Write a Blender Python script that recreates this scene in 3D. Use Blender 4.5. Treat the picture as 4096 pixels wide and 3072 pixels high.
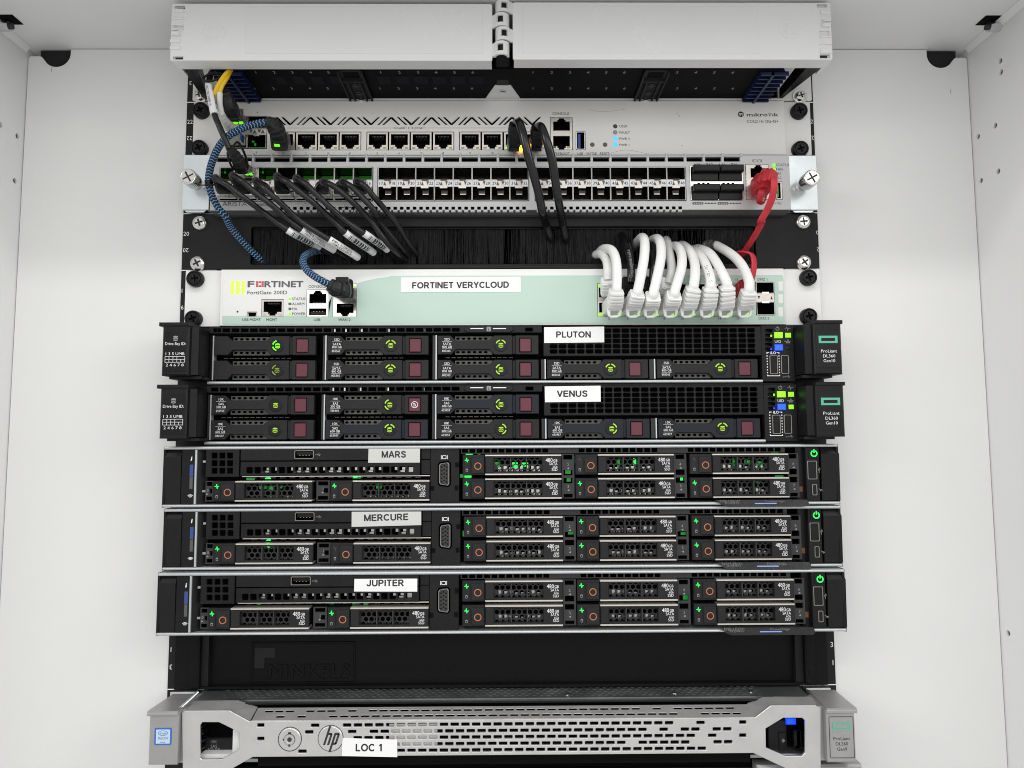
import bpy, math, random
from mathutils import Vector, Matrix
for o in list(bpy.data.objects): bpy.data.objects.remove(o)
S = bpy.context.scene
COL = S.collection
random.seed(7)
MM = 0.001
U = 44.45                       # one rack unit in mm; z = 0 is the bottom of unit 13, y = 0 the face of the rack rails
# ---------------------------------------------------------------- camera
F_PX = 2840.0
CAM = Vector((2.888, -537.18, 180.07))
_p, _yaw, _roll = 0.0797881, 0.0086118, -0.0041168
_cp, _sp, _cy, _sy = math.cos(_p), math.sin(_p), math.cos(_yaw), math.sin(_yaw)
FW = Vector((_sy*_cp, _cy*_cp, _sp)); R0 = Vector((_cy, -_sy, 0)); U0 = R0.cross(FW)
RT = math.cos(_roll)*R0 + math.sin(_roll)*U0
UP = -math.sin(_roll)*R0 + math.cos(_roll)*U0
cd = bpy.data.cameras.new('camera'); cam = bpy.data.objects.new('camera', cd); COL.objects.link(cam)
cd.sensor_width = 36; cd.lens = F_PX/4096*36; cd.clip_start = 0.01; cd.clip_end = 50
M3 = Matrix((RT, UP, -FW)).transposed()
cam.matrix_world = Matrix.Translation(CAM*MM) @ M3.to_4x4()
S.camera = cam
S.render.resolution_x, S.render.resolution_y = 1024, 768
# ---------------------------------------------------------------- room light and added fill lamps
w = bpy.data.worlds.new('World'); S.world = w; w.use_nodes = True
bg = w.node_tree.nodes['Background']; bg.inputs[0].default_value = (1.0, 1.0, 0.995, 1); bg.inputs[1].default_value = 0.62
def area(name, loc, target, sx, sy, power, col=(1, 0.992, 0.975)):
    l = bpy.data.lights.new(name, 'AREA'); l.shape = 'RECTANGLE'; l.size = sx; l.size_y = sy; l.energy = power; l.color = col
    o = bpy.data.objects.new(name, l); COL.objects.link(o); o.location = loc
    o.rotation_euler = (Vector(target)-Vector(loc)).to_track_quat('-Z', 'Y').to_euler()
    return o
area('ceiling_and_fill_light', (0.0, -1.5, 1.83), (0, 0, 0.2), 3.0, 0.16, 19)             # long luminaire over the aisle
for sx in (-1, 1): area('ceiling_and_fill_light', (sx*1.9, -1.1, 1.0), (-sx*.36, -.05, 0.15), 0.9, 0.9, 13)   # pair of added fill lamps that brighten the side walls
area('front_fill_light', (0.2, -2.6, 0.85), (0, 0, 0.25), 2.4, 1.3, 16, (1, .985, .95))   # added frontal fill lamp that lifts the shaded upper panel
S.view_settings.view_transform = 'Standard'; S.view_settings.look = 'None'
S.view_settings.exposure = 0.0; S.view_settings.gamma = 1.0; S.view_settings.use_curve_mapping = False
S.render.engine = 'CYCLES'
S.cycles.filter_width = 1.0
# ---------------------------------------------------------------- survey helpers: a point of the photograph on the plane y
def front(px, py, y):
    d = FW*F_PX + RT*(px-2048) + UP*(1536-py)
    t = (y-CAM.y)/d.y
    return (CAM.x+d.x*t, CAM.z+d.z*t)
def onwall(px, py, X):
    d = FW*F_PX + RT*(px-2048) + UP*(1536-py)
    t = (X-CAM.x)/d.x
    return (CAM.y+d.y*t, CAM.z+d.z*t)
def onlevel(px, py, Zl):
    d = FW*F_PX + RT*(px-2048) + UP*(1536-py)
    t = (Zl-CAM.z)/d.z
    return (CAM.x+d.x*t, CAM.y+d.y*t)
class View:                     # measuring window: origin and scale in the photograph
    def __init__(s, ox, oy, k): s.ox, s.oy, s.k = ox, oy, k
    def __call__(s, px, py, y): return front(s.ox+px*s.k, s.oy+py*s.k, y)
    def p3(s, px, py, y):
        a = s(px, py, y); return Vector((a[0], y, a[1]))
    def rect(s, x0, y0, x1, y1, y):
        my, mx = (y0+y1)/2, (x0+x1)/2
        return s(x0, my, y)[0], s(mx, y1, y)[1], s(x1, my, y)[0], s(mx, y0, y)[1]
Ze, Zf, Zg, Zh = View(700, 400, .36166), View(1400, 400, .40687), View(2100, 400, .36166), View(2600, 400, .36166)
Za, Zd = View(0, 0, .49729), View(2996, 0, .49729)
Ya, Yb, Yc = View(700, 820, .49729), View(1700, 820, .36166), View(2300, 820, .49729)
Yd, Ye, Yf, Yg = View(600, 1260, .36166), View(1250, 1260, .45208), View(2100, 1260, .40687), View(2800, 1260, .32549)
Xa, Xb, Xc, Xd = View(600, 1760, .36166), View(1300, 1760, .32543), View(1800, 1760, .40687), View(2600, 1760, .38427)
Xe, Xf, Xg, Xh = View(600, 2250, .51989), View(2500, 2250, .42948), View(580, 2650, .64195), View(1900, 2650, .70072)
Wc, Wd, We, Wf, Wg = View(660, 0, .25316), View(1850, 0, .25924), View(2900, 0, .25316), View(850, 240, .29385), View(780, 230, .31949)
PX = View(0, 0, 1.0)
# ---------------------------------------------------------------- materials
MATS = {}
def mat(name, col, rough=.5, metal=0., spec=.5, bump=0., bscale=900., var=0., vscale=40., rvar=0., emit=None, es=1., coat=0.):
    m = bpy.data.materials.new(name); m.use_nodes = True; nt = m.node_tree; b = nt.nodes['Principled BSDF']
    c = (*col, 1); b.inputs['Base Color'].default_value = c; b.inputs['Roughness'].default_value = rough
    b.inputs['Metallic'].default_value = metal; b.inputs['Specular IOR Level'].default_value = spec
    if coat: b.inputs['Coat Weight'].default_value = coat; b.inputs['Coat Roughness'].default_value = .1
    tc = nt.nodes.new('ShaderNodeTexCoord')
    if var or rvar:
        n = nt.nodes.new('ShaderNodeTexNoise'); n.inputs['Scale'].default_value = vscale; n.inputs['Detail'].default_value = 6; n.inputs['Roughness'].default_value = .65
        g = nt.nodes.new('ShaderNodeNewGeometry'); nt.links.new(g.outputs['Position'], n.inputs['Vector'])
        if var:
            r = nt.nodes.new('ShaderNodeMapRange'); r.inputs[1].default_value = .25; r.inputs[2].default_value = .75
            r.inputs[3].default_value = 1-var; r.inputs[4].default_value = 1+var*.6
            nt.links.new(n.outputs['Fac'], r.inputs[0])
            mx = nt.nodes.new('ShaderNodeVectorMath'); mx.operation = 'SCALE'; mx.inputs[0].default_value = col
            nt.links.new(r.outputs[0], mx.inputs['Scale']); nt.links.new(mx.outputs[0], b.inputs['Base Color'])
        if rvar:
            r = nt.nodes.new('ShaderNodeMapRange'); r.inputs[1].default_value = .3; r.inputs[2].default_value = .7
            r.inputs[3].default_value = max(.03, rough-rvar); r.inputs[4].default_value = min(1, rough+rvar)
            nt.links.new(n.outputs['Fac'], r.inputs[0]); nt.links.new(r.outputs[0], b.inputs['Roughness'])
    if bump:
        n = nt.nodes.new('ShaderNodeTexNoise'); n.inputs['Scale'].default_value = bscale; n.inputs['Detail'].default_value = 3
        nt.links.new(tc.outputs['Object'], n.inputs['Vector'])
        bp = nt.nodes.new('ShaderNodeBump'); bp.inputs['Strength'].default_value = bump; bp.inputs['Distance'].default_value = .0002
        nt.links.new(n.outputs['Fac'], bp.inputs['Height']); nt.links.new(bp.outputs[0], b.inputs['Normal'])
    if emit:
        b.inputs['Emission Color'].default_value = (*emit, 1); b.inputs['Emission Strength'].default_value = es
    MATS[name] = m
    return m
mat('cabinet_white', (.79, .79, .785), .42, bump=.25, bscale=1400, var=.012, vscale=9, rvar=.06)
mat('cover_white', (.79, .79, .785), .33, bump=.18, bscale=1500, var=.015, vscale=14, rvar=.06)
mat('film', (.785, .785, .78), .22, var=.02, vscale=20, rvar=.08)
mat('router_white', (.77, .765, .745), .4, bump=.12, bscale=1500, var=.03, vscale=25, rvar=.08)
mat('firewall_white', (.83, .83, .82), .38, bump=.1, var=.015, vscale=20, rvar=.06)
mat('mint', (.50, .66, .57), .4, var=.02, vscale=18, rvar=.05)
mat('paper', (.86, .86, .86), .45, var=.02, vscale=30, rvar=.1)
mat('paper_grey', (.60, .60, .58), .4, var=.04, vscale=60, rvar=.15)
mat('black', (.0105, .0105, .0115), .42, spec=.22, bump=.5, bscale=1100, var=.25, vscale=60, rvar=.1)
mat('black_satin', (.010, .010, .011), .3, spec=.22, bump=.15, bscale=900, var=.2, vscale=50, rvar=.1)
mat('black_rough', (.020, .019, .020), .62, spec=.22, bump=.6, bscale=900, var=.2, vscale=50, rvar=.1)
mat('rail_black', (.012, .012, .0128), .5, spec=.22, bump=.3, bscale=1000, var=.1, rvar=.1)
mat('blank_black', (.0068, .0062, .0065), .5, spec=.14, bump=.5, bscale=700, var=.15, vscale=30, rvar=.1)
mat('tray_black', (.003, .003, .0035), .55, spec=.06, bump=.2)
mat('void', (.003, .003, .003), .8, spec=.1)
mat('dark_grey', (.045, .045, .047), .45, spec=.22, bump=.4, bscale=1000, var=.15, rvar=.1)
mat('drive_black', (.019, .019, .021), .45, spec=.22, bump=.5, bscale=1200, var=.2, vscale=80, rvar=.12)
mat('drive_blue_black', (.017, .019, .026), .42, spec=.22, bump=.4, bscale=1200, var=.15, vscale=80, rvar=.1)
mat('grey_bracket', (.10, .10, .10), .5, bump=.3)
mat('dusty_mesh', (.10, .098, .092), .5, metal=.5, var=.5, vscale=400)
mat('zinc', (.70, .73, .74), .27, metal=1, var=.06, vscale=60, rvar=.1)
mat('bracket_zinc', (.72, .77, .79), .33, metal=.85, var=.05, vscale=35, rvar=.09)
mat('bright_metal', (.78, .77, .74), .2, metal=1, var=.06, vscale=120, rvar=.1)
mat('cage_metal', (.55, .54, .51), .28, metal=1, var=.12, vscale=160, rvar=.12)
mat('cage_inside', (.045, .043, .04), .35, metal=.7, var=.5, vscale=300, rvar=.2)
mat('jack_metal', (.62, .58, .54), .36, metal=.75, var=.06, vscale=100, rvar=.1)
mat('silver_strip', (.56, .58, .59), .42, metal=.6, var=.04, vscale=50, rvar=.06)
mat('trim_champagne', (.72, .69, .63), .34, metal=.55, var=.05, vscale=90)
mat('switch_silver', (.52, .525, .53), .42, metal=.3, bump=.3, bscale=1200, var=.05, vscale=60, rvar=.06)
mat('switch_dark', (.10, .10, .10), .5, metal=.3, bump=.2)
mat('bezel_silver', (.64, .635, .625), .36, metal=.62, bump=.25, bscale=1300, var=.07, vscale=45, rvar=.09)
mat('bezel_grey', (.42, .415, .41), .4, metal=.55, bump=.25, bscale=1200, var=.07, vscale=45, rvar=.08)
mat('chassis_steel', (.38, .40, .41), .36, metal=.9, var=.1, vscale=40, rvar=.1)
mat('ink', (.02, .02, .022), .5)
mat('ink_blue', (.03, .04, .10), .5)
mat('ink_grey', (.11, .11, .12), .5)
mat('ink_pale_grey', (.26, .26, .27), .5)
mat('print_white', (.85, .85, .85), .5)
mat('print_grey', (.28, .28, .29), .5)
mat('print_dim', (.32, .32, .33), .5)
mat('red_logo', (.55, .03, .03), .4)
mat('hpe_green', (.10, .47, .33), .45)
mat('burgundy', (.115, .018, .034), .42, bump=.15, var=.06, vscale=100, rvar=.08)
mat('rim_dark', (.30, .28, .25), .4, metal=.7, var=.1, vscale=120)
mat('orange', (.52, .16, .06), .45)
mat('copper', (.20, .08, .03), .4, metal=.4, var=.4, vscale=300)
mat('led_lime', (.2, .5, .02), .3, emit=(.24, 1, .0), es=1.15)
mat('led_logo', (.5, .8, .1), .4, emit=(.42, .95, .06), es=.85)
mat('led_arc', (.2, .3, .02), .35, emit=(.42, .80, .0), es=.62)
mat('led_arc_dim', (.12, .17, .02), .35, emit=(.36, .52, .0), es=.28)
mat('led_green', (.02, .5, .08), .3, emit=(.03, 1, .10), es=1.1)
mat('led_green_hot', (.1, .6, .02), .3, emit=(.12, 1, .0), es=1.4)
mat('led_green_deep', (.01, .2, .03), .4, emit=(.0, .5, .03), es=.32)
mat('port_glow_green', (.01, .05, .01), .5, emit=(.03, .5, .0), es=.10)  # emission stands in for green light scattered in the switch cages
mat('led_blue', (.02, .1, .9), .3, emit=(.0, .035, 1), es=1.7)
mat('led_cyan', (.05, .4, .9), .3, emit=(.02, .28, 1), es=1.9)
mat('led_amber', (.9, .4, .02), .3, emit=(1, .42, .01), es=14.0)
mat('led_off_green', (.045, .085, .04), .35)
mat('led_off_clear', (.35, .36, .33), .3)
mat('led_off_yellow', (.38, .40, .20), .3)
mat('led_off_grey', (.09, .09, .09), .4)
mat('strip_blue', (.04, .07, .26), .35)
mat('tag_blue', (.20, .30, .70), .3)
mat('usb_blue', (.02, .07, .30), .4)
mat('comb_blue', (.004, .010, .05), .4, var=.2, vscale=60)
mat('window_navy', (.003, .0035, .012), .4, spec=.05)
mat('red_plastic', (.52, .022, .035), .42, bump=.15, var=.06, vscale=80, rvar=.08)
mat('cable_white', (.83, .83, .82), .33, bump=.12, bscale=600, var=.035, vscale=60, rvar=.06)
mat('boot_white', (.83, .83, .82), .38, bump=.12, bscale=800, var=.02, vscale=60)
mat('cable_black', (.018, .018, .019), .38, spec=.22, bump=.2, bscale=600, var=.15, vscale=60, rvar=.08)
mat('cable_gloss', (.008, .008, .009), .26, var=.1, rvar=.06)
mat('cable_grey', (.012, .012, .0135), .27, spec=.38, bump=.2, bscale=700, var=.12, vscale=60, rvar=.08)
mat('cable_yellow', (.80, .50, .01), .42, var=.05, vscale=60)
mat('boot_clear', (.56, .56, .53), .35, var=.05, vscale=90)
mat('boot_pale', (.66, .66, .63), .42)
mat('bristle', (.06, .06, .063), .36, spec=.5, var=.3, vscale=300)
mat('foam', (.012, .012, .012), .95, bump=.8, bscale=500)
mat('intel_blue', (.03, .14, .52), .35)
mat('intel_pale', (.55, .68, .82), .35)
mat('gold', (.50, .38, .16), .35, metal=1)
def braid():
    m = bpy.data.materials.new('blue_braid'); m.use_nodes = True; nt = m.node_tree; N = nt.nodes.new; L = nt.links.new
    b = nt.nodes['Principled BSDF']; b.inputs['Roughness'].default_value = .7
    uv = N('ShaderNodeUVMap'); uv.uv_map = 'UVMap'; sx = N('ShaderNodeSeparateXYZ'); L(uv.outputs[0], sx.inputs[0])
    def mth(op, a, c=None, d=None):
        n = N('ShaderNodeMath'); n.operation = op
        for i, v in enumerate((a, c, d)):
            if v is None: continue
            if isinstance(v, (int, float)): n.inputs[i].default_value = v
            else: L(v, n.inputs[i])
        return n.outputs[0]
    zig = mth('PINGPONG', mth('MULTIPLY', sx.outputs[0], 10), 1.0)
    ph = mth('FRACT', mth('ADD', mth('DIVIDE', sx.outputs[1], 2.15), mth('MULTIPLY', zig, .42)))
    st = mth('LESS_THAN', ph, .27)
    mix = N('ShaderNodeMix'); mix.data_type = 'RGBA'; mix.inputs[6].default_value = (.012, .012, .014, 1); mix.inputs[7].default_value = (.13, .36, .72, 1)
    L(st, mix.inputs[0]); L(mix.outputs[2], b.inputs['Base Color'])
    bp = N('ShaderNodeBump'); bp.inputs['Strength'].default_value = .6; bp.inputs['Distance'].default_value = .0004
    L(mth('SINE', mth('MULTIPLY', ph, 6.283)), bp.inputs['Height']); L(bp.outputs[0], b.inputs['Normal'])
    MATS['blue_braid'] = m
braid()
def barcode():
    m = bpy.data.materials.new('barcode_label'); m.use_nodes = True; nt = m.node_tree; N = nt.nodes.new; L = nt.links.new
    b = nt.nodes['Principled BSDF']; b.inputs['Roughness'].default_value = .3
    uv = N('ShaderNodeUVMap'); uv.uv_map = 'UVMap'; sx = N('ShaderNodeSeparateXYZ'); L(uv.outputs[0], sx.inputs[0])
    def mth(op, a, c):
        n = N('ShaderNodeMath'); n.operation = op
        for i, v in enumerate((a, c)):
            if isinstance(v, (int, float)): n.inputs[i].default_value = v
            else: L(v, n.inputs[i])
        return n.outputs[0]
    wn = N('ShaderNodeTexWhiteNoise'); wn.noise_dimensions = '1D'
    L(mth('FLOOR', mth('MULTIPLY', sx.outputs[1], 2.6), 0), wn.inputs['W'])
    bar = mth('LESS_THAN', wn.outputs['Value'], .55)
    band = mth('MULTIPLY', mth('GREATER_THAN', sx.outputs[0], .06), mth('LESS_THAN', sx.outputs[0], .32))
    rng = mth('MULTIPLY', mth('GREATER_THAN', sx.outputs[1], 3.5), mth('LESS_THAN', sx.outputs[1], 23.0))
    f = mth('MULTIPLY', mth('MULTIPLY', bar, band), rng)
    mix = N('ShaderNodeMix'); mix.data_type = 'RGBA'; mix.inputs[6].default_value = (.76, .77, .78, 1); mix.inputs[7].default_value = (.03, .03, .03, 1)
    L(f, mix.inputs[0]); L(mix.outputs[2], b.inputs['Base Color'])
    MATS['barcode_label'] = m
barcode()
# ---------------------------------------------------------------- mesh builder (everything in mm, world coordinates)
_TX = {}
def text_mesh(s, bold):
    k = (s, bold)
    if k not in _TX:
        c = bpy.data.curves.new('t', 'FONT'); c.body = s; c.size = 1/.682; c.resolution_u = 2; c.offset = bold; c.space_line = .95
        o = bpy.data.objects.new('t', c); m = bpy.data.meshes.new_from_object(o)
        vs = [(v.co.x, v.co.y) for v in m.vertices]; fs = [tuple(p.vertices) for p in m.polygons]
        bpy.data.objects.remove(o); bpy.data.curves.remove(c); bpy.data.meshes.remove(m)
        xs = [v[0] for v in vs] or [0]
        _TX[k] = ([(x-min(xs), y) for x, y in vs], fs, max(xs)-min(xs))
    return _TX[k]
def rr(x0, z0, x1, z1, r=0., n=3):
    if r <= 0: return [(x0, z0), (x1, z0), (x1, z1), (x0, z1)]
    out = []
    for cx, cz, a in ((x1-r, z0+r, -90), (x1-r, z1-r, 0), (x0+r, z1-r, 90), (x0+r, z0+r, 180)):
        for i in range(n+1):
            t = math.radians(a+90*i/n); out.append((cx+r*math.cos(t), cz+r*math.sin(t)))
    return out
def circ(cx, cz, r, n=20, a0=0): return [(cx+r*math.cos(a0+2*math.pi*i/n), cz+r*math.sin(a0+2*math.pi*i/n)) for i in range(n)]
def catmull(pts, sub=8):
    P = [Vector(p) for p in pts]; P = [2*P[0]-P[1]]+P+[2*P[-1]-P[-2]]
    out = []
    for i in range(1, len(P)-2):
        a, b, c, d = P[i-1:i+3]
        for j in range(sub):
            t = j/sub
            out.append(.5*(2*b+(c-a)*t+(2*a-5*b+4*c-d)*t*t+(3*b-a-3*c+d)*t**3))
    out.append(P[-2].copy())
    return out
class MB:
    def __init__(s): s.v, s.f, s.m, s.uv, s.sm = [], [], [], [], []
    def add(s, vs, fs, mi=0, uvs=None, smooth=False):
        b = len(s.v); s.v += [tuple(p) for p in vs]
        for k, f in enumerate(fs):
            s.f.append(tuple(b+i for i in f)); s.m.append(mi); s.uv.append(uvs[k] if uvs else None); s.sm.append(smooth)
        return s
    def box(s, x0, x1, y0, y1, z0, z1, mi=0, c=0.):
        if x0 > x1: x0, x1 = x1, x0
        if z0 > z1: z0, z1 = z1, z0
        if y0 > y1: y0, y1 = y1, y0
        if c <= 0:
            v = [(x, y, z) for y in (y0, y1) for (x, z) in ((x0, z0), (x1, z0), (x1, z1), (x0, z1))]
            return s.add(v, [(0, 1, 2, 3), (5, 4, 7, 6), (4, 5, 1, 0), (1, 5, 6, 2), (2, 6, 7, 3), (4, 0, 3, 7)], mi)
        c = min(c, (x1-x0)*.45, (z1-z0)*.45, (y1-y0)*.9)
        v = []
        for y, e in ((y0, c), (y0+c, 0), (y1, 0)):
            v += [(x0+e, y, z0+e), (x1-e, y, z0+e), (x1-e, y, z1-e), (x0+e, y, z1-e)]
        f = [(0, 1, 2, 3), (9, 8, 11, 10)]
        for r in (0, 4):
            for i in range(4):
                j = (i+1) % 4; f.append((r+4+i, r+4+j, r+j, r+i))
        return s.add(v, f, mi)
    def rbox(s, r4, y0, y1, mi=0, c=0.): return s.box(r4[0], r4[2], y0, y1, r4[1], r4[3], mi, c)
    def plate(s, outer, holes, yf, th, bevel=0., mi=0, plane='xz', at=0.):
        c = bpy.data.curves.new('c', 'CURVE'); c.dimensions = '2D'; c.fill_mode = 'BOTH'
        c.extrude = max(th/2-bevel, 1e-4)
        if bevel: c.bevel_depth = bevel; c.bevel_resolution = 0; c.offset = -bevel
        outs = outer if isinstance(outer[0][0], (tuple, list)) else [outer]
        for p in outs+list(holes):
            sp = c.splines.new('POLY'); sp.points.add(len(p)-1)
            for q, a in zip(sp.points, p): q.co = (a[0], a[1], 0, 1)
            sp.use_cyclic_u = True
        o = bpy.data.objects.new('c', c); m = bpy.data.meshes.new_from_object(o)
        if plane == 'xz': vs = [(v.co.x, yf+th/2-v.co.z, v.co.y) for v in m.vertices]
        elif plane == 'xy': vs = [(v.co.x, v.co.y, yf+th/2-v.co.z) for v in m.vertices]
        else: vs = [(yf+th/2-v.co.z, v.co.x, v.co.y) for v in m.vertices]
        s.add(vs, [tuple(p.vertices) for p in m.polygons], mi)
        bpy.data.objects.remove(o); bpy.data.curves.remove(c); bpy.data.meshes.remove(m)
        return s
    def cavity(s, poly, y0, y1, mi=0, back=True):       # open box seen from the front
        n = len(poly)
        v = [(x, y0, z) for x, z in poly]+[(x, y1, z) for x, z in poly]
        f = [(i, (i+1) % n, n+(i+1) % n, n+i) for i in range(n)]
        if back: f.append(tuple(range(n, 2*n)))
        return s.add(v, f, mi)
    def lathe(s, prof, cx, cz, n=20, mi=0, smooth=True, cap=True):   # profile of (radius, y) about an axis along y
        v = []; f = []
        for r, y in prof:
            for i in range(n):
                t = 2*math.pi*i/n; v.append((cx+r*math.cos(t), y, cz+r*math.sin(t)))
        for k in range(len(prof)-1):
            for i in range(n):
                j = (i+1) % n; f.append((k*n+i, k*n+j, (k+1)*n+j, (k+1)*n+i))
        s.add(v, f, mi, smooth=smooth)
        if cap: s.add(v[:n], [tuple(range(n))], mi)
        return s
    def disc(s, cx, cz, r, y0, y1, n=18, mi=0): return s.lathe([(r, y0), (r, y1)], cx, cz, n, mi, smooth=False)
    def arc(s, cx, cz, r0, r1, a0, a1, y0, y1, n=6, mi=0):
        p = []
        for i in range(n+1): t = math.radians(a0+(a1-a0)*i/n); p.append((cx+r1*math.cos(t), cz+r1*math.sin(t)))
        for i in range(n, -1, -1): t = math.radians(a0+(a1-a0)*i/n); p.append((cx+r0*math.cos(t), cz+r0*math.sin(t)))
        return s.prism(p, y0, y1, mi)
    def prism(s, poly, y0, y1, mi=0):
        n = len(poly); v = [(x, y0, z) for x, z in poly]+[(x, y1, z) for x, z in poly]
        a = sum(poly[i][0]*poly[(i+1) % n][1]-poly[(i+1) % n][0]*poly[i][1] for i in range(n))
        f = [tuple(range(n)), tuple(range(2*n-1, n-1, -1))]+[(i+n, (i+1) % n+n, (i+1) % n, i) for i in range(n)]
        if a < 0: f = [tuple(reversed(q)) for q in f]
        return s.add(v, f, mi)
    def tube(s, path, r, n=12, mi=0, sec=None, ref=None, v0=0.):     # swept round (or given) section, uv: round / along in mm
        P = [Vector(p) for p in path]; m = len(P)
        R = r if isinstance(r, (list, tuple)) else [r]*m
        T = [(P[min(i+1, m-1)]-P[max(i-1, 0)]).normalized() for i in range(m)]
        N = (Vector(ref) if ref else Vector((0, -1, 0)))
        N = (N-T[0]*N.dot(T[0])); N = N.normalized() if N.length > 1e-4 else T[0].orthogonal().normalized()
        sec = sec or [(math.cos(2*math.pi*i/n), math.sin(2*math.pi*i/n)) for i in range(n)]
        n = len(sec); vs = []; L = [v0]
        for i in range(m):
            if i: L.append(L[-1]+(P[i]-P[i-1]).length)
            N = (N-T[i]*N.dot(T[i])).normalized(); B = T[i].cross(N)
            for a, b in sec: vs.append(P[i]+(N*a+B*b)*R[i])
        fs, uv = [], []
        for i in range(m-1):
            for k in range(n):
                j = (k+1) % n
                fs.append((i*n+k, i*n+j, (i+1)*n+j, (i+1)*n+k))
                uv.append(((k/n, L[i]), ((k+1)/n, L[i]), ((k+1)/n, L[i+1]), (k/n, L[i+1])))
        s.add(vs, fs, mi, uv, smooth=True)
        s.add([vs[k] for k in range(n-1, -1, -1)], [tuple(range(n))], mi)
        s.add(vs[-n:], [tuple(range(n))], mi)
        return s
    def loft(s, rings, mi=0, smooth=False):     # rings: (centre, side axis, up axis, width, height, corner fraction)
        v = []; n = 12
        for c, a, b, w, h, q in rings:
            c, a, b = Vector(c), Vector(a), Vector(b)
            for x, z in rr(-w/2, -h/2, w/2, h/2, min(w, h)*q, 2): v.append(c+a*x+b*z)
        f = []
        for k in range(len(rings)-1):
            for i in range(n):
                j = (i+1) % n; f.append((k*n+j, k*n+i, (k+1)*n+i, (k+1)*n+j))
        s.add(v, f, mi, smooth=smooth)
        s.add(v[:n], [tuple(range(n))], mi); s.add(v[-n:], [tuple(range(n))], mi)
        return s
    def text(s, t, x, z, cap, y, align='c', bold=0., mi=0, width=None, rot=0., flat=None, shear=0.):
        if bold > .012:         # heavier strokes: the same outline laid down a few times, slightly shifted
            h = bold*cap*1.3
            for k, (a, c) in enumerate(((h, 0), (-h, 0), (0, h), (0, -h))):
                s.text(t, x+a, z+c*.8, cap, y-.006*(k+1), align, 0., mi, width, rot, flat, shear)
            return s
        vs, fs, w = text_mesh(t, 0.)
        if not vs: return s
        sx = cap if width is None else width/max(w, 1e-6)
        off = {'c': -w*sx/2, 'l': 0, 'r': -w*sx}[align]
        ca, sa = math.cos(rot), math.sin(rot); out = []
        for a, b in vs:
            u, q = a*sx+off, (b-.5)*cap
            u += shear*q
            u, q = u*ca-q*sa, u*sa+q*ca
            out.append((x+u, y, z+q) if flat is None else (x+u, y-q, flat))
        return s.add(out, fs, mi)
    def block(s, t, x, z, cap, y, width, rot=0., th=.205):    # plain bold grotesque capitals for the name stickers
        def arc(cx, cz, rx, rz, a0, a1, n=12): return [(cx+rx*math.cos(math.radians(a0+(a1-a0)*i/n)), cz+rz*math.sin(math.radians(a0+(a1-a0)*i/n))) for i in range(n+1)]
        bowl = [(.1, .92), (.40, .92)]+arc(.42, .69, .21, .23, 90, -90, 8)+[(.1, .46)]
        G = {'A': (.84, [[(.06, 0), (.42, 1), (.78, 0)], [(.18, .31), (.66, .31)]]), 'C': (.84, [arc(.45, .5, .37, .42, 42, 318)]),
             'D': (.82, [[(.1, 0), (.1, 1)], [(.1, .92), (.34, .92)]+arc(.36, .5, .36, .42, 90, -90)+[(.1, .08)]]), 'E': (.7, [[(.1, 0), (.1, 1)], [(.1, .92), (.68, .92)], [(.1, .52), (.63, .52)], [(.1, .08), (.7, .08)]]),
             'F': (.66, [[(.1, 0), (.1, 1)], [(.1, .92), (.65, .92)], [(.1, .5), (.58, .5)]]), 'I': (.2, [[(.1, 0), (.1, 1)]]), 'J': (.6, [[(.48, 1), (.48, .3)]+arc(.27, .3, .21, .22, 0, -180, 8)]),
             'K': (.78, [[(.1, 0), (.1, 1)], [(.68, 1), (.12, .38)], [(.3, .58), (.72, 0)]]), 'L': (.64, [[(.1, 0), (.1, 1)], [(.1, .08), (.63, .08)]]), 'M': (.94, [[(.1, 0), (.1, .98), (.47, .06), (.84, .98), (.84, 0)]]),
             'N': (.8, [[(.1, 0), (.1, .97), (.7, .03), (.7, 1)]]), 'O': (.92, [arc(.46, .5, .38, .42, 0, 360, 22)]), 'P': (.74, [[(.1, 0), (.1, 1)], bowl]), 'R': (.78, [[(.1, 0), (.1, 1)], bowl, [(.38, .46), (.7, 0)]]),
             'S': (.74, [[(.64, .72), (.59, .87), (.38, .93), (.18, .88), (.12, .74), (.19, .61), (.38, .53), (.57, .45), (.65, .28), (.58, .12), (.37, .07), (.17, .13), (.1, .29)]]),
             'T': (.7, [[(.35, 0), (.35, .9)], [(.02, .92), (.68, .92)]]), 'U': (.8, [[(.1, 1), (.1, .36)]+arc(.4, .36, .3, .29, 180, 360, 10)+[(.7, 1)]]), 'V': (.76, [[(.05, 1), (.38, .04), (.71, 1)]]),
             'Y': (.74, [[(.05, 1), (.37, .45)], [(.69, 1), (.37, .45), (.37, 0)]]), '1': (.5, [[(.34, 0), (.34, 1)], [(.36, .96), (.1, .74)]]), ' ': (.3, [])}
        tot = sum(G[c][0] for c in t)+.1*(len(t)-1); k = width/tot; u0 = 0; ca, sa = math.cos(rot), math.sin(rot); q = 0
        for c in t:
            for st in G[c][1]:
                for i in range(len(st)-1):
                    a, b = Vector(st[i]), Vector(st[i+1]); d = (b-a); d.normalize(); n = Vector((-d.y, d.x))*th/2; e = d*(.045 if len(st) > 2 else 0)
                    A0, B0 = a-(e if i else d*0), b+(e if i < len(st)-2 else d*0); P = []
                    for p in (A0+n, A0-n, B0-n, B0+n):
                        U_, W_ = (p.x+u0)*k-width/2, (p.y-.5)*cap; P.append((x+U_*ca-W_*sa, y-.003*(q % 9), z+U_*sa+W_*ca))
                    s.add(P, [(0, 1, 2, 3)]); q += 1
            u0 += G[c][0]+.1
        return s
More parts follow.
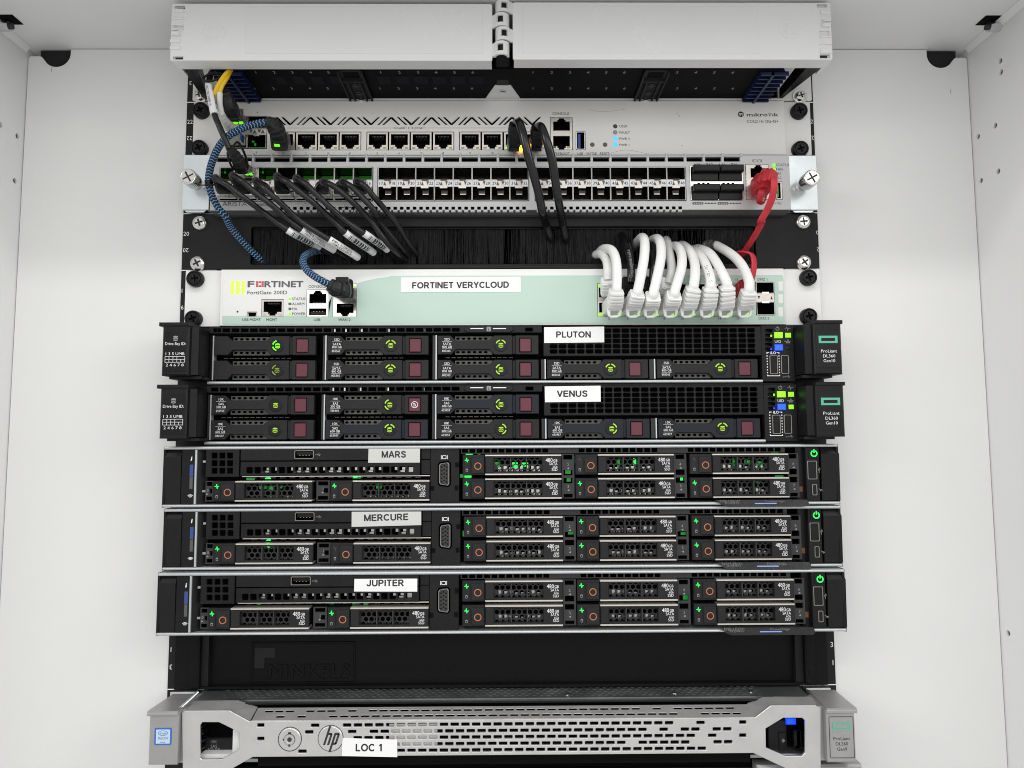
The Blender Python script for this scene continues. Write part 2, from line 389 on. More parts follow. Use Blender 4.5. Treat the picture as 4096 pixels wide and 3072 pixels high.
    def build(s, name, mats, parent=None, label=None, kind=None):
        if isinstance(mats, str): mats = [mats]
        n = len(s.v)
        lo = [min(p[k] for p in s.v) for k in range(3)]; hi = [max(p[k] for p in s.v) for k in range(3)]
        c = [(a+b)/2 for a, b in zip(lo, hi)]
        me = bpy.data.meshes.new(name)
        me.from_pydata([((p[0]-c[0])*MM, (p[1]-c[1])*MM, (p[2]-c[2])*MM) for p in s.v], [], s.f)
        for k in mats: me.materials.append(MATS[k])
        me.polygons.foreach_set('material_index', s.m); me.polygons.foreach_set('use_smooth', s.sm)
        if any(s.uv):
            l = me.uv_layers.new(name='UVMap')
            for p, u in zip(me.polygons, s.uv):
                if u:
                    for li, q in zip(p.loop_indices, u): l.data[li].uv = q
        me.update()
        o = bpy.data.objects.new(name, me); COL.objects.link(o)
        put(o, c, parent)
        if label: o['label'] = label
        if kind: o['kind'] = kind
        return o
WP = {}
def put(o, c, parent):
    c = Vector(c); o.location = c*MM; WP[o.name] = c
    if parent is not None:
        o.parent = parent; o.matrix_parent_inverse = Matrix.Translation(-WP[parent.name]*MM)
def inst(src, c, parent, kids=True):
    o = src.copy(); COL.objects.link(o); old = WP[src.name]; put(o, c, parent)
    if kids:
        for ch in list(src.children): inst(ch, Vector(c)+WP[ch.name]-old, o)
    return o
def thing(name, label, cat, base, group=None):
    o = bpy.data.objects.new(name, None); COL.objects.link(o); o.empty_display_size = .01
    put(o, base, None); o['label'] = label; o['category'] = cat
    if group: o['group'] = group
    return o
def structure(o, label): o['kind'] = 'structure'; o['label'] = label; return o
def one(name, mats, fn, parent=None, **k):
    b = MB(); fn(b); return b.build(name, mats, parent, **k)
def letter(items, matname, parent, name='lettering'):     # items: dicts or tuples for MB.text
    o = None
    for it in items:
        b = MB(); b.text(*it[:5], **(it[5] if len(it) > 5 else {})); o = b.build(name, matname, parent)
    return o
def mid(r): return (r[0]+r[2])/2, (r[1]+r[3])/2
# ---------------------------------------------------------------- shared small parts
def cross(cx, cz, r, w, a=0.):
    p = [(w, w), (w, r), (-w, r), (-w, w), (-r, w), (-r, -w), (-w, -w), (-w, -r), (w, -r), (w, -w), (r, -w), (r, w)]
    c, s = math.cos(a), math.sin(a)
    return [(cx+x*c-z*s, cz+x*s+z*c) for x, z in p]
def screw_black(cx, cz, y, parent, a=0.):     # black cross-head screw in a plastic cup washer
    b = MB()
    b.lathe([(5.0, y-4.2), (5.7, y-4.6), (6.1, y-3.9), (6.3, y)], cx, cz, 24, 0, cap=False)
    b.lathe([(5.0, y-4.2), (4.7, y-3.2)], cx, cz, 24, 0, cap=False)
    b.plate(circ(cx, cz, 4.7, 24), [cross(cx, cz, 2.7, .55, a)], y-4.4, 1.6, .4, 1)
    b.disc(cx, cz, 4.6, y-2.9, y-2.0, 18, 2)
    return b.build('mounting_screw', ['black_satin', 'black_satin', 'void'], parent)
def screw_silver(cx, cz, y, parent, a=0., r=5.8, washer=False):
    b = MB()
    if washer: b.lathe([(r*1.35, y-1), (r*1.35, y)], cx, cz, 24, 0, smooth=False)
    b.lathe([(r*.62, y-3.7), (r*.85, y-3.1), (r*.97, y-2.0), (r, y-.3), (r, y)], cx, cz, 24, 0, cap=False)
    b.plate(circ(cx, cz, r*.63, 24), [cross(cx, cz, r*.5, r*.10, a)], y-3.75, 1.2, .2, 0)
    b.disc(cx, cz, r*.6, y-2.7, y-2, 16, 1)
    return b.build('mounting_screw', ['bright_metal', 'cage_inside'], parent)
def jack_poly(x0, z0, x1, z1, up):
    w = x1-x0; h = z1-z0; c = (x0+x1)/2
    body = h*.74; a, d = w*.25, w*.165
    if up:
        zt = z0+body
        return [(x0, z0), (x1, z0), (x1, zt), (c+a, zt), (c+a, zt+h*.13), (c+d, zt+h*.13), (c+d, z1),
                (c-d, z1), (c-d, zt+h*.13), (c-a, zt+h*.13), (c-a, zt), (x0, zt)]
    zb = z1-body
    return [(x0, z1), (x0, zb), (c-a, zb), (c-a, zb-h*.13), (c-d, zb-h*.13), (c-d, z0), (c+d, z0),
            (c+d, zb-h*.13), (c+a, zb-h*.13), (c+a, zb), (x1, zb), (x1, z1)]
def jack(b, x0, z0, x1, z1, y, up=False, depth=11, pins=True):      # hole polygon, cavity and contacts of one socket
    p = jack_poly(x0, z0, x1, z1, up)
    b.cavity(p, y+.2, y+depth, 1)
    if pins:
        w = x1-x0; n = 8
        for i in range(n):
            cx = x0+w*(.2+.6*i/(n-1)); zz = z1-(z1-z0)*.05 if not up else z0+(z1-z0)*.05
            b.box(cx-.22, cx+.22, y+2.2, y+9, zz-.9 if not up else zz, zz if not up else zz+.9, 2)
    return p
def usb_socket(r, y, parent, vertical, tongue='black_satin', rim='cage_metal'):
    x0, z0, x1, z1 = r; b = MB(); t = .55
    b.plate(rr(x0, z0, x1, z1, .8), [rr(x0+t, z0+t, x1-t, z1-t, .5)], y-.5, 3, .12, 0)
    b.cavity(rr(x0+t, z0+t, x1-t, z1-t, .5), y, y+8, 1)
    if vertical: b.box(x0+(x1-x0)*.20, x0+(x1-x0)*.50, y+1.2, y+8, z0+1.2, z1-1.2, 2)
    else:
        b.box(x0+1.2, x1-1.2, y+1.2, y+8, z0+(z1-z0)*.42, z1-(z1-z0)*.18, 2)
        for i in range(4): cx = x0+(x1-x0)*(.26+.16*i); b.box(cx-.35, cx+.35, y+1.0, y+5, z0+(z1-z0)*.36, z0+(z1-z0)*.44, 3)
    return b.build('usb_port', [rim, 'void', tongue, 'rim_dark'], parent)
def usb_icon(b, x, z, s, y, rot=0.):
    c, q = math.cos(rot), math.sin(rot)
    def P(u, v): return (x+(u*c-v*q)*s, z+(u*q+v*c)*s)
    def bar(u0, v0, u1, v1, w=.05):
        d = Vector((u1-u0, v1-v0)); d.normalize(); n = Vector((-d.y, d.x))*w
        b.prism([P(u0+n.x, v0+n.y), P(u0-n.x, v0-n.y), P(u1-n.x, v1-n.y), P(u1+n.x, v1+n.y)], y, y+.12)
    bar(-1, 0, .9, 0); bar(-.5, 0, -.1, .35); bar(-.1, .35, .3, .35); bar(-.1, 0, .2, -.35); bar(.2, -.35, .5, -.35)
    b.prism([P(.8, .15), P(.8, -.15), P(1.15, 0)], y, y+.12)
    for u, v in ((-1, 0), (.35, .35), (.55, -.35)): b.prism([P(u+.16*math.cos(t*.785), v+.16*math.sin(t*.785)) for t in range(8)], y, y+.12)
# ================================================================ the cabinet
CZ = front(2048, 198, 2)[1]                    # underside of the cabinet roof
RAILX = 245.25
WLX = front(111, 224, 1)[0]; WRX = front(3871, 230, 1)[0]
ROOF_Y = -174
structure(one('ceiling', ['cabinet_white'], lambda b: b.box(WLX-20, WRX+20, ROOF_Y, 400, CZ, CZ+18)), 'white painted underside of the cabinet roof above the rack')
def wall(name, X, s, holes, label):
    b = MB()
    hs = [circ(*onwall(px, py, X), 2.1, 12) for px, py in holes]
    b.plate([(ROOF_Y, -260), (400, -260), (400, CZ-.3), (ROOF_Y, CZ-.3)], hs, X if s > 0 else X-1.6, 1.6, 0, 0, 'yz')
    b.box(X+s*3.2, X+s*6, ROOF_Y, 400, -260, CZ-.3)
    o = structure(b.build(name, ['cabinet_white']), label)
    t = MB(); x0, x1 = (X-4, X-.2) if s > 0 else (X+.2, X+4)
    v = [(x0, ROOF_Y, CZ-.2), (x1, ROOF_Y, CZ-.2), (x1, ROOF_Y, CZ-4.5)] if s > 0 else [(x1, ROOF_Y, CZ-.2), (x0, ROOF_Y, CZ-.2), (x0, ROOF_Y, CZ-4.5)]
    v += [(a, -1, c) for a, _, c in v]
    t.add(v, [(0, 1, 2), (5, 4, 3), (0, 2, 5, 3), (1, 0, 3, 4), (2, 1, 4, 5)])
    t.build('corner_seam', ['cabinet_white'], o)
kz = .49729
wall('wall_left', WLX, -1, [(140*kz, 1095*kz), (120*kz, 1455*kz), (5*kz, 1005*kz)], 'white left side wall of the cabinet with small round holes')
wall('wall_right', WRX, 1, [(2996+x*kz, y*kz) for x, y in ((2022, 490), (2027, 582), (1980, 1010), (1843, 1100), (2005, 1378), (1866, 1453))]+[(4033, 2533)],
     'white right side wall of the cabinet with small round holes')
PY = 1.0
def side_panel(name, s, X, notch, tab, label):
    # notch: (centre x, radius px measures) from the photograph
    b = MB(); xi = s*(RAILX+.25); xo = X-s*.6
    na = front(notch[0], notch[2], PY); nb = front(notch[1], notch[2], PY); zb = front((notch[0]+notch[1])/2, notch[3], PY)[1]
    zt = CZ-.5; ztab = front(tab[0], tab[1], PY)[1]
    xa, xb = sorted((na[0], nb[0])); cx = (xa+xb)/2; r = (xb-xa)/2
    near, far = (xb, xa) if s < 0 else (xa, xb)      # near = rack side
    pts = [(xi, -260), (xo, -260), (xo, ztab-1.5), (xo-s*1.5, ztab), (far+s*2.0, ztab), (far+s*.6, ztab-.8)]
    zc = zb+r
    n = 14
    a0 = math.asin(max(-1, min(1, (ztab-3-zc)/r)))
    for i in range(n+1):
        t = (math.pi-(-a0) if False else 0)
        ang = a0+(-math.pi-a0)*i/n                # from far side, down and round to the near side
        pts.append((cx+s*r*math.cos(ang), zc+r*math.sin(ang)))
    pts += [(near, zt), (xi, zt)]
    b.plate(pts, [], PY, 1.6, .3)
    o = structure(b.build(name, ['cabinet_white']), label)
    f = MB(); f.box(min(near, far)-3, max(near, far)+3, PY+2.0, PY+9, zb-6, CZ-.8); f.build('foam_block', ['foam'], o)
    m = MB()
    for px, py, l in ((207, 279, 5),) if s < 0 else ((3803, 366, 6),):
        x, z = front(px, py, PY); m.box(x-.15, x+.15, PY-.12, PY, z-l*.3, z+l*.3)
    m.build('scuff_mark', ['ink_grey'], o)
side_panel('panel_left', -1, WLX, (170, 281, 235, 267), (140, 224), 'white blanking panel between the left rail and the side wall')
side_panel('panel_right', 1, WRX, (3709, 3815, 240, 271), (3845, 230), 'white blanking panel between the right rail and the side wall')
b = MB()  # black box added behind the equipment so no world light leaks in
b.box(-RAILX, RAILX, 260, 263, -260, CZ-1); b.box(-RAILX+.5, -RAILX+2, 4, 260, -260, CZ-1); b.box(RAILX-2, RAILX-.5, 4, 260, -260, CZ-1)
b.box(-RAILX, RAILX, 4, 262, CZ-3, CZ-1)
structure(b.build('interior_light_stop', ['void']), 'black box added inside the cabinet behind the equipment to stop stray light')
# roof hardware in the corners
for s, X, px, py in ((-1, WLX, 18, 105), (1, WRX, 3975, 108)):
    t = thing('roof_bolt', 'zinc bolt and black notch at the '+('left' if s < 0 else 'right')+' wall under the roof', 'bolt', (X-s*5, -60, CZ))
    d = FW*F_PX + RT*(px-2048) + UP*(1536-py)
    k = (CZ-4-CAM.z)/d.z; cx, cy = CAM.x+d.x*k, CAM.y+d.y*k
    b = MB(); b.box(cx-s*11, cx+s*1.5, cy-8, cy+4, CZ-.35, CZ-.05); b.build('notch', ['void'], t)
    b = MB(); b.tube([(cx-s*4, cy, CZ-4), (cx+s*2.0, cy, CZ-4), (cx+s*4.4, cy, CZ-4)], 3.6, 14); b.build('bolt_shank', ['zinc'], t)
    b = MB(); b.tube([(cx-s*6, cy, CZ-4), (cx-s*4, cy, CZ-4)], 2.2, 12); b.build('bolt_tip', ['dark_grey'], t)
# ---------------------------------------------------------------- rack rails with unit numbers
def rail(s, label):
    t = thing('rack_rail', label, 'rail', (s*235, 0, -240))
    b = MB()
    b.box(s*218, s*RAILX, 0, 2, -258, CZ-1.2); b.box(s*216, s*218, 0, 25, -258, CZ-1.2)
    b.build('flange', ['rail_black'], t)
    for k in (0, 7, 8, 10):
        b = MB(); b.box(s*218.5, s*(RAILX-.05), -.12, -.02, k*U-.35, k*U+.35); b.build('unit_line', ['print_white'], t)
    def dig(px, py, txt, rot=0., cap=3.1, al='c'):
        x, z = front(px, py, -.1); L = MB(); L.text(txt, x, z, cap, -.1, al, mi=0, rot=rot); L.build('unit_number', ['print_white'], t)
    if s < 0:
        dig(762, 332, '3', math.pi); dig(760, 487, '22'); dig(758, 553, '22', math.pi)
        dig(745, 935, '20'); dig(743, 1001, '20', math.pi); dig(728, 1163, '1'); dig(729, 1230, '9', math.pi)
        dig(684, 2598, '1', cap=3.4); dig(683, 2668, '3', math.pi, cap=3.4)
    else:
        dig(3247, 486, '2'); dig(3251, 551, '2', math.pi); dig(3270, 930, '0'); dig(3273, 998, '2', math.pi)
        dig(3327, 2578, '3', cap=3.6); dig(3332, 2650, '1', math.pi, cap=3.6)
rail(-1, 'black rack rail with white unit numbers along the left panel')
rail(1, 'black rack rail with white unit numbers along the right panel')

# ================================================================ fibre patch panel with two white hinged covers (unit 23)
CY = -62.0
pp = thing('fibre_patch_panel', 'black fibre patch panel behind two white hinged covers under the roof', 'patch panel', (0, 0, 10*U))
TZ = 10*U+1.6                       # underside of its sliding tray
b = MB()
b.box(-204, 204, -47, 60, TZ, TZ+2.5); b.box(-204, 204, 20, 23, TZ+2.5, TZ+40)
b.build('tray', ['tray_black'], pp)
lip = MB()
x0 = front(880, 411, -3)[0]; x1 = front(3128, 411, -3)[0]
lip.tube([(x0, -2.2, 10*U+1.2), (x1, -2.2, 10*U+1.2)], 1.25, 12); lip.build('front_lip', ['router_white'], pp)
for s in (-1, 1):
    b = MB(); xo = front(771 if s < 0 else 3246, 360, -1.8)[0]
    b.plate(rr(min(s*217, xo), 10*U+.6, max(s*217, xo), CZ-2, 1.0), [], -1.8, 1.7, .2); b.build('ear', ['router_white'], pp)
for px, py in ((798, 380), (3203, 382)):
    x, z = front(px, py, -4); screw_silver(x, z, -1.9, pp, .3, 4.3, True)
# side arms carry the covers forward
for s, (oa, ia, ob, ib) in ((-1, (728, 789, 812, 832)), (1, (3288, 3229, 3130, 3118))):
    b = MB()
    xa, xb = front(oa, 276, -50)[0], front(ia, 276, -50)[0]
    xc, xd = front(ob, 395, -4)[0], front(ib, 395, -4)[0]
    z0, z1 = 10*U+1.4, 10*U+9
    v = [(xa, -50, z0), (xb, -50, z0), (xd, -4, z0), (xc, -4, z0)]; v += [(p[0], p[1], z1+(3 if p[1] < -20 else 0)) for p in v]
    b.add(v, [(0, 1, 2, 3), (4, 5, 6, 7), (0, 1, 5, 4), (1, 2, 6, 5), (2, 3, 7, 6), (3, 0, 4, 7)]); b.build('side_arm', ['black_satin'], pp)
# centre tab and post
b = MB()
pts = [onlevel(px, py, 10*U+.9) for px, py in ((1936, 404), (2087, 404), (2043, 343), (1980, 343))]
b.plate(pts, [], 10*U+.9, 1.6, .2, 0, 'xy'); b.build('centre_tab', ['cover_white'], pp)
b = MB(); cx, cy = onlevel(2011, 364, 10*U+.6)
b.tube([(cx, cy, 10*U+.2), (cx, cy, 10*U+1)], 2.6, 14); b.box(cx-1.8, cx+1.8, cy-.3, cy+.3, 10*U+.05, 10*U+.3, 1); b.build('rivet', ['zinc', 'ink'], pp)
b = MB()
xa, xb = front(1981, 280, -45)[0], front(2040, 280, -45)[0]; zq = front(2010, 216, -57)[1]
b.loft([(((xa+xb)/2, -22, 10*U+4), (1, 0, 0), (0, 0, 1), xb-xa, 6, .25), (((xa+xb)/2, -50, zq-1.5), (1, 0, 0), (0, .2, 1), xb-xa, 6, .25),
        (((xa+xb)/2, -58, zq+1), (1, 0, 0), (0, .6, .8), xb-xa-.5, 5, .25)])
b.tube([((xa+xb)/2, -58, zq-1), ((xa+xb)/2, -58, CZ-3)], 3.9, 16); b.build('hinge_post', ['black_satin'], pp)
# covers
def emboss(b, cx, cz, r, y):
    for q in ((r, .55), (r*.62, .4)):
        pts = [(cx+q[0]*math.cos(math.radians(a)), cz+q[0]*.95*math.sin(math.radians(a))) for a in (0, 60, 120, 180, 240, 300)]
        ins = [(cx+(x-cx)*(1-q[1]/q[0]*1.2), cz+(z-cz)*(1-q[1]/q[0]*1.2)) for x, z in pts]
        b.plate(pts, [ins], y-.22, .3, .1)
    b.box(cx-r*.3, cx-r*.16, y-.2, y+.1, cz-r*.4, cz+r*.4); b.box(cx+r*.16, cx+r*.3, y-.2, y+.1, cz-r*.4, cz+r*.4); b.box(cx-r*.16, cx+r*.16, y-.2, y+.1, cz-r*.07, cz+r*.07)
def cover(s):
    if s < 0: x0, z0, x1, z1 = front(683, 130, CY)[0], front(1300, 243, CY)[1], front(1969, 130, CY)[0], front(1300, 14, CY)[1]
    else: x0, z0, x1, z1 = front(2051, 130, CY)[0], front(2690, 238, CY)[1], front(3327, 130, CY)[0], front(2690, 9, CY)[1]
    z1 = min(z1, CZ-1.5)
    V, w = (Wc, 1) if s < 0 else (We, 1)
    def H(a, c, d, e): return V.rect(a, c, d, e, CY)
    hs = [H(152, 90, 315, 135), H(132, 410, 288, 474), H(122, 888, 283, 945)] if s < 0 else [H(1456, 62, 1612, 110), H(1497, 486, 1652, 553), H(1503, 857, 1660, 915)]
    b = MB()
    b.plate(rr(x0, z0, x1, z1, 1.5), [rr(*h) for h in hs], CY, 2.2, .35)
    fl = 11.5
    b.box(x0+.8, x1-.5, CY+2, CY+fl, z0+.05, z0+2); b.box(x0+.8, x1-.5, CY+2, CY+fl, z1-2, z1-.05)
    xe = (x0+.8, x0+2.8) if s < 0 else (x1-2.8, x1-.8); b.box(xe[0], xe[1], CY+2.02, CY+fl+10, z0+.4, z1-.4)
    c = b.build('cover', ['cover_white'], pp, label='white plastic cover '+('left' if s < 0 else 'right')+' of the black hinge post')
    q = MB(); q.rbox(hs[1], CY+1.4, CY+1.9); q.build('recess', ['cover_white'], c)
    for r in hs[::2]: q = MB(); q.rbox(r, CY+2.3, CY+2.7); q.build('slot_back', ['dark_grey'], c)
    for a in (((130, 145, 300, 205), (120, 290, 298, 312), (105, 380, 290, 405), (85, 625, 250, 680), (83, 735, 250, 790)) if s < 0 else
              ((1505, 175, 1662, 232), (1515, 278, 1672, 330), (1500, 575, 1680, 600), (1500, 690, 1685, 710), (1502, 775, 1688, 845))):
        q = MB(); q.rbox(H(*a), CY-1.0, CY+.3, 0, .25); q.build('edge_rib', ['cover_white'], c)
    q = MB(); a = [H(118, 470, 215, 495), H(118, 515, 245, 572)] if s < 0 else [H(1545, 338, 1655, 362), H(1525, 378, 1655, 440)]
    for r in a: q.rbox(r, CY-2.4, CY+.3, 0, .5)
    q.build('latch', ['cover_white'], c)
    r = (V(1288, 0, CY)[0], front(1400, 215, CY)[1], Wd(306, 0, CY)[0], front(1400, 28, CY)[1]) if s < 0 else (Wd(928, 0, CY)[0], front(2690, 213, CY)[1], We(512, 0, CY)[0], front(2690, 26, CY)[1])
    q = MB(); q.plate(rr(*r, .5), [], CY-.3, .4, .12); q.build('label_film', ['film'], c)
    q = MB(); e = (*V(765, 520, CY), 9.0) if s < 0 else (*V(1030, 460, CY), 8.4); emboss(q, e[0], e[1], e[2], CY); q.build('embossed_mark', ['cover_white'], c)
    return c
cl, cr = cover(-1), cover(1)
hx = front(2009, 130, CY)[0]
def knuckle(py0, py1, wpx, s, parent):
    b = MB(); zt, zb = front(2010, py0, CY)[1], front(2010, py1, CY)[1]; hz = zt-zb
    r0, r1 = 4.0, 5.6; sh = .55*s
    def bar(a0, a1, za, zc):
        n = 8; v = []
        for z in (za, zc):
            for r in (r1, r0):
                for i in range(n+1):
                    t = math.radians(a0+(a1-a0)*i/n); v.append((hx+sh+r*math.sin(t), -58-r*math.cos(t), z))
        m = n+1; f = []
        for i in range(n):
            f += [(i, i+1, m*2+i+1, m*2+i), (m+i+1, m+i, m*3+i, m*3+i+1), (i+1, i, m+i, m+i+1), (m*2+i, m*2+i+1, m*3+i+1, m*3+i)]
        f += [(0, m*2, m*3, m), (m-1, m*2-1, m*4-1, m*3-1)]
        b.add(v, f)
    bar(-85, 85, zt-hz*.2, zt); bar(-85, 85, zb, zb+hz*.26)
    c = 12*s
    bar(-85, -26+c, zb+hz*.26, zt-hz*.2); bar(26+c, 85, zb+hz*.26, zt-hz*.2)
    xe = front(2051 if s > 0 else 1968, 130, CY)[0]
    b.add([(hx+sh+s*4.6, -60.5, zt), (xe+s*.3, -61.6, zt-1.8), (xe+s*.3, -61.6, zb-1), (hx+sh+s*4.6, -60.5, zb),
           (hx+sh+s*4.6, -58.5, zt), (xe+s*.3, -59.8, zt-1.8), (xe+s*.3, -59.8, zb-1), (hx+sh+s*4.6, -58.5, zb)],
          [(0, 1, 2, 3), (7, 6, 5, 4), (0, 4, 5, 1), (3, 2, 6, 7), (1, 5, 6, 2)])
    b.build('hinge_knuckle', ['cover_white'], parent)
for a, c, s in ((1, 48, 1), (53, 105, -1), (109, 161, 1), (166, 219, -1)): knuckle(a, c, 0, s, cr if s > 0 else cl)
# tray underside: numbers, windows, combs, latches
for cols in ((1023, 1097, 1169, 1242, 1314), (1523, 1598, 1672, 1744, 1818, 1891), (2132, 2207, 2280, 2352, 2425, 2498), (2634, 2708, 2780, 2852, 2925, 2998)):
    k0 = 2 if cols[0] == 2634 else 1
    for k, px in enumerate(cols):
        if cols[0] == 2634: px = 2634+74.5*k
        if cols[0] == 2634 and k > 4: continue
        for py in (290, 354):
            x, y = onlevel(px-(3 if py > 300 and px < 2048 else 0), py, TZ-.2)
            L = MB(); L.text(str(k0+k), x, 0, 3.0, y, flat=TZ-.15); L.build('port_number', ['print_dim'], pp)
for c0, n in ((1093, 4), (1507, 6)):
    for k in range(n):
        px = c0+73.5*k; a = onlevel(px, 304, TZ); d = onlevel(px+61, 336, TZ)
        q = MB(); q.box(a[0], d[0], a[1], d[1], TZ-.25, TZ+.1); q.build('adapter_window', ['window_navy'], pp)
for s in (-1, 1):
    q = MB(); X0, X1 = (-205, -186) if s < 0 else (188, 205)
    q.box(X0, X1, -46, -3, TZ-1.5, TZ+.5)
    for k in range(8): yy = -46+5.7*k; q.box(X0-(3 if s < 0 else 0), X1+(3 if s > 0 else 0), yy, yy+1.2, TZ-4, TZ-1)
    q.box((X0+X1)/2-.9, (X0+X1)/2+.9, -46, -3, TZ-4.6, TZ-1.5, 1)
    q.build('fibre_comb', ['comb_blue', 'comb_blue'], pp)
for pa, pb in (((1347, 1448), (1444, 1475)), ((2578, 2680), (2545, 2630))):
    q = MB(); (xa, ya), (xb, _) = onlevel(pa[0], 278, TZ), onlevel(pa[1], 278, TZ); yb = -2.5
    t = 1.1
    q.box(xa, xa+t, ya, yb, TZ-3, TZ); q.box(xb-t, xb, ya, yb, TZ-3, TZ); q.box(xa+4, xa+4+t, ya+14, yb, TZ-3, TZ); q.box(xb-4-t, xb-4, ya+14, yb, TZ-3, TZ)
    q.box(xa, xb, ya+12.5, ya+14, TZ-2.6, TZ); q.box(xa, xb, ya, yb, TZ-.8, TZ); q.box(xa+3.5, xb-3.5, ya+2.5, ya+10, TZ-1.1, TZ-.7, 1)
    cx = (xa+xb)/2
    for yy in (-26, -14): q.tube([(cx, yy, TZ-1.6), (cx, yy, TZ-.5)], 2.3, 12, 2); q.box(cx-1.7, cx+1.7, yy-.3, yy+.3, TZ-1.75, TZ-1.5, 1)
    q.build('module_latch', ['black_rough', 'void', 'dark_grey'], pp)
    q = MB(); q.tube([(cx, -4, TZ-2.5), (cx, -4, TZ)], 1.8, 12); q.build('latch_screw', ['zinc'], pp)
# ================================================================ router (unit 22)
RY = -4.0
rt = thing('router', 'pale grey router with chevron vents above the row of ethernet ports', 'router', (0, 0, 9*U))
rx0, rx1 = front(870, 520, RY)[0], front(3141, 520, RY)[0]; rz0, rz1 = 9*U+.4, 10*U-.5
holes = []
# chevron vents
x0 = Zf(115, 200, RY)[0]; per = (Zf(1385, 200, RY)[0]-Zf(195, 200, RY)[0])/3
zt, zb = Zf(1000, 164, RY)[1], Zf(1000, 244, RY)[1]; hh = zt-zb; sw = 1.75
def stroke(xa, xb): return [(xa, zt), (xa+sw, zt), (xb+sw, zb), (xb, zb)]
vx0 = x0-3*per
xend = Zf(1925, 200, RY)[0]; xst = Ze(1098, 200, RY)[0]
k = 0
while True:
    a = vx0+k*per; k += 1
    if a > xend: break
    dx = per*.20
    vee = [(a, zt), (a+sw, zt), (a+dx+sw*.5, zb+1.6), (a+2*dx, zt), (a+2*dx+sw, zt), (a+dx+sw, zb), (a+dx, zb)]
    lam = [(a+per*.50, zb), (a+per*.50+sw, zb), (a+per*.70+sw*.5, zt-1.6), (a+per*.90, zb), (a+per*.90+sw, zb), (a+per*.70+sw, zt), (a+per*.70, zt)]
    s1 = [(a+per*.38+per*.20, zt), (a+per*.38+per*.20+sw, zt), (a+per*.38+sw, zb), (a+per*.38, zb)]
    s2 = [(a+per*.86, zt), (a+per*.86+sw, zt), (a+per*1.08+sw, zb), (a+per*1.08, zb)]
    for p in (vee, s1, lam, s2):
        xs = [q[0] for q in p]
        if min(xs) > xst-.5 and max(xs) < xend+.5: holes.append(p)
ports = [(1094, 1178), (1183, 1267), (1271.5, 1354), (1358, 1442), (1468, 1551), (1556, 1638), (1643, 1726), (1732, 1814), (1839, 1922), (1928, 2010), (2016, 2098), (2104, 2187)]
pr = [(front(a, 562, RY)[0], Zf(700, 487, RY)[1], front(c, 562, RY)[0], Zf(700, 315, RY)[1]) for a, c in ports]
for g in ((0, 3), (4, 7), (8, 11)): holes.append(rr(pr[g[0]][0]-.5, pr[0][1]-.4, pr[g[1]][2]+.5, pr[0][3]+.4))
con = Zg.rect(283, 193, 523, 548, RY); holes.append(rr(con[0]-.3, con[1]-.3, con[2]+.3, con[3]+.3))
ub = Zg.rect(562, 345, 670, 552, RY); holes.append(rr(*ub, .9))
sf = (Ze(588, 350, RY)[0], Ze(900, 540, RY)[1], Ze(1018, 350, RY)[0], Ze(900, 178, RY)[1]); holes.append(rr(*sf))
btn = [(*Zg(745, 493, RY), 'mode'), (*Zg(886, 493, RY), 'reset')]
for x, z, _ in btn: holes.append(circ(x, z, 1.75, 16))
leds = [(*Zg(998, 290, RY), 'led_off_green'), (*Zg(998, 357, RY), 'led_off_clear'), (*Zg(1000, 425, RY), 'led_cyan'), (*Zg(1000, 492, RY), 'led_cyan')]
for x, z, _ in leds: holes.append(circ(x, z, 1.65, 16))
b = MB(); b.plate(rr(rx0, rz0, rx1, rz1, .3), holes, RY, 1.6, .18); b.build('faceplate', ['router_white'], rt)
b = MB(); b.box(rx0+.3, rx1-.3, RY+14, 200, rz0, rz1); b.box(rx0+.3, rx0+1.3, RY+1.7, RY+14, rz0, rz1); b.box(rx1-1.3, rx1-.3, RY+1.7, RY+14, rz0, rz1)
b.box(rx0+1.4, rx1-1.4, RY+1.7, RY+14, rz0, rz0+.8); b.box(rx0+1.4, rx1-1.4, RY+1.7, RY+14, rz1-.8, rz1); b.build('chassis', ['void'], rt)
for s, pa in ((-1, 772), (1, 3244)):
    xo = front(pa, 520, -2.2)[0]; b = MB()
    xi = rx0-.3 if s < 0 else rx1+.3
    b.plate(rr(min(xo, xi), rz0, max(xo, xi), rz1, 1.6), [], -2.2, 2.0, .3); b.build('ear', ['router_white'], rt)
for V, px, py, a in ((Ze, 285, 112, .5), (Ze, 268, 530, .5), (Zh, 1652, 118, .2), (Zh, 1664, 540, .3)):
    x, z = V(px, py, -5); screw_black(x, z, -2.25, rt, a)
# ethernet ports
def led_pair(p, r, y, ca, cb, z=None, w=2.6, h=1.5):
    for c, xx in ((ca, r[0]+1.0), (cb, r[2]-1.0-w)):
        q = MB(); q.box(xx, xx+w, y-.12, y+1.4, r[1]+.75, r[1]+.75+h, 0, .2); q.build('indicator_light', [c], p)
def eth_port(r, y, parent, leds=('led_off_clear', 'led_off_yellow'), name='ethernet_port', m=(1.45, 1.55)):
    b = MB(); j = jack(b, r[0]+m[0], r[1]+.9, r[2]-m[0], r[3]-m[1], y)
    b.plate(rr(*r, .25), [j], y, 1.0, .12, 0)
    p = b.build(name, ['jack_metal', 'void', 'grey_bracket'], parent)
    if leds: led_pair(p, r, y, *leds)
    return p
for i, r in enumerate(pr):
    ld = ('led_off_clear', 'led_off_yellow')
    if i == 0: ld = ('led_lime', 'led_off_yellow')
    if i == 10: ld = ('led_lime', 'led_amber')
    if i == 11: ld = ('led_off_clear', 'led_off_yellow')
    p = eth_port(r, RY+.4, rt, ld)
    if i == 10: q = MB(); q.rbox(Zf.rect(1660, 445, 1695, 488, RY-2), RY-2.2, RY-1, 0, .4); q.build('indicator_light', ['led_amber'], p)
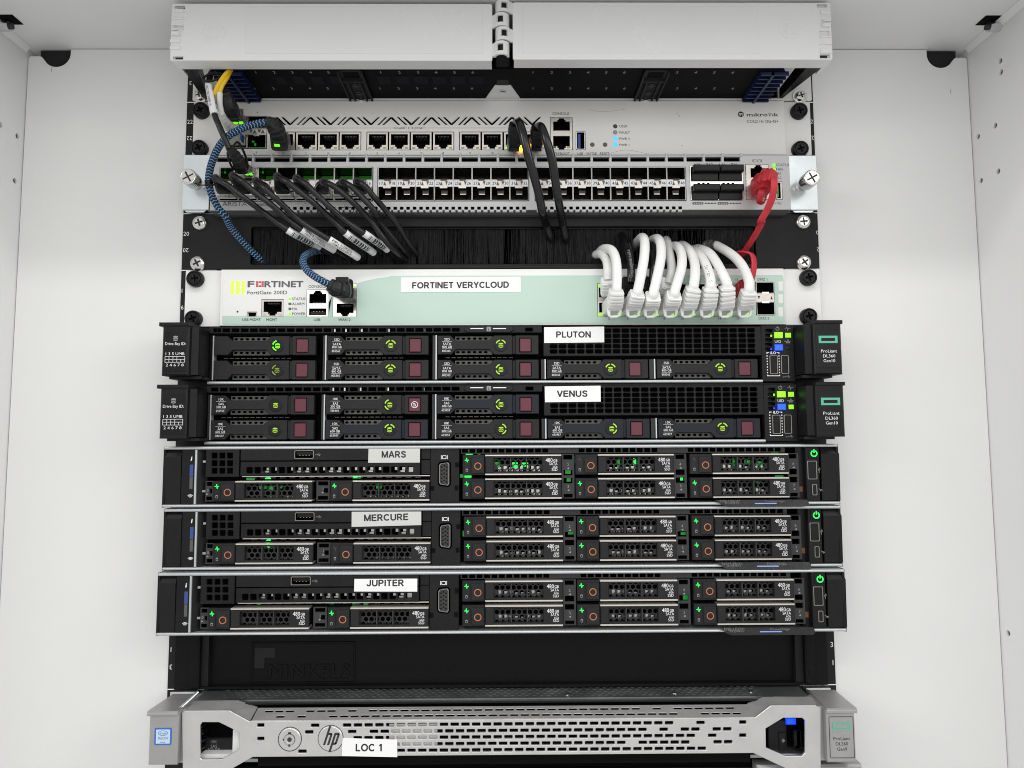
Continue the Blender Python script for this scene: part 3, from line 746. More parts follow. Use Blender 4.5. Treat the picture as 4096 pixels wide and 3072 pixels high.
# console / boot stack
b = MB(); x0, z0, x1, z1 = con; y = RY+.3
r1 = Zg.rect(313, 202, 495, 338, y); r2 = Zg.rect(313, 398, 495, 548, y)
j1 = jack(b, *r1, y, True); j2 = jack(b, *r2, y, False, pins=False)
b.plate(rr(*con, .25), [j1, j2], y, 1.0, .12, 0); p = b.build('console_port', ['jack_metal', 'void', 'grey_bracket'], rt)
for c, xx in (('led_off_green', 302), ('led_off_yellow', 462)):
    q = MB(); q.rbox(Zg.rect(xx, 510, xx+42, 536, y), y-.1, y+1, 0, .2); q.build('indicator_light', [c], p)
usb_socket((ub[0]+.35, ub[1]+.35, ub[2]-.35, ub[3]-.35), RY+.5, rt, True, 'usb_blue', 'bright_metal')
for x, z, n in btn:
    b = MB(); b.disc(x, z, 1.5, RY+.6, RY+3, 14); b.build('button', ['grey_bracket'], rt)
for x, z, c in leds:
    b = MB(); b.lathe([(.2, RY-.7), (.9, RY-.55), (1.4, RY-.1), (1.55, RY+1)], x, z, 16, 0); b.build('indicator_light', [c], rt)
# sfp cages
def cage(b, r, y, t=.5, depth=16):
    b.plate(rr(*r), [rr(r[0]+t, r[1]+t, r[2]-t, r[3]-t)], y, 3, .1, 0)
    b.cavity(rr(r[0]+t, r[1]+t, r[2]-t, r[3]-t), y+1.5, y+depth, 1)
cols = [(sf[0]+.3, (sf[0]+sf[2])/2-.1), ((sf[0]+sf[2])/2+.1, sf[2]-.3)]
zu = (Ze(900, 318, RY)[1], sf[3]-.3); zl = (sf[1]+.3, Ze(900, 385, RY)[1])
SFP_UP, SFP_LOW = zu, zl
sfp = []
for i, (a, c) in enumerate(cols):
    for z in (zu, zl):
        b = MB(); cage(b, (a, z[0], c, z[1]), RY-.8)
        if z is zl: b.box((a+c)/2-2.2, (a+c)/2+2.2, RY-1.3, RY+.5, z[1]-1.6, z[1]-.3, 2)
        sfp.append(b.build('sfp_port', ['cage_metal', 'cage_inside', 'bright_metal'], rt))
b = MB(); b.box(sf[0]+.3, sf[2]-.3, RY-.3, RY+1, zl[1]+.05, zu[0]-.05)
for xx, d in ((840, -1), (880, 1), (932, -1), (972, 1)):
    x, z = Ze(xx, 347, RY-.4); q = 1.6
    b.prism([(x-q, z-d*q), (x+q, z-d*q), (x, z+d*q)], RY-.42, RY-.25, 1)
b.build('port_label', ['jack_metal', 'led_off_grey'], rt)
b = MB(); x, z = Ze(862, 458, RY+2); b.box(x-.8, x+.8, RY+2, RY+3, z-.6, z+.6); x, z = Ze(885, 490, RY+2); b.box(x-.6, x+.6, RY+2, RY+3, z-.9, z+.9); b.build('indicator_light', ['led_green_deep'], sfp[3])
# printing
y = RY-.08
def T(V, px, py, s, cap, bold=0., al='c', width=None): x, z = V(px, py, y); return (s, x, z, cap, y, dict(align=al, bold=bold, width=width))
k = .36166/5.25
it = [T(Zg, 395, 150, 'CONSOLE', 1.95, .01), T(Zg, 400, 593, 'ETH/BOOT', 1.9, .01), T(Zg, 610, 593, 'USB', 1.9, .01), T(Zg, 738, 593, 'MODE', 1.9, .01), T(Zg, 880, 593, 'RESET', 1.9, .01),
      T(Zg, 1045, 290, 'USER', 1.95, .01, 'l'), T(Zg, 1045, 359, 'FAULT', 1.95, .01, 'l'), T(Zg, 1045, 429, 'PWR 2', 1.95, .01, 'l'), T(Zg, 1045, 497, 'PWR 1', 1.95, .01, 'l'),
      T(Zf, 585, 275, 'GIGABIT ETHERNET', 1.85, .01), T(Ze, 912, 138, '4', 1.6), T(Ze, 900, 582, '3', 1.6), T(Ze, 700, 582, '1', 1.6),
      T(Zh, 1246, 236, 'CCR2116-12G-4S+', 2.2, .0, 'c', Zh(1420, 236, y)[0]-Zh(1072, 236, y)[0])]
zn = Zf(690, 523, y)[1]
for i, r in enumerate(pr): it.append((str(i+1), (r[0]+r[2])/2, zn, 1.7, y, {}))
letter(it, 'ink', rt)
b = MB(); z = Zf(585, 275, y)[1]
b.box(Ze(1240, 305, y)[0], Zf(437, 275, y)[0], y, y+.1, z-.12, z+.12); b.box(Zf(738, 275, y)[0], Zf(1935, 275, y)[0], y, y+.1, z-.12, z+.12); b.build('printed_line', ['ink_grey'], rt)
b = MB(); x, z = Zh(1005, 158, y); R = 2.5
hexa = [(x+R*math.cos(math.radians(a)), z+R*math.sin(math.radians(a))) for a in (30, 90, 150, 210, 270, 330)]
inner = [(x-1.5, z-1.0), (x-1.1, z-1.2), (x-1.1, z+.25), (x-.35, z-.2), (x-.35, z-1.55), (x+.1, z-1.75), (x+.1, z-.2), (x+.9, z+.25), (x+.9, z-1.3), (x+1.4, z-1.0), (x+1.4, z+.8), (x+.9, z+1.05), (x, z+.5), (x-.9, z+1.05), (x-1.5, z+.75)]
b.plate(hexa, [inner], y-.02, .1); b.build('logo', ['ink'], rt)
x, z = Zh(1245, 162, y); w = Zh(1418, 160, y)[0]-Zh(1070, 160, y)[0]
letter([('mıĸʀoᴛıĸ' if False else 'mıkroтık', x, z, 2.75, y, dict(width=w, bold=.02))], 'ink', rt, 'brand_lettering')
# scratches
b = MB()
for V, pts in ((Zg, ((700, 105), (820, 128), (960, 122), (1110, 102))), (Zg, ((945, 588), (1080, 556), (1200, 562), (1360, 596)))):
    P = [V.p3(px, py, RY-.02) for px, py in pts]; b.tube(catmull(P, 4), .09, 4)
for px, py in ((300, 150), (322, 175), (355, 502)): x, z = Zh(px, py, RY); b.box(x-.35, x+.35, RY-.05, RY, z-.4, z+.4)
b.build('scuff_mark', ['ink_pale_grey'], rt)

# ================================================================ switch (unit 21)
AY = -12.0
sw_ = thing('network_switch', 'silver switch with dense rows of square cable sockets and zinc thumbscrew brackets', 'switch', (0, 0, 8*U))
ax0, ax1 = front(842, 720, AY)[0], front(3160, 720, AY)[0]
az1, az0 = Ze(1500, 612, AY)[1], Zg(900, 1215, AY)[1]
holes = []
xs0 = Ze(878, 655, AY)[0]; pit = (Zf(1100, 580, AY)[0]-Zf(175, 580, AY)[0])/5
zt, zb = Zf(1000, 561, AY)[1], Zf(1000, 605, AY)[1]
slots = []
xx = xs0-2*pit
while xx+pit*.86 < Zh(985, 650, AY)[0]+1:
    if xx > ax0+1: slots.append((xx, xx+pit*.86)); holes.append(rr(xx, zb, xx+pit*.86, zt, .4))
    xx += pit
banks = [(879, 1490), (1512, 2114), (2141, 2742)]
by1, by0 = Zf(1000, 664, AY)[1], Zf(1000, 990, AY)[1]
bank = [(front(a, 735, AY)[0], by0, front(c, 735, AY)[0], by1) for a, c in banks]
for r in bank: holes.append(rr(r[0]-.35, r[1]-.35, r[2]+.35, r[3]+.35))
qs = Zh.rect(445, 735, 1025, 1108, AY); holes.append(rr(*qs))
cj = Zh.rect(1065, 715, 1315, 1100, AY); holes.append(rr(cj[0]-.2, cj[1]-.2, cj[2]+.2, cj[3]+.2))
us = Zh.rect(1395, 905, 1460, 1095, AY); holes.append(rr(us[0]-.2, us[1]-.2, us[2]+.2, us[3]+.2))
vz1, vz0 = Zf(1000, 1045, AY)[1], Zf(1000, 1100, AY)[1]
vp = (Zf(1690, 1070, AY)[0]-Zf(360, 1070, AY)[0])/21
vents = []
for xa, xb in ((Ze(1160, 1180, AY)[0], bank[0][2]), (Zf(360, 1070, AY)[0]-vp*2, Zf(1745, 1070, AY)[0]), (Zf(1900, 1070, AY)[0]-vp, Zh(370, 1190, AY)[0])):
    x = xa
    while x+vp*.67 < xb: vents.append((x, x+vp*.67)); x += vp
for a, c in vents: holes.append(rr(a, vz0, c, vz1, .2))
b = MB(); b.plate(rr(ax0, az0, ax1, az1, .6), holes, AY, 3.0, .3)
b.build('faceplate', ['switch_silver'], sw_)
b = MB()
for a, c in vents: b.add([(a, AY+.3, vz0), (c, AY+.3, vz0), (c, AY+2.2, vz0+.8), (a, AY+2.2, vz0+.8)], [(0, 1, 2, 3)])
b.build('vent_sill', ['switch_silver'], sw_, kind='stuff')
b = MB()
for a, c in slots: b.box(c+.25, c+pit*.14-.25, AY-.5, AY+2, zt-.2, az1+1.3, 0, .3)
b.build('top_rib', ['switch_silver'], sw_, kind='stuff')
b = MB(); b.box(ax0+1, ax1-1, AY+20, 200, az0+.3, az1-.5); b.box(ax0+.6, ax0+2, AY+3.1, AY+20, az0, az1); b.box(ax1-2, ax1-.6, AY+3.1, AY+20, az0, az1)
b.box(ax0+2, ax1-2, AY+3.1, AY+20, az1-1, az1-.1); b.build('chassis', ['void'], sw_)
b = MB(); v = [(ax0+.5, AY+.3, az0), (ax1-.5, AY+.3, az0), (ax1-2, AY+5, az0-2.2), (ax0+2, AY+5, az0-2.2), (ax0+2, 10, az0-2.2), (ax1-2, 10, az0-2.2)]
v += [(x, y2, z+1.0) for x, y2, z in v]
b.add(v, [(0, 1, 2, 3), (3, 2, 5, 4), (6, 9, 8, 7), (9, 10, 11, 8), (0, 3, 9, 6), (2, 1, 7, 8)]); b.build('bottom_edge', ['switch_dark'], sw_)
# brackets and thumbscrews
for s, V, r in ((-1, Ze, (82, 605, 384, 1213)), (1, Zh, (1542, 612, 1852, 1215))):
    q = V.rect(*r, -6.5); b = MB()
    b.plate(rr(*q, .8), [], -6.5, 2.0, .35); xi = q[2] if s < 0 else q[0]
    b.box(xi-(2 if s < 0 else 0), xi+(0 if s < 0 else 2), -4.6, 20, q[1], q[3])
    br = b.build('bracket', ['bracket_zinc'], sw_)
    b = MB(); xo = q[0] if s < 0 else q[2]; cx = (q[0]+q[2])/2
    b.plate([(cx-9, q[1]-.1), (cx+8, q[1]-.1), (cx+6, q[1]-1.8), (cx-7, q[1]-1.8)], [], -5.5, 1.2, .2); b.build('bracket_foot', ['zinc'], br)
for V, cpx, cpy in ((Ze, 140, 843), (Zh, 1796, 855)):
    yc = -26.0; x, z = V(cpx, cpy, yc)
    t = MB(); n = 40
    prof = [(5.3, yc), (6.0, yc+.5), (6.0, yc+1.6), (5.6, yc+2.2), (5.6, -17)]
    t.lathe([(4.9, yc+.25), (5.3, yc), (6.0, yc+.5), (6.0, yc+1.6), (5.4, yc+2.2)], x, z, 28, 0, cap=False)
    for i in range(n):      # knurling
        a = 2*math.pi*i/n; a2 = a+math.pi/n*1.1
        t.add([(x+5.9*math.cos(a), yc+2.2, z+5.9*math.sin(a)), (x+5.9*math.cos(a2), yc+2.2, z+5.9*math.sin(a2)), (x+5.9*math.cos(a2), -15, z+5.9*math.sin(a2)), (x+5.9*math.cos(a), -15, z+5.9*math.sin(a)),
               (x+5.3*math.cos(a-.04), yc+2.2, z+5.3*math.sin(a-.04)), (x+5.3*math.cos(a2+.04), yc+2.2, z+5.3*math.sin(a2+.04)), (x+5.3*math.cos(a2+.04), -15, z+5.3*math.sin(a2+.04)), (x+5.3*math.cos(a-.04), -15, z+5.3*math.sin(a-.04))],
              [(0, 1, 2, 3), (4, 0, 3, 7), (1, 5, 6, 2)])
    t.lathe([(5.35, yc+2.2), (5.35, -15), (4.3, -14.6), (4.3, -6.6)], x, z, 28, 0, cap=False)
    t.plate(circ(x, z, 4.95, 28), [cross(x, z, 4.2, .5, .5)], yc+.2, .9, .15, 0); t.disc(x, z, 4.6, yc+.9, yc+1.2, 20, 1)
    t.build('thumbscrew', ['bright_metal', 'dark_grey'], sw_)
# port banks
zmid1, zmid0 = Zf(1000, 789, AY)[1], Zf(1000, 851, AY)[1]
num = 1
for bi, r in enumerate(bank):
    w = (r[2]-r[0])/8
    for c in range(8):
        x0, x1 = r[0]+c*w, r[0]+(c+1)*w
        for up in (True, False):
            q = (x0+.1, zmid1, x1-.1, r[3]) if up else (x0+.1, r[1], x1-.1, zmid0)
            b = MB(); cage(b, q, AY-.6, .38, 18)
            cx = (x0+x1)/2
            if up:
                for dx in (-3.1, 3.1): b.box(cx+dx-.9, cx+dx+.9, AY+9, AY+14, q[1]+.6, q[1]+3.2, 2)
                b.box(cx-2.6, cx+2.6, AY-1.1, AY+1, q[1]-.3, q[1]+.7, 2)
            else:
                b.box(cx-3.1, cx+2.6, AY-.9, AY+.6, q[3]-1.5, q[3]+.3, 3); b.box(cx-2.3, cx+2.6, AY+3, AY+5, q[3]-5.2, q[3]-1.6, 2)
                b.box(cx-2.0, cx+2.3, AY+2.6, AY+3.2, q[3]-5.4, q[3]-4.7, 3)
            p = b.build('sfp_port', ['cage_metal', 'cage_inside', 'cage_inside', 'jack_metal'], sw_)
            if bi == 0 and up and c not in (1, 3):
                g = MB(); g.box(x0+.9, x1-.9, AY+15, AY+15.6, q[1]+.9, q[3]-.9); g.build('glow_plate', ['port_glow_green'], p)  # emissive plate added to stand for green light scattered inside the cage
                if c in (0, 2): g = MB(); g.box(x0+1.0, x0+2.2, AY+5, AY+6, q[3]-2.2, q[3]-.9); g.build('indicator_light', ['led_green_deep'], p)
        b = MB(); b.box(x0+.1, x1-.1, AY-.2, AY+1, zmid0+.05, zmid1-.05)
        zc = (zmid0+zmid1)/2; ww = x1-x0
        b.box(x0+.35, x0+.36*ww, AY-.42, AY-.2, zmid0+.25, zmid1-.25, 1); b.box(x1-.36*ww, x1-.35, AY-.42, AY-.2, zmid0+.25, zmid1-.25, 1)
        for fx, d in ((.36, 1), (.64, -1)): x = x0+ww*fx; b.prism([(x-1.05, zc-d*1.5), (x+1.05, zc-d*1.5), (x, zc+d*1.5)], AY-.52, AY-.4, 2)
        p = b.build('port_label', ['jack_metal', 'paper', 'led_off_grey'], sw_)
        if bi > 0 or c > 6: letter([(str(num), x0+ww*.18, zc, 2.2, AY-.5, dict(bold=.015)), (str(num+1), x1-ww*.17, zc, 2.2, AY-.5, dict(bold=.015))], 'ink_blue', p)
        num += 2
# uplink sockets with dust covers
b = MB(); b.plate(rr(*qs), [rr(qs[0]+.6, qs[1]+.6, qs[2]-.6, qs[3]-.6)], AY-.4, 4, .1); b.rbox((qs[0]+.6, Zh(730, 955, AY)[1], qs[2]-.6, Zh(730, 900, AY)[1]), AY-.2, AY+4, 0)
for px in (538, 590, 642, 812, 864, 916): x, z = Zh(px, 929, AY); b.disc(x, z, 1.05, AY-.3, AY+.2, 14, 1)
b.build('uplink_cage', ['bright_metal', 'void'], sw_)
for (xa, xb) in ((462, 752), (762, 1012)):
    for (ya, yb, ym) in ((738, 897, 808), (952, 1108, 1022)):
        r = Zh.rect(xa, ya, xb, yb, AY-.6); zm = Zh(700, ym, AY-.6)[1]; b = MB()
        b.rbox((r[0], r[1]+.1, r[2], r[3]), AY-1.2, AY+3, 0, .3); b.rbox((r[0]+.5, zm, r[2]+.6, r[3]+.2), AY-5.5, AY-1.1, 0, .8)
        b.build('dust_cover', ['black_satin'], sw_)
# management socket stack
b = MB(); y = AY+.2
j1 = jack(b, *Zh.rect(1112, 722, 1280, 858, y), y, True); j2 = jack(b, *Zh.rect(1112, 945, 1280, 1090, y), y, False)
b.plate(rr(*cj, .2), [j1, j2], y-.4, 1.2, .12, 0)
for k in range(7): zz = cj[1]+2+k*2.6; b.box(cj[0]-.5, cj[0]+.6, y-.6, y+.5, zz, zz+.9, 0)
b.build('management_port', ['jack_metal', 'void', 'grey_bracket'], sw_)
b = MB(); b.plate(rr(*us, .3), [rr(us[0]+.7, us[1]+.7, us[2]-1.1, us[3]-.7)], AY-.1, 2, .1); b.cavity(rr(us[0]+.7, us[1]+.7, us[2]-1.1, us[3]-.7), AY+.6, AY+9, 1)
b.box(us[0]+1.4, us[0]+2.2, AY+1, AY+8, us[1]+2, us[3]-2, 2); b.build('usb_port', ['jack_metal', 'void', 'led_green_deep'], sw_)
for px, py in ((1371, 718), (1373, 765), (1376, 808)):
    b = MB(); x, z = Zh(px, py, AY-.3); b.lathe([(.15, AY-1.3), (.8, AY-1.0), (1.1, AY-.4), (1.15, AY)], x, z, 14); b.build('indicator_light', ['led_lime'], sw_)
y = AY-.08
it = [T(Zh, 1396, 718, 'STATUS', 2.0, .0, 'l'), T(Zh, 1396, 766, 'FAN', 2.0, .0, 'l'), T(Zh, 1396, 813, 'PS1', 2.0, .0, 'l'), T(Zh, 1396, 861, 'PS2', 2.0, .0, 'l'),
      T(Zh, 535, 710, '49', 2.1, .01), T(Zh, 672, 710, '50', 2.1, .01), T(Zh, 810, 710, '51', 2.1, .01), T(Zh, 947, 710, '52', 2.1, .01), T(Ze, 968, 1158, '7050S-64', 2.0, .0)]
letter(it, 'ink_blue', sw_)
b = MB()
x, z = Ze(660, 1148, y); b.text('ARISTA', x, z, 3.3, y, width=Ze(795, 1148, y)[0]-Ze(525, 1148, y)[0]); b.build('brand_lettering', ['ink_grey'], sw_)
b = MB()
for px, d in ((497, 1), (633, -1), (772, 1), (908, -1)):
    x, z = Zh(px, 710, y); b.prism([(x-.8, z-d*.9), (x+.8, z-d*.9), (x, z+d*.9)], y, y+.1)
x, z = Zh(1185, 672, y)
for k, dx in enumerate((-3.4, -1.75, 0, 1.75, 3.4)):
    if k % 2 == 0: b.box(x+dx-.16, x+dx+.16, y, y+.1, z-1.15, z+1.15)
    else: b.arc(x+dx, z, .95, 1.25, 0, 360, y, y+.1, 14)
for px in (530, 808): r = Zh.rect(px-62, 1130, px+62, 1156, y); b.plate(rr(*r, .85), [circ(r[0]+(r[2]-r[0])*f, (r[1]+r[3])/2, .45, 8) for f in (.2, .4, .6, .8)], y-.02, .1)
for px in (667, 945):
    r = Zh.rect(px-55, 1138, px+55, 1146, y); b.rbox(r, y, y+.1)
    for f in (0, .33, .66, 1): b.disc(r[0]+(r[2]-r[0])*f, (r[1]+r[3])/2, .6, y, y+.1, 8)
x, z = Zh(1420, 1140, y); usb_icon(b, x, z, 2.4, y)
b.build('printed_icon', ['ink_grey'], sw_)
# ================================================================ brush panel (unit 20)
bp_ = thing('brush_panel', 'black cable brush panel screwed above the mint green firewall', 'brush panel', (0, 0, 7*U))
bx0, bx1 = front(757, 970, -2)[0], front(3266, 970, -2)[0]
win = (front(1003, 980, -2)[0], front(2048, 1056, -2)[1], front(3024, 980, -2)[0], front(2048, 906, -2)[1])
b = MB(); b.plate(rr(bx0, 7*U+.4, bx1, 8*U-.5, .8), [rr(*win, 1.5)], -2, 2, .3); b.build('plate', ['rail_black'], bp_)
b = MB(); b.box(win[0]-3, win[2]+3, 40, 42, win[1]-12, win[3]+12); b.build('backing', ['void'], bp_)
b = MB(); b.box(win[0]-2, win[2]+2, 1.0, 5.5, win[3]-1.0, win[3]+4); b.build('brush_holder', ['black_satin'], bp_)
rnd = random.Random(3); b = MB()
x = win[0]+.3
gaps = [(Ya(1180, 400, 2)[0], 13, .75), (Yb(200, 500, 2)[0], 3, .7), (Yb(350, 500, 2)[0], 16, .6), (Yb(545, 500, 2)[0], 3.5, .5), (Yb(960, 500, 2)[0], 13, .8), (Yb(1400, 500, 2)[0], 8, .5), (Yb(1600, 500, 2)[0], 6, .6),
        (Yc(620, 300, 2)[0], 30, .85), (Yc(900, 300, 2)[0], 30, .9), (Ya(720, 300, 2)[0], 10, .4), (Ya(1650, 400, 2)[0], 10, .6)]
clump = 0; tilt = 0
while x < win[2]-.3:
    x += rnd.uniform(.05, .14)
    if rnd.random() < .03: tilt = rnd.gauss(0, 1.1)
    dens = 1.
    for gx, gw, gp in gaps:
        if abs(x-gx) < gw*.5: dens = min(dens, 1-gp)
    if rnd.random() > dens: continue
    L = win[3]-win[1]; l = L*rnd.uniform(.93, 1.06)
    dx = tilt+rnd.gauss(0, .5)+(rnd.gauss(0, 4) if rnd.random() < .05 else 0)
    y0 = rnd.uniform(1.5, 4.5); y1 = y0+rnd.gauss(0, .9)-(rnd.random()*4 if dens < .8 else 0); r = .085
    top = Vector((x, y0, win[3]+.5)); bot = Vector((x+dx, y1, win[3]-l)); m = (top+bot)/2+Vector((-dx*.18, 0, 0))
    P = [top, m, bot]; base = len(b.v); vs = []
    for p in P:
        for k in range(3): a = 2.094*k+.5; vs.append((p.x+r*math.cos(a), p.y+r*math.sin(a), p.z))
    fs = []
    for i in range(2):
        for k in range(3): j = (k+1) % 3; fs.append((i*3+k, i*3+j, i*3+3+j, i*3+3+k))
    b.add(vs, fs)
b.build('bristles', ['bristle'], bp_, kind='stuff')
for V, px, py, a in ((Ya, 198, 143, .3), (Ya, 180, 468, .5), (Yc, 1836, 135, .1), (Yc, 1842, 460, .6)):
    x, z = V(px, py, -4); screw_silver(x, z, -2.0, bp_, a)

# ================================================================ firewall (unit 19)
FY = -5.0
fw = thing('firewall', 'white and mint green firewall with glowing green bars, plugged full of white cables', 'firewall', (0, 0, 6*U))
fx0, fx1 = front(880, 1195, FY)[0], front(3140, 1195, FY)[0]; fz0, fz1 = 6*U+.6, 7*U-.6
mg = Ya.rect(697, 760, 872, 898, FY); mu = Ya.rect(580, 860, 660, 900, FY); cs = Ya.rect(1060, 683, 1235, 898, FY); wn = Ya.rect(1272, 635, 1460, 898, FY)
pb = (Yc(182, 760, FY)[0], Yc(700, 897, FY)[1], Yc(1408, 760, FY)[0], Yc(700, 630, FY)[1]); dm = Yc.rect(1455, 620, 1605, 886, FY)
fh = [rr(q[0]-.2, q[1]-.2, q[2]+.2, q[3]+.2, .2) for q in (mg, mu, cs, wn, pb, dm)]
b = MB(); b.plate(rr(fx0, fz0, fx1, fz1, .8), fh, FY, 2, .4); b.build('faceplate', ['firewall_white'], fw)
b = MB(); b.box(fx0+.5, fx1-.5, FY+14, 200, fz0+.2, fz1-.2); b.box(fx0+.5, fx1-.5, FY+2.1, FY+14, fz1-1.2, fz1-.2); b.box(fx0+.5, fx1-.5, FY+2.1, FY+14, fz0+.2, fz0+1.2); b.build('chassis', ['void'], fw)
sx0, sx1 = Ya(385, 760, FY)[0], Yc(1681, 760, FY)[0]; sz1, sz0 = (Ya(900, 571, FY)[1]+Yc(900, 566, FY)[1])/2, (Ya(900, 962, FY)[1]+Yc(900, 952, FY)[1])/2
def P(px, py): return Ya(px, py, FY)
curve = [P(1228, 892), P(1232, 800), P(1262, 735), P(1330, 690), P(1420, 648), P(1520, 614), P(1620, 592), P(1720, 579)]
top = sz1
r = 1.6
arcBL = [(sx0+r-r*math.cos(t), sz0+r-r*math.sin(t)) for t in [i*math.pi/8 for i in range(5)]]
arcBR = [(sx1-r+r*math.sin(t), sz0+r-r*math.cos(t)) for t in [i*math.pi/8 for i in range(5)]]
arcTR = [(sx1-r+r*math.cos(t), sz1-r+r*math.sin(t)) for t in [i*math.pi/8 for i in range(5)]]
arcTL = [(sx0+r-r*math.sin(t), sz1-r+r*math.cos(t)) for t in [i*math.pi/8 for i in range(5)]]
b = MB(); b.plate(arcBL+arcBR+arcTR+arcTL, fh, FY-.2, .22); b.build('mint_overlay', ['mint'], fw)
zb_ = P(600, 892)[1]
white = [(sx0, zb_)]
for q in (mu, mg, cs): white += [(q[0]-.2, zb_), (q[0]-.2, q[3]+.2), (q[2]+.2, q[3]+.2), (q[2]+.2, zb_)]
white += [curve[0], curve[1], curve[2], (wn[0]-.2, curve[2][1]+.6), (wn[0]-.2, wn[3]+.2), (wn[2]+.1, wn[3]+.2), curve[5], curve[6], curve[7], (curve[-1][0]+2, top)]+arcTL
b = MB(); b.plate(white, [], FY-.29, .2); b.build('white_overlay', ['firewall_white'], fw)
for ya, yb in ((615, 690), (718, 792), (822, 897)):
    b = MB(); b.rbox(Yc.rect(1636, ya, 1672, yb, FY-.2), FY-.32, FY-.18); b.build('blank_patch', ['firewall_white'], fw)
for s, pa in ((-1, 739), (1, 3284)):
    xo = front(pa, 1195, -2.2)[0]; xi = fx0-.35 if s < 0 else fx1+.35; b = MB()
    b.plate(rr(min(xo, xi), fz0, max(xo, xi), fz1, 1.0), [], -2.2, 2.0, .3); b.build('ear', ['firewall_white'], fw)
for V, px, py, a in ((Ya, 155, 590, .1), (Ya, 141, 912, .4), (Yc, 1884, 580, .2), (Yc, 1886, 893, .2)):
    x, z = V(px, py, -6); screw_black(x, z, -2.25, fw, a)
y = FY-.32
for xa, xb in ((447, 475), (489, 521), (535, 561)):
    b = MB(); b.plate(rr(*Ya.rect(xa, 608, xb, 722, y), 1.0), [], y-.12, .16); b.build('glowing_bar', ['led_logo'], fw)
yy = y-.06
def T2(V, px, py, s, cap, bold=0., al='c', width=None): x, z = V(px, py, yy); return (s, x, z, cap, yy, dict(align=al, bold=bold, width=width))
wd = lambda V, a, c, py=640: V(c, py, yy)[0]-V(a, py, yy)[0]
letter([T2(Ya, 587, 637, 'F', 4.4, .05, 'l', wd(Ya, 587, 636)), T2(Ya, 722, 637, 'RTINET', 4.4, .05, 'l', wd(Ya, 722, 1030))], 'ink_grey', fw, 'brand_lettering')
b = MB(); q = Ya.rect(650, 612, 716, 660, yy); W, H = q[2]-q[0], q[3]-q[1]
for i in range(3):
    for j in range(3):
        if i == j == 1 or (i+j) % 2 == 0 and False: continue
        b.box(q[0]+W*(i/3+.02), q[0]+W*((i+1)/3-.03), yy-.02, yy+.05, q[1]+H*(j/3+.03), q[1]+H*((j+1)/3-.04))
b.build('brand_mark', ['red_logo'], fw)
letter([T2(Ya, 583, 704, 'FortiGate 200D', 2.7, .015, 'l', wd(Ya, 583, 902))], 'ink_grey', fw, 'model_lettering')
letter([T2(Ya, 942, 755, 'STATUS', 2.0, .015, 'l'), T2(Ya, 942, 795, 'ALARM', 2.0, .015, 'l'), T2(Ya, 942, 835, 'HA', 2.0, .015, 'l'), T2(Ya, 942, 875, 'POWER', 2.0, .015, 'l'),
        T2(Ya, 1145, 655, 'CONSOLE', 2.0, .015), T2(Ya, 615, 922, 'USB MGMT', 1.95, .015), T2(Ya, 778, 922, 'MGMT', 1.95, .015), T2(Ya, 1143, 922, 'USB', 1.95, .015), T2(Ya, 1362, 922, 'WAN 2', 1.95, .015),
        T2(Yc, 1508, 598, 'DMZ 1', 1.9, .01), T2(Yc, 1520, 911, 'DMZ 2', 1.9, .01), T2(Yc, 1005, 600, '11', 1.8, .01), T2(Yc, 1153, 600, '13', 1.8, .01), T2(Yc, 1302, 600, '15', 1.8, .01)]
       + [T2(Yc, 273+148.4*i, 915-i*.5, str(2+2*i), 1.8, .01) for i in range(8)], 'ink_grey', fw)
for py, c in ((755, 'led_lime'), (795, 'ink_grey'), (835, 'ink_grey'), (874, 'led_lime')):
    b = MB(); b.rbox(Ya.rect(913, py-9, 936, py+9, yy), yy-.05, yy+.1); b.build('indicator_light', [c], fw)
b = MB(); x, z = Ya(503, 858, yy); b.disc(x, z, .75, yy, yy+.1, 12); b.build('pin_hole', ['ink'], fw)
eth_port(mg, FY+.2, fw, ('boot_clear', 'boot_clear'))
b = MB(); b.plate(rr(*mu, .3), [[(mu[0]+.6, mu[3]-.5), (mu[2]-.6, mu[3]-.5), (mu[2]-1.2, mu[1]+.5), (mu[0]+1.2, mu[1]+.5)]], FY+.2, 1, .1); b.box(mu[0]+.5, mu[2]-.5, FY+3, FY+5, mu[1], mu[3], 1); b.build('mini_usb_port', ['cage_metal', 'void'], fw)
b = MB(); yq = FY+.1
j1 = jack(b, *Ya.rect(1082, 690, 1215, 790, yq), yq, True); u2 = Ya.rect(1078, 833, 1216, 884, yq); b.cavity(rr(*u2), yq+.2, yq+8, 1)
b.plate(rr(*cs, .2), [j1, rr(*u2)], yq, 1, .12, 0); b.box(u2[0]+.8, u2[2]-.8, yq+1.5, yq+7, u2[1]+1, u2[1]+2.8, 3)
for i in range(4): xx = u2[0]+(u2[2]-u2[0])*(.25+.17*i); b.box(xx-.35, xx+.35, yq+1.3, yq+3, u2[1]+2.6, u2[1]+3.0, 4)
b.build('console_port', ['bright_metal', 'void', 'grey_bracket', 'black_satin', 'gold'], fw)
b = MB(); j1 = jack(b, *Ya.rect(1300, 650, 1435, 742, yq), yq, True); j2 = jack(b, *Ya.rect(1300, 795, 1435, 893, yq), yq, False)
b.plate(rr(*wn, .2), [j1, j2], yq, 1, .12, 0); p = b.build('wan_port', ['bright_metal', 'void', 'grey_bracket'], fw)
b = MB(); b.rbox(Ya.rect(1402, 640, 1440, 668, yq), yq-.3, yq+1, 0, .2); b.build('indicator_light', ['led_lime'], p)
pw = (pb[2]-pb[0])/8; zm = (pb[1]+pb[3])/2
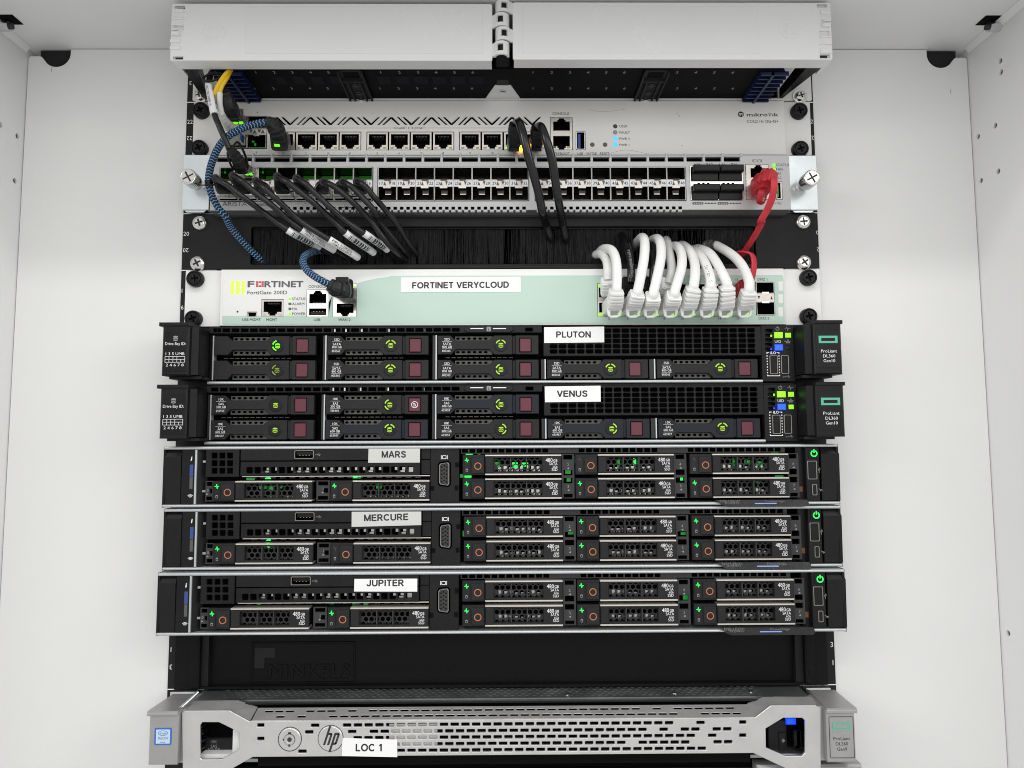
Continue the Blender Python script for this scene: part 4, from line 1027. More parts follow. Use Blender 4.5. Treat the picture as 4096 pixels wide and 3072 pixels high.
for i in range(8):
    for up in (True, False):
        a0 = pb[0]+pw*i; q = (a0+.15, zm+.1, a0+pw-.15, pb[3]) if up else (a0+.15, pb[1], a0+pw-.15, zm-.1)
        b = MB(); j = jack(b, q[0]+1, q[1]+(2.0 if up else .7), q[2]-1, q[3]-(.7 if up else 2.0), FY+.2, up); b.plate(rr(*q), [j], FY+.2, 1, .1)
        p = b.build('ethernet_port', ['jack_metal', 'void', 'grey_bracket'], fw)
        for xx in (q[0]+.5, q[2]-2.9):
            lit = (not up) or i < 4
            g = MB(); zz = q[3]-2.4 if up else q[1]+.9; g.box(xx, xx+2.6, FY-.5, FY+1, zz, zz+1.9, 0, .2); g.build('indicator_light', ['led_lime' if lit else 'led_off_clear'], p)
for za, zb_ in ((Yc(1500, 712, FY)[1], dm[3]), (dm[1], Yc(1500, 780, FY)[1])):
    b = MB(); cage(b, (dm[0]+.2, za, dm[2]-.2, zb_), FY-.6, .45); cx = (dm[0]+dm[2])/2; b.box(cx-2.6, cx+2.6, FY-1, FY+.6, (za-.2 if za > zm else zb_-1), (za+1.0 if za > zm else zb_+.2), 2)
    b.build('sfp_port', ['cage_metal', 'cage_inside', 'bright_metal'], fw)
b = MB(); b.box(dm[0]+.2, dm[2]-.2, FY-.3, FY+1, Yc(1500, 780, FY)[1]+.05, Yc(1500, 712, FY)[1]-.05)
for px, d in ((1478, -1), (1580, 1)): x, z = Yc(px, 746, FY); b.prism([(x-.9, z-d*1.3), (x+.9, z-d*1.3), (x, z+d*1.3)], FY-.42, FY-.25, 1)
b.build('port_label', ['jack_metal', 'ink'], fw)
def sticker(parent, poly, y, text, cap, m='paper', txy=None, rot=0., width=None, bold=.045):
    b = MB(); b.plate(poly, [], y-.25, .25, .03); o = b.build('name_sticker', [m], parent, label='white name sticker reading '+text)
    cx = sum(p[0] for p in poly)/len(poly); cz = sum(p[1] for p in poly)/len(poly)
    if txy: cx, cz = txy
    b = MB(); b.block(text, cx, cz, cap, y-.3, width, rot); b.build('lettering', ['ink'], o)
    return o
ys = FY-.25
poly = [Ya(1815, 703, ys), Yb(1061, 962, ys), Yb(1058, 793, ys), Ya(1816, 583, ys)]
sticker(fw, poly, ys, 'FORTINET VERYCLOUD', 4.7, txy=((Ya(1908, 645, ys)[0]+Yb(928, 882, ys)[0])/2, (Ya(1908, 647, ys)[1]+Yb(928, 882, ys)[1])/2), width=Yb(928, 880, ys)[0]-Ya(1908, 645, ys)[0], rot=.006)

# ================================================================ black snap-in blank (unit 13)
bl = thing('blank_panel', 'black plastic blank panel with an embossed maker name, below the lowest black server', 'blank panel', (0, 0, 0))
b = MB(); x0, x1 = front(738, 2650, 5)[0], front(3287, 2650, 5)[0]
b.box(x0, x1, 5, 7, .6, U-.4); b.box(x0, x1, -1.5, 5, .3, 2.0); b.build('panel', ['blank_black'], bl)
for s in (-1, 1):
    a, c = (698, 765) if s < 0 else (3250, 3311)
    q = MB(); xa, xb = front(a, 2650, -1.8)[0], front(c, 2650, -1.8)[0]; q.plate(rr(xa, .4, xb, U-.6, .6), [], -1.8, 1.8, .25); q.build('flange', ['blank_black'], bl)
    a, c = (757, 797) if s < 0 else (3222, 3260)
    q = MB(); xa, xb = front(a, 2650, -4)[0], front(c, 2650, -4)[0]; q.plate(rr(xa, 1.2, xb, U-2.6, 2.0), [], -4.5, 9, 1.0); r_ = q.build('grip', ['blank_black'], bl)
    for pz in (10, 34): q = MB(); q.disc((xa+xb)/2-s*1, pz, 1.0, -4.9, -4.4, 12); q.build('stud', ['blank_black'], r_)
b = MB(); r4 = Xe.rect(778, 608, 1582, 916, 5); b.plate(rr(*r4, .6), [rr(r4[0]+1.5, r4[1]+1.5, r4[2]-1.5, r4[3]-1.5, .4)], 4.2, 1.0, .35); b.build('embossed_frame', ['blank_black'], bl)
b = MB(); b.plate([Xe(px, py, 5) for px, py in ((806, 652), (966, 652), (966, 732), (884, 732), (880, 815), (804, 815))], [], 4.4, .8, .2); b.build('embossed_mark', ['black_rough'], bl)
b = MB(); x, z = Xe(1228, 832, 5); vs, fs, w = text_mesh('MINKELS', .0)
W = Xe(1540, 832, 5)[0]-Xe(918, 832, 5)[0]; cap = 9.2
c = bpy.data.curves.new('t', 'FONT'); c.body = 'MINKELS'; c.size = 1/.682; c.resolution_u = 3; c.extrude = .06; c.bevel_depth = .02; c.bevel_resolution = 0; c.space_character = 1.12
o = bpy.data.objects.new('t', c); m = bpy.data.meshes.new_from_object(o); xs = [v.co.x for v in m.vertices]; k = W/(max(xs)-min(xs))
b.add([(x-W/2+(v.co.x-min(xs))*k, 4.6-v.co.z*7, z+(v.co.y-.5)*cap) for v in m.vertices], [tuple(p.vertices) for p in m.polygons]); bpy.data.objects.remove(o)
b.build('embossed_lettering', ['blank_black'], bl)
# ================================================================ two black servers with eight small drives each (units 18 and 17)
HY = -10.0
_hp = {}
def hp_drive(x, z, y, parent, text, state, m='drive_black', bright=None, icon=False):
    w, h = 75.4, 14.3
    key = m
    if key not in _hp:
        # carrier: bezel with two notches showing the vented frame behind
        b = MB()
        def Q(px, py): return ((px-128)*.0833, (350-py)*.0833)
        body = [Q(128, 180), Q(246, 180), Q(292, 224), Q(590, 224), Q(638, 180), Q(800, 180), Q(800, 352), Q(640, 352), Q(592, 305), Q(292, 305), Q(250, 350), Q(128, 350)]
        b.plate(body, [], 0, 4, .3, 0)
        b.plate(rr(*Q(828, 352), *Q(1035, 180), .4), [rr(*Q(864, 332), *Q(970, 206), .3)], -.4, 5, .35, 0)
        b.box(56.2, 58.2, 1.2, 6, .5, 13.6, 0)
        b.box(.3, 75, 7, 20, .3, 14, 1)
        vents = []
        lattice = MB()
        for zz in (1.0, 11.3):
            hs = [[(15+i*4.2+1.5*math.cos(math.radians(a)), zz+1.0+1.05*math.sin(math.radians(a))) for a in range(0, 360, 60)] for i in range(6)]
            b.plate(rr(13, zz-.9, 41, zz+2.6), hs, 3.6, .8, 0, 2)
        _hp[key] = b
    t = MB(); t.v = [(p[0]+x, p[1]+y, p[2]+z) for p in _hp[key].v]; t.f, t.m, t.uv, t.sm = _hp[key].f, _hp[key].m, _hp[key].uv, _hp[key].sm
    d = t.build('drive_carrier', [m, 'void', 'dusty_mesh'], parent)
    q = MB(); q.box(x+61.6, x+69.9, y-1.0, y+3, z+1.8, z+11.7, 0, .45)
    bt = q.build('release_button', ['burgundy'], d)
    cx, cz = x+(697-128)*.0833, z+(350-267)*.0833
    q = MB(); q.lathe([(4.3, y-.25), (4.9, y-.3), (5.1, y-.05)], cx, cz, 24, 0, cap=True); q.build('status_dial', ['black_satin'], d)
    lm = bright or 'led_arc'
    q = MB()
    segs = {'top': ((52, 86), (94, 128)), 'left': ((118, 165), (195, 242)), 'right': ((-62, -15), (15, 62)), 'none': ()}[state]
    off = {'top': ((20, 80), (100, 160)), 'left': ((105, 165), (195, 255)), 'right': ((-75, -12), (12, 75)), 'none': ()}[state]
    for a0, a1 in off:
        q = MB(); q.arc(cx, cz, 3.15, 4.05, a0, a1, y-.42, y-.2, 8); q.build('indicator_light', [lm if state else 'led_arc'], d)
    q = MB()
    for k in range(3):
        zc = cz-1.15+k*1.05
        if k == 2: q.plate([(cx+1.75*math.cos(t_), zc+.62*math.sin(t_)) for t_ in [i*math.pi/6 for i in range(12)]], [], y-.42, .2)
        else: q.prism([(cx-1.75, zc+.35), (cx-1.3, zc-.15), (cx, zc-.32), (cx+1.3, zc-.15), (cx+1.75, zc+.35), (cx+1.75, zc-.2), (cx+1.2, zc-.72), (cx, zc-.88), (cx-1.2, zc-.72), (cx-1.75, zc-.2)], y-.42, y-.22)
    q.build('drive_light', [lm if lm != 'led_arc_dim' else 'led_arc_dim'], d)
    if text:
        q = MB(); q.plate([(x+3.2, z+.6), (x+8.6, z+.6), (x+11.4, z+3.4), (x+11.4, z+10.7), (x+8.6, z+13.5), (x+3.2, z+13.5)], [], y-.12, .15); lb = q.build('drive_label', ['black_satin'], d)
        ty = y-.17
        it = [(text[0], x+7.2, z+11.3, 1.75, ty, dict(bold=.01)), (text[1], x+7.2, z+7.9, 1.75, ty, dict(bold=.01)), (text[2], x+7.2, z+5.7, 1.6, ty, dict(bold=.01)), (text[3], x+6.6, z+2.6, 1.45, ty, {})]
        q = MB()
        for i_ in it: q.text(*i_[:5], **i_[5])
        for zz in (9.7, 4.2): q.box(x+3.5, x+10.9, ty, ty+.05, z+zz-.07, z+zz+.07)
        q.build('drive_lettering', ['print_white'], d)
    if icon:
        q = MB(); cx2, cz2 = x+65.8, z+6.8
        q.arc(cx2, cz2, 2.1, 2.5, 0, 360, y-1.1, y-1, 20); q.prism([(cx2-1.7, cz2+1.4), (cx2-1.4, cz2+1.7), (cx2+1.7, cz2-1.4), (cx2+1.4, cz2-1.7)], y-1.1, y-1)
        q.box(cx2-1.2, cx2+1.2, y-1.1, y-1, cz2-1.2, cz2-.8); q.prism([(cx2-.9, cz2), (cx2, cz2+1.2), (cx2+.9, cz2)], y-1.1, y-1); q.build('printed_icon', ['print_white'], d)
    return d
def led_box(r, y, m, parent, d=1.0):
    b = MB(); b.rbox(r, y-d, y+.5, 0, .35); return b.build('indicator_light', [m], parent)
def hp_server(name, label, dz, dy, rows, stick, nic):
    y = HY+dy
    s = thing(name, label, 'server', (0, 0, 5*U+dz), 'black servers with burgundy drive buttons')
    def Rz(V, *a): q = V.rect(*a, HY); return (q[0], q[1]+dz, q[2], q[3]+dz)
    def Pz(V, px, py, yy=HY): a = V(px, py, yy); return (a[0], a[1]+dz)
    x0, x1 = Pz(Yd, 645, 400)[0], Pz(Yg, 1150, 400)[0]; zb, zt = Pz(Yd, 900, 735)[1], Pz(Yd, 900, 128)[1]
    b = MB(); b.box(x0+.5, x1-.5, y+14, 220, zb-1.5, zt); b.box(x0+.3, x0+2, y+2, y+14, zb-1.5, zt); b.build('chassis', ['void'], s)
    # bottom strip
    q = Rz(Yd, 645, 735, 700, 768); xr = Pz(Yg, 765, 800)[0]
    b = MB(); b.tube([(x0+.3, y-.3, (q[1]+q[3])/2), (xr, y-.3, (q[1]+q[3])/2)], 1.15, 12); b.box(x0+.3, xr, y-.5, y+14, q[1]+.3, q[1]+1.2); b.build('bottom_strip', ['silver_strip'], s)
    b = MB(); b.box(x0+2, x1-.5, y+1.2, y+14, q[1]-2.2, q[1]-.2); b.build('lower_edge', ['black'], s)
    # vented strip along the top
    tz1, tz0 = Pz(Yd, 900, 130)[1], Pz(Yd, 900, 205)[1]; xs0, xs1 = x0, Pz(Ye, 2030, 130)[0]
    hs = []; pit = (Pz(Yd, 1825, 160)[0]-Pz(Yd, 705, 160)[0])/11; xx = Pz(Yd, 697, 160)[0]; n = 0
    tab0, tab1 = Pz(Ye, 1340, 120)[0], Pz(Ye, 1780, 120)[0]
    while xx+pit*.8 < xs1-1.2:
        if not (tab0-7 < xx < tab1+3): hs.append(rr(xx, tz0+1.1, xx+pit*.82, tz1-1.4, .2))
        xx += pit
    b = MB(); b.plate(rr(xs0, tz0, xs1, tz1, .3), hs, y, 3.5, .3); b.build('vent_strip', ['black'], s)
    b = MB()
    for k in (290, 430, 672, 987): xx = Pz(Ye, k, 130)[0]; b.box(xx-.5, xx+.6, y+2.2, y+5, tz0+.7, tz1-1)
    for k in (190,): xx = Pz(Ye, k, 130)[0]; b.box(xx-.5, xx+.6, y+2.2, y+5, tz0+.7, tz1-1)
    b.build('metal_tab', ['cage_metal'], s, kind='stuff')
    q = Rz(Ye, 1340, 98, 1780, 156); b = MB()
    b.plate([(q[0]+3, q[1]), (q[2]-3, q[1]), (q[2], q[1]+1.8), (q[2]-1.5, q[3]), (q[0]+1.5, q[3]), (q[0], q[1]+1.8)], [], y-1.2, 4.5, .4); tb = b.build('pull_tab', ['black_satin'], s)
    cx, cz = mid(q)
    b = MB(); b.plate(rr(cx-1.6, cz-1.7, cx+1.6, cz+1.7, .5), [], y-1.32, .15); ic = b.build('info_icon', ['print_grey'], tb)
    letter([('i', cx, cz, 2.4, y-1.36, dict(bold=.03, shear=.15))], 'ink', tb)
    for a, c in ((1398, 1512), (1598, 1712)): r = Rz(Ye, a, 118, c, 126); b = MB(); b.rbox(r, y-1.3, y-1.15); b.build('printed_line', ['print_white'], tb)
    # drives
    colx = [Pz(Yd, 706, 400)[0], Pz(Ye, 128, 400)[0], Pz(Ye, 1105, 400)[0], Pz(Yf, 217, 520)[0], Pz(Yf, 1297, 520)[0]]
    rowz = [Pz(Ye, 600, 350)[1], Pz(Ye, 600, 566)[1]]
    for r_, row in enumerate(rows):
        for c_, (tx, st, *o) in enumerate(row):
            hp_drive(colx[c_], rowz[r_], y, s, tx, st, m='drive_blue_black' if name and nic and (r_, c_) in ((1, 1), (1, 3), (1, 4), (0, 2)) else 'drive_black', bright=o[0] if o else None, icon=(len(o) > 1))
    # separators
    zl0, zl1 = rowz[1]-.3, rowz[0]+14.6
    for V, a, c, top in ((Yd, 655, 700, 1), (Ye, 84, 118, 1), (Ye, 1060, 1098, 1), (Yf, 160, 205, 0), (Yf, 1228, 1282, 0)):
        xa, xb = Pz(V, a, 500)[0], Pz(V, c, 500)[0]; b = MB(); zt_ = zl1 if top else rowz[1]+14.4
        b.box(xa, xb-.9, y+2.0, y+8, zl0, zt_, 0); b.box(xb-.9, xb, y+.6, y+6, zl0, zt_, 1)
        b.build('bay_divider', ['dark_grey', 'silver_strip'], s)
    # middle lattice between the two drive rows
    for k in range(3):
        xx = colx[k]; b = MB(); zc = (rowz[1]+14.3+rowz[0])/2
        for i in range(12): b.box(xx+6+i*4.3, xx+9+i*4.3, y+4, y+5, zc-.35, zc+.15)
        b.build('frame_lattice', ['dusty_mesh'], s, kind='stuff')
    # vented panel
    g = Rz(Yf, 180, 117, 2320, 402); xr = Pz(Yg, 747, 300)[0]
    hs = []; px = (Pz(Yg, 625, 300)[0]-Pz(Yf, 280, 300)[0])/22; hx = Pz(Yf, 280, 300)[0]; zc0 = (Pz(Yf, 1000, 155)[1], Pz(Yf, 1000, 358)[1])
    for i in range(23):
        for j in range(5):
            x = hx+i*px; z = zc0[0]+(zc0[1]-zc0[0])*j/4; hs.append(rr(x-px*.41, z-1.5, x+px*.41, z+1.5, .8, 2))
    b = MB(); b.plate(rr(g[0], g[1], xr, g[3], .6), hs, y-1.0, 3, .3); b.build('vented_panel', ['black'], s)
    r4 = [Pz(Yf, *p) for p in stick[1]]; sticker(s, r4, y-1.0, stick[0], 4.6, txy=Pz(Yf, *stick[2]), width=Pz(Yf, stick[3][1], 200)[0]-Pz(Yf, stick[3][0], 200)[0])
    # front control module
    m = Rz(Yg, 752, 130, 1150, 820); b = MB()
    vh = [rr(*Rz(Yg, 795, 177+i*57, 884, 215+i*57), .8, 2) for i in range(5)]
    b.plate(rr(*m, .5), vh, y-1.5, 4, .4); b.plate(rr(*m), [], y+3.6, 1); cm = b.build('control_module', ['black'], s)
    yy = y-1.55
    led_box(Rz(Yg, 903, 217, 998, 288), yy, 'led_lime', cm, 1.6); led_box(Rz(Yg, 1038, 224, 1107, 280), yy, 'led_lime', cm, .5)
    led_box(Rz(Yg, 906, 368, 1002, 442), yy, 'led_blue', cm, 1.6); led_box(Rz(Yg, 1045, 378, 1104, 430), yy, 'led_lime' if nic else 'black_satin', cm, .4)
    for r in ((868, 243, 888, 270, 'led_lime'), (868, 395, 900, 430, 'led_blue')): led_box(Rz(Yg, *r[:4]), yy+1.5, r[4], cm, .3)
    yt = yy-.06
    x, z = Pz(Yg, 948, 330); x2, z2 = Pz(Yg, 890, 468)
    letter([('UID', x, z, 2.0, yt, dict(bold=.01)), ('iLO', x2, z2, 1.9, yt, dict(bold=.03))], 'print_white', cm)
    b = MB(); x, z = Pz(Yg, 942, 173); b.arc(x, z, 1.05, 1.4, 120, 420, yt, yt+.08, 14); b.box(x-.18, x+.18, yt, yt+.08, z+.3, z+1.7); b.build('power_icon', ['print_grey'], cm)
    b = MB(); x, z = Pz(Yg, 1065, 173)
    for p0, p1 in (((-2.2, 0), (-1, 0)), ((-1, 0), (-.5, 1.5)), ((-.5, 1.5), (0, -1.4)), ((0, -1.4), (.5, .4)), ((.5, .4), (.9, 0)), ((.9, 0), (2.2, 0))): b.tube([(x+p0[0], yt, z+p0[1]), (x+p1[0], yt, z+p1[1])], .17, 4)
    b.build('health_icon', ['print_grey'], cm)
    b = MB(); x, z = Pz(Yg, 1070, 328); b.box(x-2, x+2, yt, yt+.08, z-.15, z+.15)
    for dx, dz2 in ((0, 1.0), (-.8, -1), (.8, -1), (-2, 0)): b.box(x+dx-.45, x+dx+.45, yt, yt+.08, z+dz2-.4, z+dz2+.4)
    b.box(x-.12, x+.12, yt, yt+.08, z-1, z+1); b.build('network_icon', ['print_grey'], cm)
    b = MB(); q = Rz(Yg, 812, 462, 970, 752)
    for fz in [i/8 for i in range(9)]:
        for xx in (q[0], q[2]-.7): zz = q[1]+(q[3]-q[1]-1)*fz; b.box(xx, xx+.7, yt, yt+.08, zz, zz+.95)
    b.box(q[0], q[0]+2, yt-.01, yt+.07, q[3]-.45, q[3]); b.box(q[2]-2, q[2], yt-.01, yt+.07, q[3]-.45, q[3]); b.box(q[0], q[2], yt-.01, yt+.07, q[1]-.1, q[1]+.4); b.build('dashed_frame', ['print_white'], cm)
    usb_socket(Rz(Yg, 845, 500, 945, 730), yy-.2, cm, True, 'dark_grey', 'rim_dark'); usb_socket(Rz(Yg, 985, 498, 1080, 728), yy-.2, cm, True, 'dark_grey', 'rim_dark')
    b = MB(); x, z = Pz(Yg, 1068, 759); usb_icon(b, x, z, 1.7, yt); b.text('ss', x-3.0, z, 1.3, yt); b.build('usb_icon', ['print_grey'], cm)
    # ears
    ye = -33+dy
    for sd in (-1, 1):
        if sd < 0:
            f = Yd.rect(132, 92, 427, 686, ye); lp = Yd.rect(104, 82, 445, 124, ye); pl = Yd.rect(153, 192, 408, 628, ye); xin = Pz(Yd, 640, 400)[0]
        else:
            f = Yg.rect(1402, 66, 1744, 745, ye); lp = Yg.rect(1390, 64, 1748, 108, ye); pl = Yg.rect(1430, 186, 1722, 650, ye); xin = Pz(Yg, 1150, 400)[0]
        f, lp, pl = [(a[0], a[1]+dz, a[2], a[3]+dz) for a in (f, lp, pl)]
        b = MB(); b.box(f[0], f[2], ye, ye+26, f[1]+1, f[3]-.5, 0, 1.0)
        xi = f[2] if sd < 0 else f[0]
        # stepped inner cheek going back to the chassis
        xa, xb = (xi-1, xin+1) if sd < 0 else (xin-1, xi+1)
        zlo, zhi = f[1]+2, f[3]-2
        yb0, yb1 = ye+4, y+4
        v = [(xa if sd < 0 else xb, yb0, zlo), (xi+(4 if sd < 0 else -4), yb0+3, zlo), (xin, y-2, zlo), (xin, y+8, zlo), (xa if sd < 0 else xb, y+8, zlo)]
        v += [(a, c, zhi) for a, c, _ in v]; n = 5
        b.add(v, [(0, 1, 2, 3, 4), (9, 8, 7, 6, 5)]+[(i, (i+1) % n, n+(i+1) % n, n+i) for i in range(n)])
        b.box(f[0]+2 if sd < 0 else f[0]-6, f[2]+6 if sd < 0 else f[2]-4, ye+8, y+6, f[1]-.8, f[1]+1.2)
        e = b.build('ear', ['black'], s)
        b = MB(); b.rbox(lp, ye-1.0, ye+18, 0, .6); b.build('ear_lip', ['black'], e)
        b = MB()
        for za, zb2 in ((.56, .86), (.1, .3)):
            xx = xin+(-3.5 if sd < 0 else 3.5); b.box(xx-2.2, xx+2.2, y-5.5, y-3.0, zlo+(zhi-zlo)*za, zlo+(zhi-zlo)*zb2)
        b.build('cheek_recess', ['void'], e, kind='stuff')
        b = MB(); b.plate(rr(*pl, 1.0), [], ye-.3, .5, .15); lb = b.build('ear_label', ['black_satin'], e)
        cx = (pl[0]+pl[2])/2; yt = ye-.38; H = pl[3]-pl[1]; Z = lambda f_: pl[3]-H*f_
        if sd < 0:
            letter([('Drive Bay ID:', cx, Z(.29), 2.0, yt, dict(width=14.6, bold=.01)), ('1 3 5 UMB', cx, Z(.545), 1.9, yt, dict(width=13.3, bold=.01)), ('2 4 6 7 8', cx, Z(.83), 1.9, yt, dict(width=12.6, bold=.01))], 'print_white', lb)
            b = MB()
            for k in range(3): zc = Z(.115+.04*k); b.prism([(cx-1.7, zc+.3), (cx, zc+.8 if k == 0 else zc-.1), (cx+1.7, zc+.3), (cx+1.7, zc-.3), (cx, zc-.8), (cx-1.7, zc-.3)], yt, yt+.08)
            b.build('drive_icon', ['print_grey'], lb)
            b = MB(); g0, g1, h0, h1 = cx-7.0, cx+7.0, Z(.76), Z(.615); t_ = .14; W_ = g1-g0
            for zz in (h0, (h0+h1)/2, h1): b.box(g0, g1, yt, yt+.06, zz-t_, zz+t_)
            for f_ in (0, .2, .4, .6, 1): b.box(g0+W_*f_-t_, g0+W_*f_+t_, yt-.01, yt+.05, h0, h1)
            b.box(g0+W_*.8-t_, g0+W_*.8+t_, yt-.01, yt+.05, h0, (h0+h1)/2); b.build('bay_diagram', ['print_white'], lb)
        else:
            letter([('ProLiant', cx+.3, Z(.555), 2.1, yt, dict(width=11.5)), ('DL360', cx+.3, Z(.685), 2.1, yt, dict(width=8.8)), ('Gen10', cx+.3, Z(.81), 2.1, yt, dict(width=8.4))], 'print_white', lb)
            b = MB(); b.plate(rr(cx-6.8, Z(.345), cx+6.8, Z(.15)), [rr(cx-5.0, Z(.29), cx+5.0, Z(.21))], yt-.05, .12); b.build('brand_frame', ['hpe_green'], lb)
    return s
S8 = ('SSD', 'SATA', '800 GB', '805365')
def K(g, n): return ('10K', 'SAS', g+' GB', n)
hp_server('rack_server', 'black server named PLUTON with burgundy drive buttons, directly below the firewall', 0, 0,
          [[(None, 'left', 'led_green_hot'), (S8, 'top'), (S8, 'top')], [(None, 'left', 'led_arc_dim'), (S8, 'top'), (S8, 'left'), (S8, 'top'), (S8, 'top')]],
          ('PLUTON', ((188, 278), (777, 271), (776, 116), (187, 122)), (475, 194), (305, 645)), False)
hp_server('rack_server', 'black server named VENUS with burgundy drive buttons and one white warning icon', -U, -1.5,
          [[(K('300', '653955'), 'none'), (K('300', '785410'), 'left', None, 1), (K('600', '653957'), 'left')],
           [(K('600', '781577'), 'none'), (K('600', '653957'), 'top'), (K('600', '653957'), 'right'), (K('600', '653957'), 'right'), (K('600', '653957'), 'top')]],
          ('VENUS', ((190, 277), (732, 271), (730, 117), (187, 124)), (455, 194), (310, 605)), True)
# ================================================================ three black servers with silver lips (units 16, 15, 14)
DY = -22.0
def dell_server(label, k, dx, dy, stick, led_dim, glow, seed):
    dz = -U*k; y = DY+dy; rnd = random.Random(seed)
    s = thing('rack_server', label, 'server', (0, 0, 3*U+dz), 'black servers with silver lips')
    def Rz(V, *a): q = V.rect(*a, DY); return (q[0]+dx, q[1]+dz, q[2]+dx, q[3]+dz)
    def Pz(V, px, py): a = V(px, py, DY); return (a[0]+dx, a[1]+dz)
    xL, xR = front(650, 1900, DY)[0]+dx, front(3358, 1900, DY)[0]+dx
    zt1, zt0 = front(2048, 1781, DY)[1]+dz, front(2048, 1793, DY)[1]+dz
    zb1, zb0 = front(2048, 2012, DY)[1]+dz, front(2048, 2023, DY)[1]+dz
    ci0, ci1 = Pz(Xa, 600, 400)[0], Pz(Xd, 1630, 400)[0]
    b = MB(); b.box(xL+14, xR-14, y+16, 240, zb0+.2, zt1-.2); b.box(xL+.6, xL+1.6, y+3, y+16, zb0, zt1); b.box(xR-1.6, xR-.6, y+3, y+16, zb0, zt1); b.build('chassis', ['void'], s)
    for xq in (xL+.2, xR-1.8): b = MB(); b.box(xq, xq+1.6, y+.2, y+18, zb0-.2, zt1); b.build('side_cheek', ['black_satin'], s)
    b = MB(); b.box(xL+1, xR-1, y+.3, y+16, zt0+.1, zt1, 0); b.tube([(xL+.9, y+.3, (zt0+zt1)/2), (xR-.9, y+.3, (zt0+zt1)/2)], (zt1-zt0)/2+.05, 12); b.box(xL+14, xR-14, y+16, 150, zt1-.6, zt1); b.build('top_lip', ['silver_strip'], s)
    b = MB(); b.box(xL+1, xR-1, y+.3, y+16, zb0, zb1-.1, 0); b.tube([(xL+.9, y+.3, (zb0+zb1)/2), (xR-.9, y+.3, (zb0+zb1)/2)], (zb1-zb0)/2+.05, 12); b.build('bottom_lip', ['silver_strip'], s)
    zi0, zi1 = zb1+.1, zt0-.1
    # left latch and information tag
    q = Rz(Xa, 148, 128, 338, 692); b = MB(); zh = q[3]-2.2
    b.loft([((mid(q)[0], y+3.2, zi0+.3), (1, 0, 0), (0, 1, 0), q[2]-q[0], 5, .12), ((mid(q)[0], y+3.0, zh-1.5), (1, 0, 0), (0, 1, 0), q[2]-q[0], 6, .12),
            ((mid(q)[0]+.3, y+3.6, zh+1.2), (1, 0, 0), (0, 1, 0), q[2]-q[0]-.6, 5, .12), ((mid(q)[0]+.3, y+5.5, zi1-.2), (1, 0, 0), (0, 1, 0), q[2]-q[0]-.6, 5, .12)]); b.build('latch', ['black'], s)
    q = Rz(Xa, 347, 110, 520, 705); b = MB(); b.box(q[0], q[2]-1.6, y-.3, y+9, zi0, zi1, 0, .4); tg = b.build('information_tag', ['black_satin'], s)
    b = MB(); b.box(q[2]-1.6, q[2]-.2, y-1.0, y+8, zi0, zi1, 0, .3); b.build('tag_edge', ['silver_strip'], tg)
    r = Rz(Xa, 442, 272, 480, 405); b = MB(); b.rbox(r, y-.42, y-.2); b.build('blue_mark', ['strip_blue'], tg)
    r = Rz(Xa, 440, 410, 474, 540); b = MB(); b.rbox(r, y-.42, y-.2); b.build('grey_mark', ['led_off_grey'], tg)
    x, z = Pz(Xa, 463, 205); letter([('i', x, z, 2.9, y-.42, dict(bold=.06, shear=.15))], 'print_white', tg)
    b = MB(); x, z = Pz(Xa, 447, 628)
    for r_ in (.6, 1.35, 2.1): b.arc(x, z-.8, r_, r_+.4, 40, 140, y-.42, y-.3, 8)
    b.build('wireless_icon', ['print_white'], tg)
    b = MB(); x0, x1 = q[2]-.1, ci0; b.add([(x0, y+.5, zi0), (x1, y+6, zi0), (x1, y+6, zi1), (x0, y+.5, zi1)], [(0, 1, 2, 3)])
    b.build('tag_side', ['black'], s)
    for py in (240, 570): b = MB(); x, z = Pz(Xa, 572, py); b.box(x-1.2, x+1.6, y+3.2, y+4.2, z-.9, z+.9, 0, .2); b.build('pin', ['cage_metal'], s)
    # square-holed block
    q = Rz(Xa, 612, 105, 982, 410); hs = []
    for i in range(3):
        for j in range(3): hs.append(rr(*Rz(Xa, 676+86*i, 142+84*j, 740+86*i, 204+84*j), .4, 2))
    b = MB(); b.plate(rr(q[0], q[1], q[2], zi1, .6), hs, y+.4, 3, .3); b.build('vent_block', ['black'], s)
    # optical bay blanks
    q = Rz(Xa, 1000, 105, 1200, 229); xr = Pz(Xb, 1168, 300)[0]; uq = Rz(Xa, 1596, 114, 1812, 208)
    b = MB(); b.plate(rr(q[0], q[1], xr, zi1, .3), [rr(*uq, .6)], y+.2, 3, .25); b.build('upper_blank', ['black'], s)
    usb_socket(uq, y+.2, s, False, 'black_satin', 'rim_dark'); b = MB(); x, z = Pz(Xa, 1858, 163); usb_icon(b, x, z, 1.8, y+.12); b.build('usb_icon', ['print_grey'], s)
    q2 = Rz(Xa, 998, 240, 1200, 397); hs = []; p0 = Pz(Xa, 1098, 335); pit = (Pz(Xb, 1047, 357)[0]-p0[0])/20
    for i in range(21): x = p0[0]+pit*i; hs.append(rr(x-2.25, p0[1]-2.2, x+2.25, p0[1]+2.2, .7, 2))
    b = MB(); b.plate(rr(q2[0], q2[1], xr, q2[3], .3), hs, y+.2, 3, .25); b.build('lower_blank', ['black'], s)
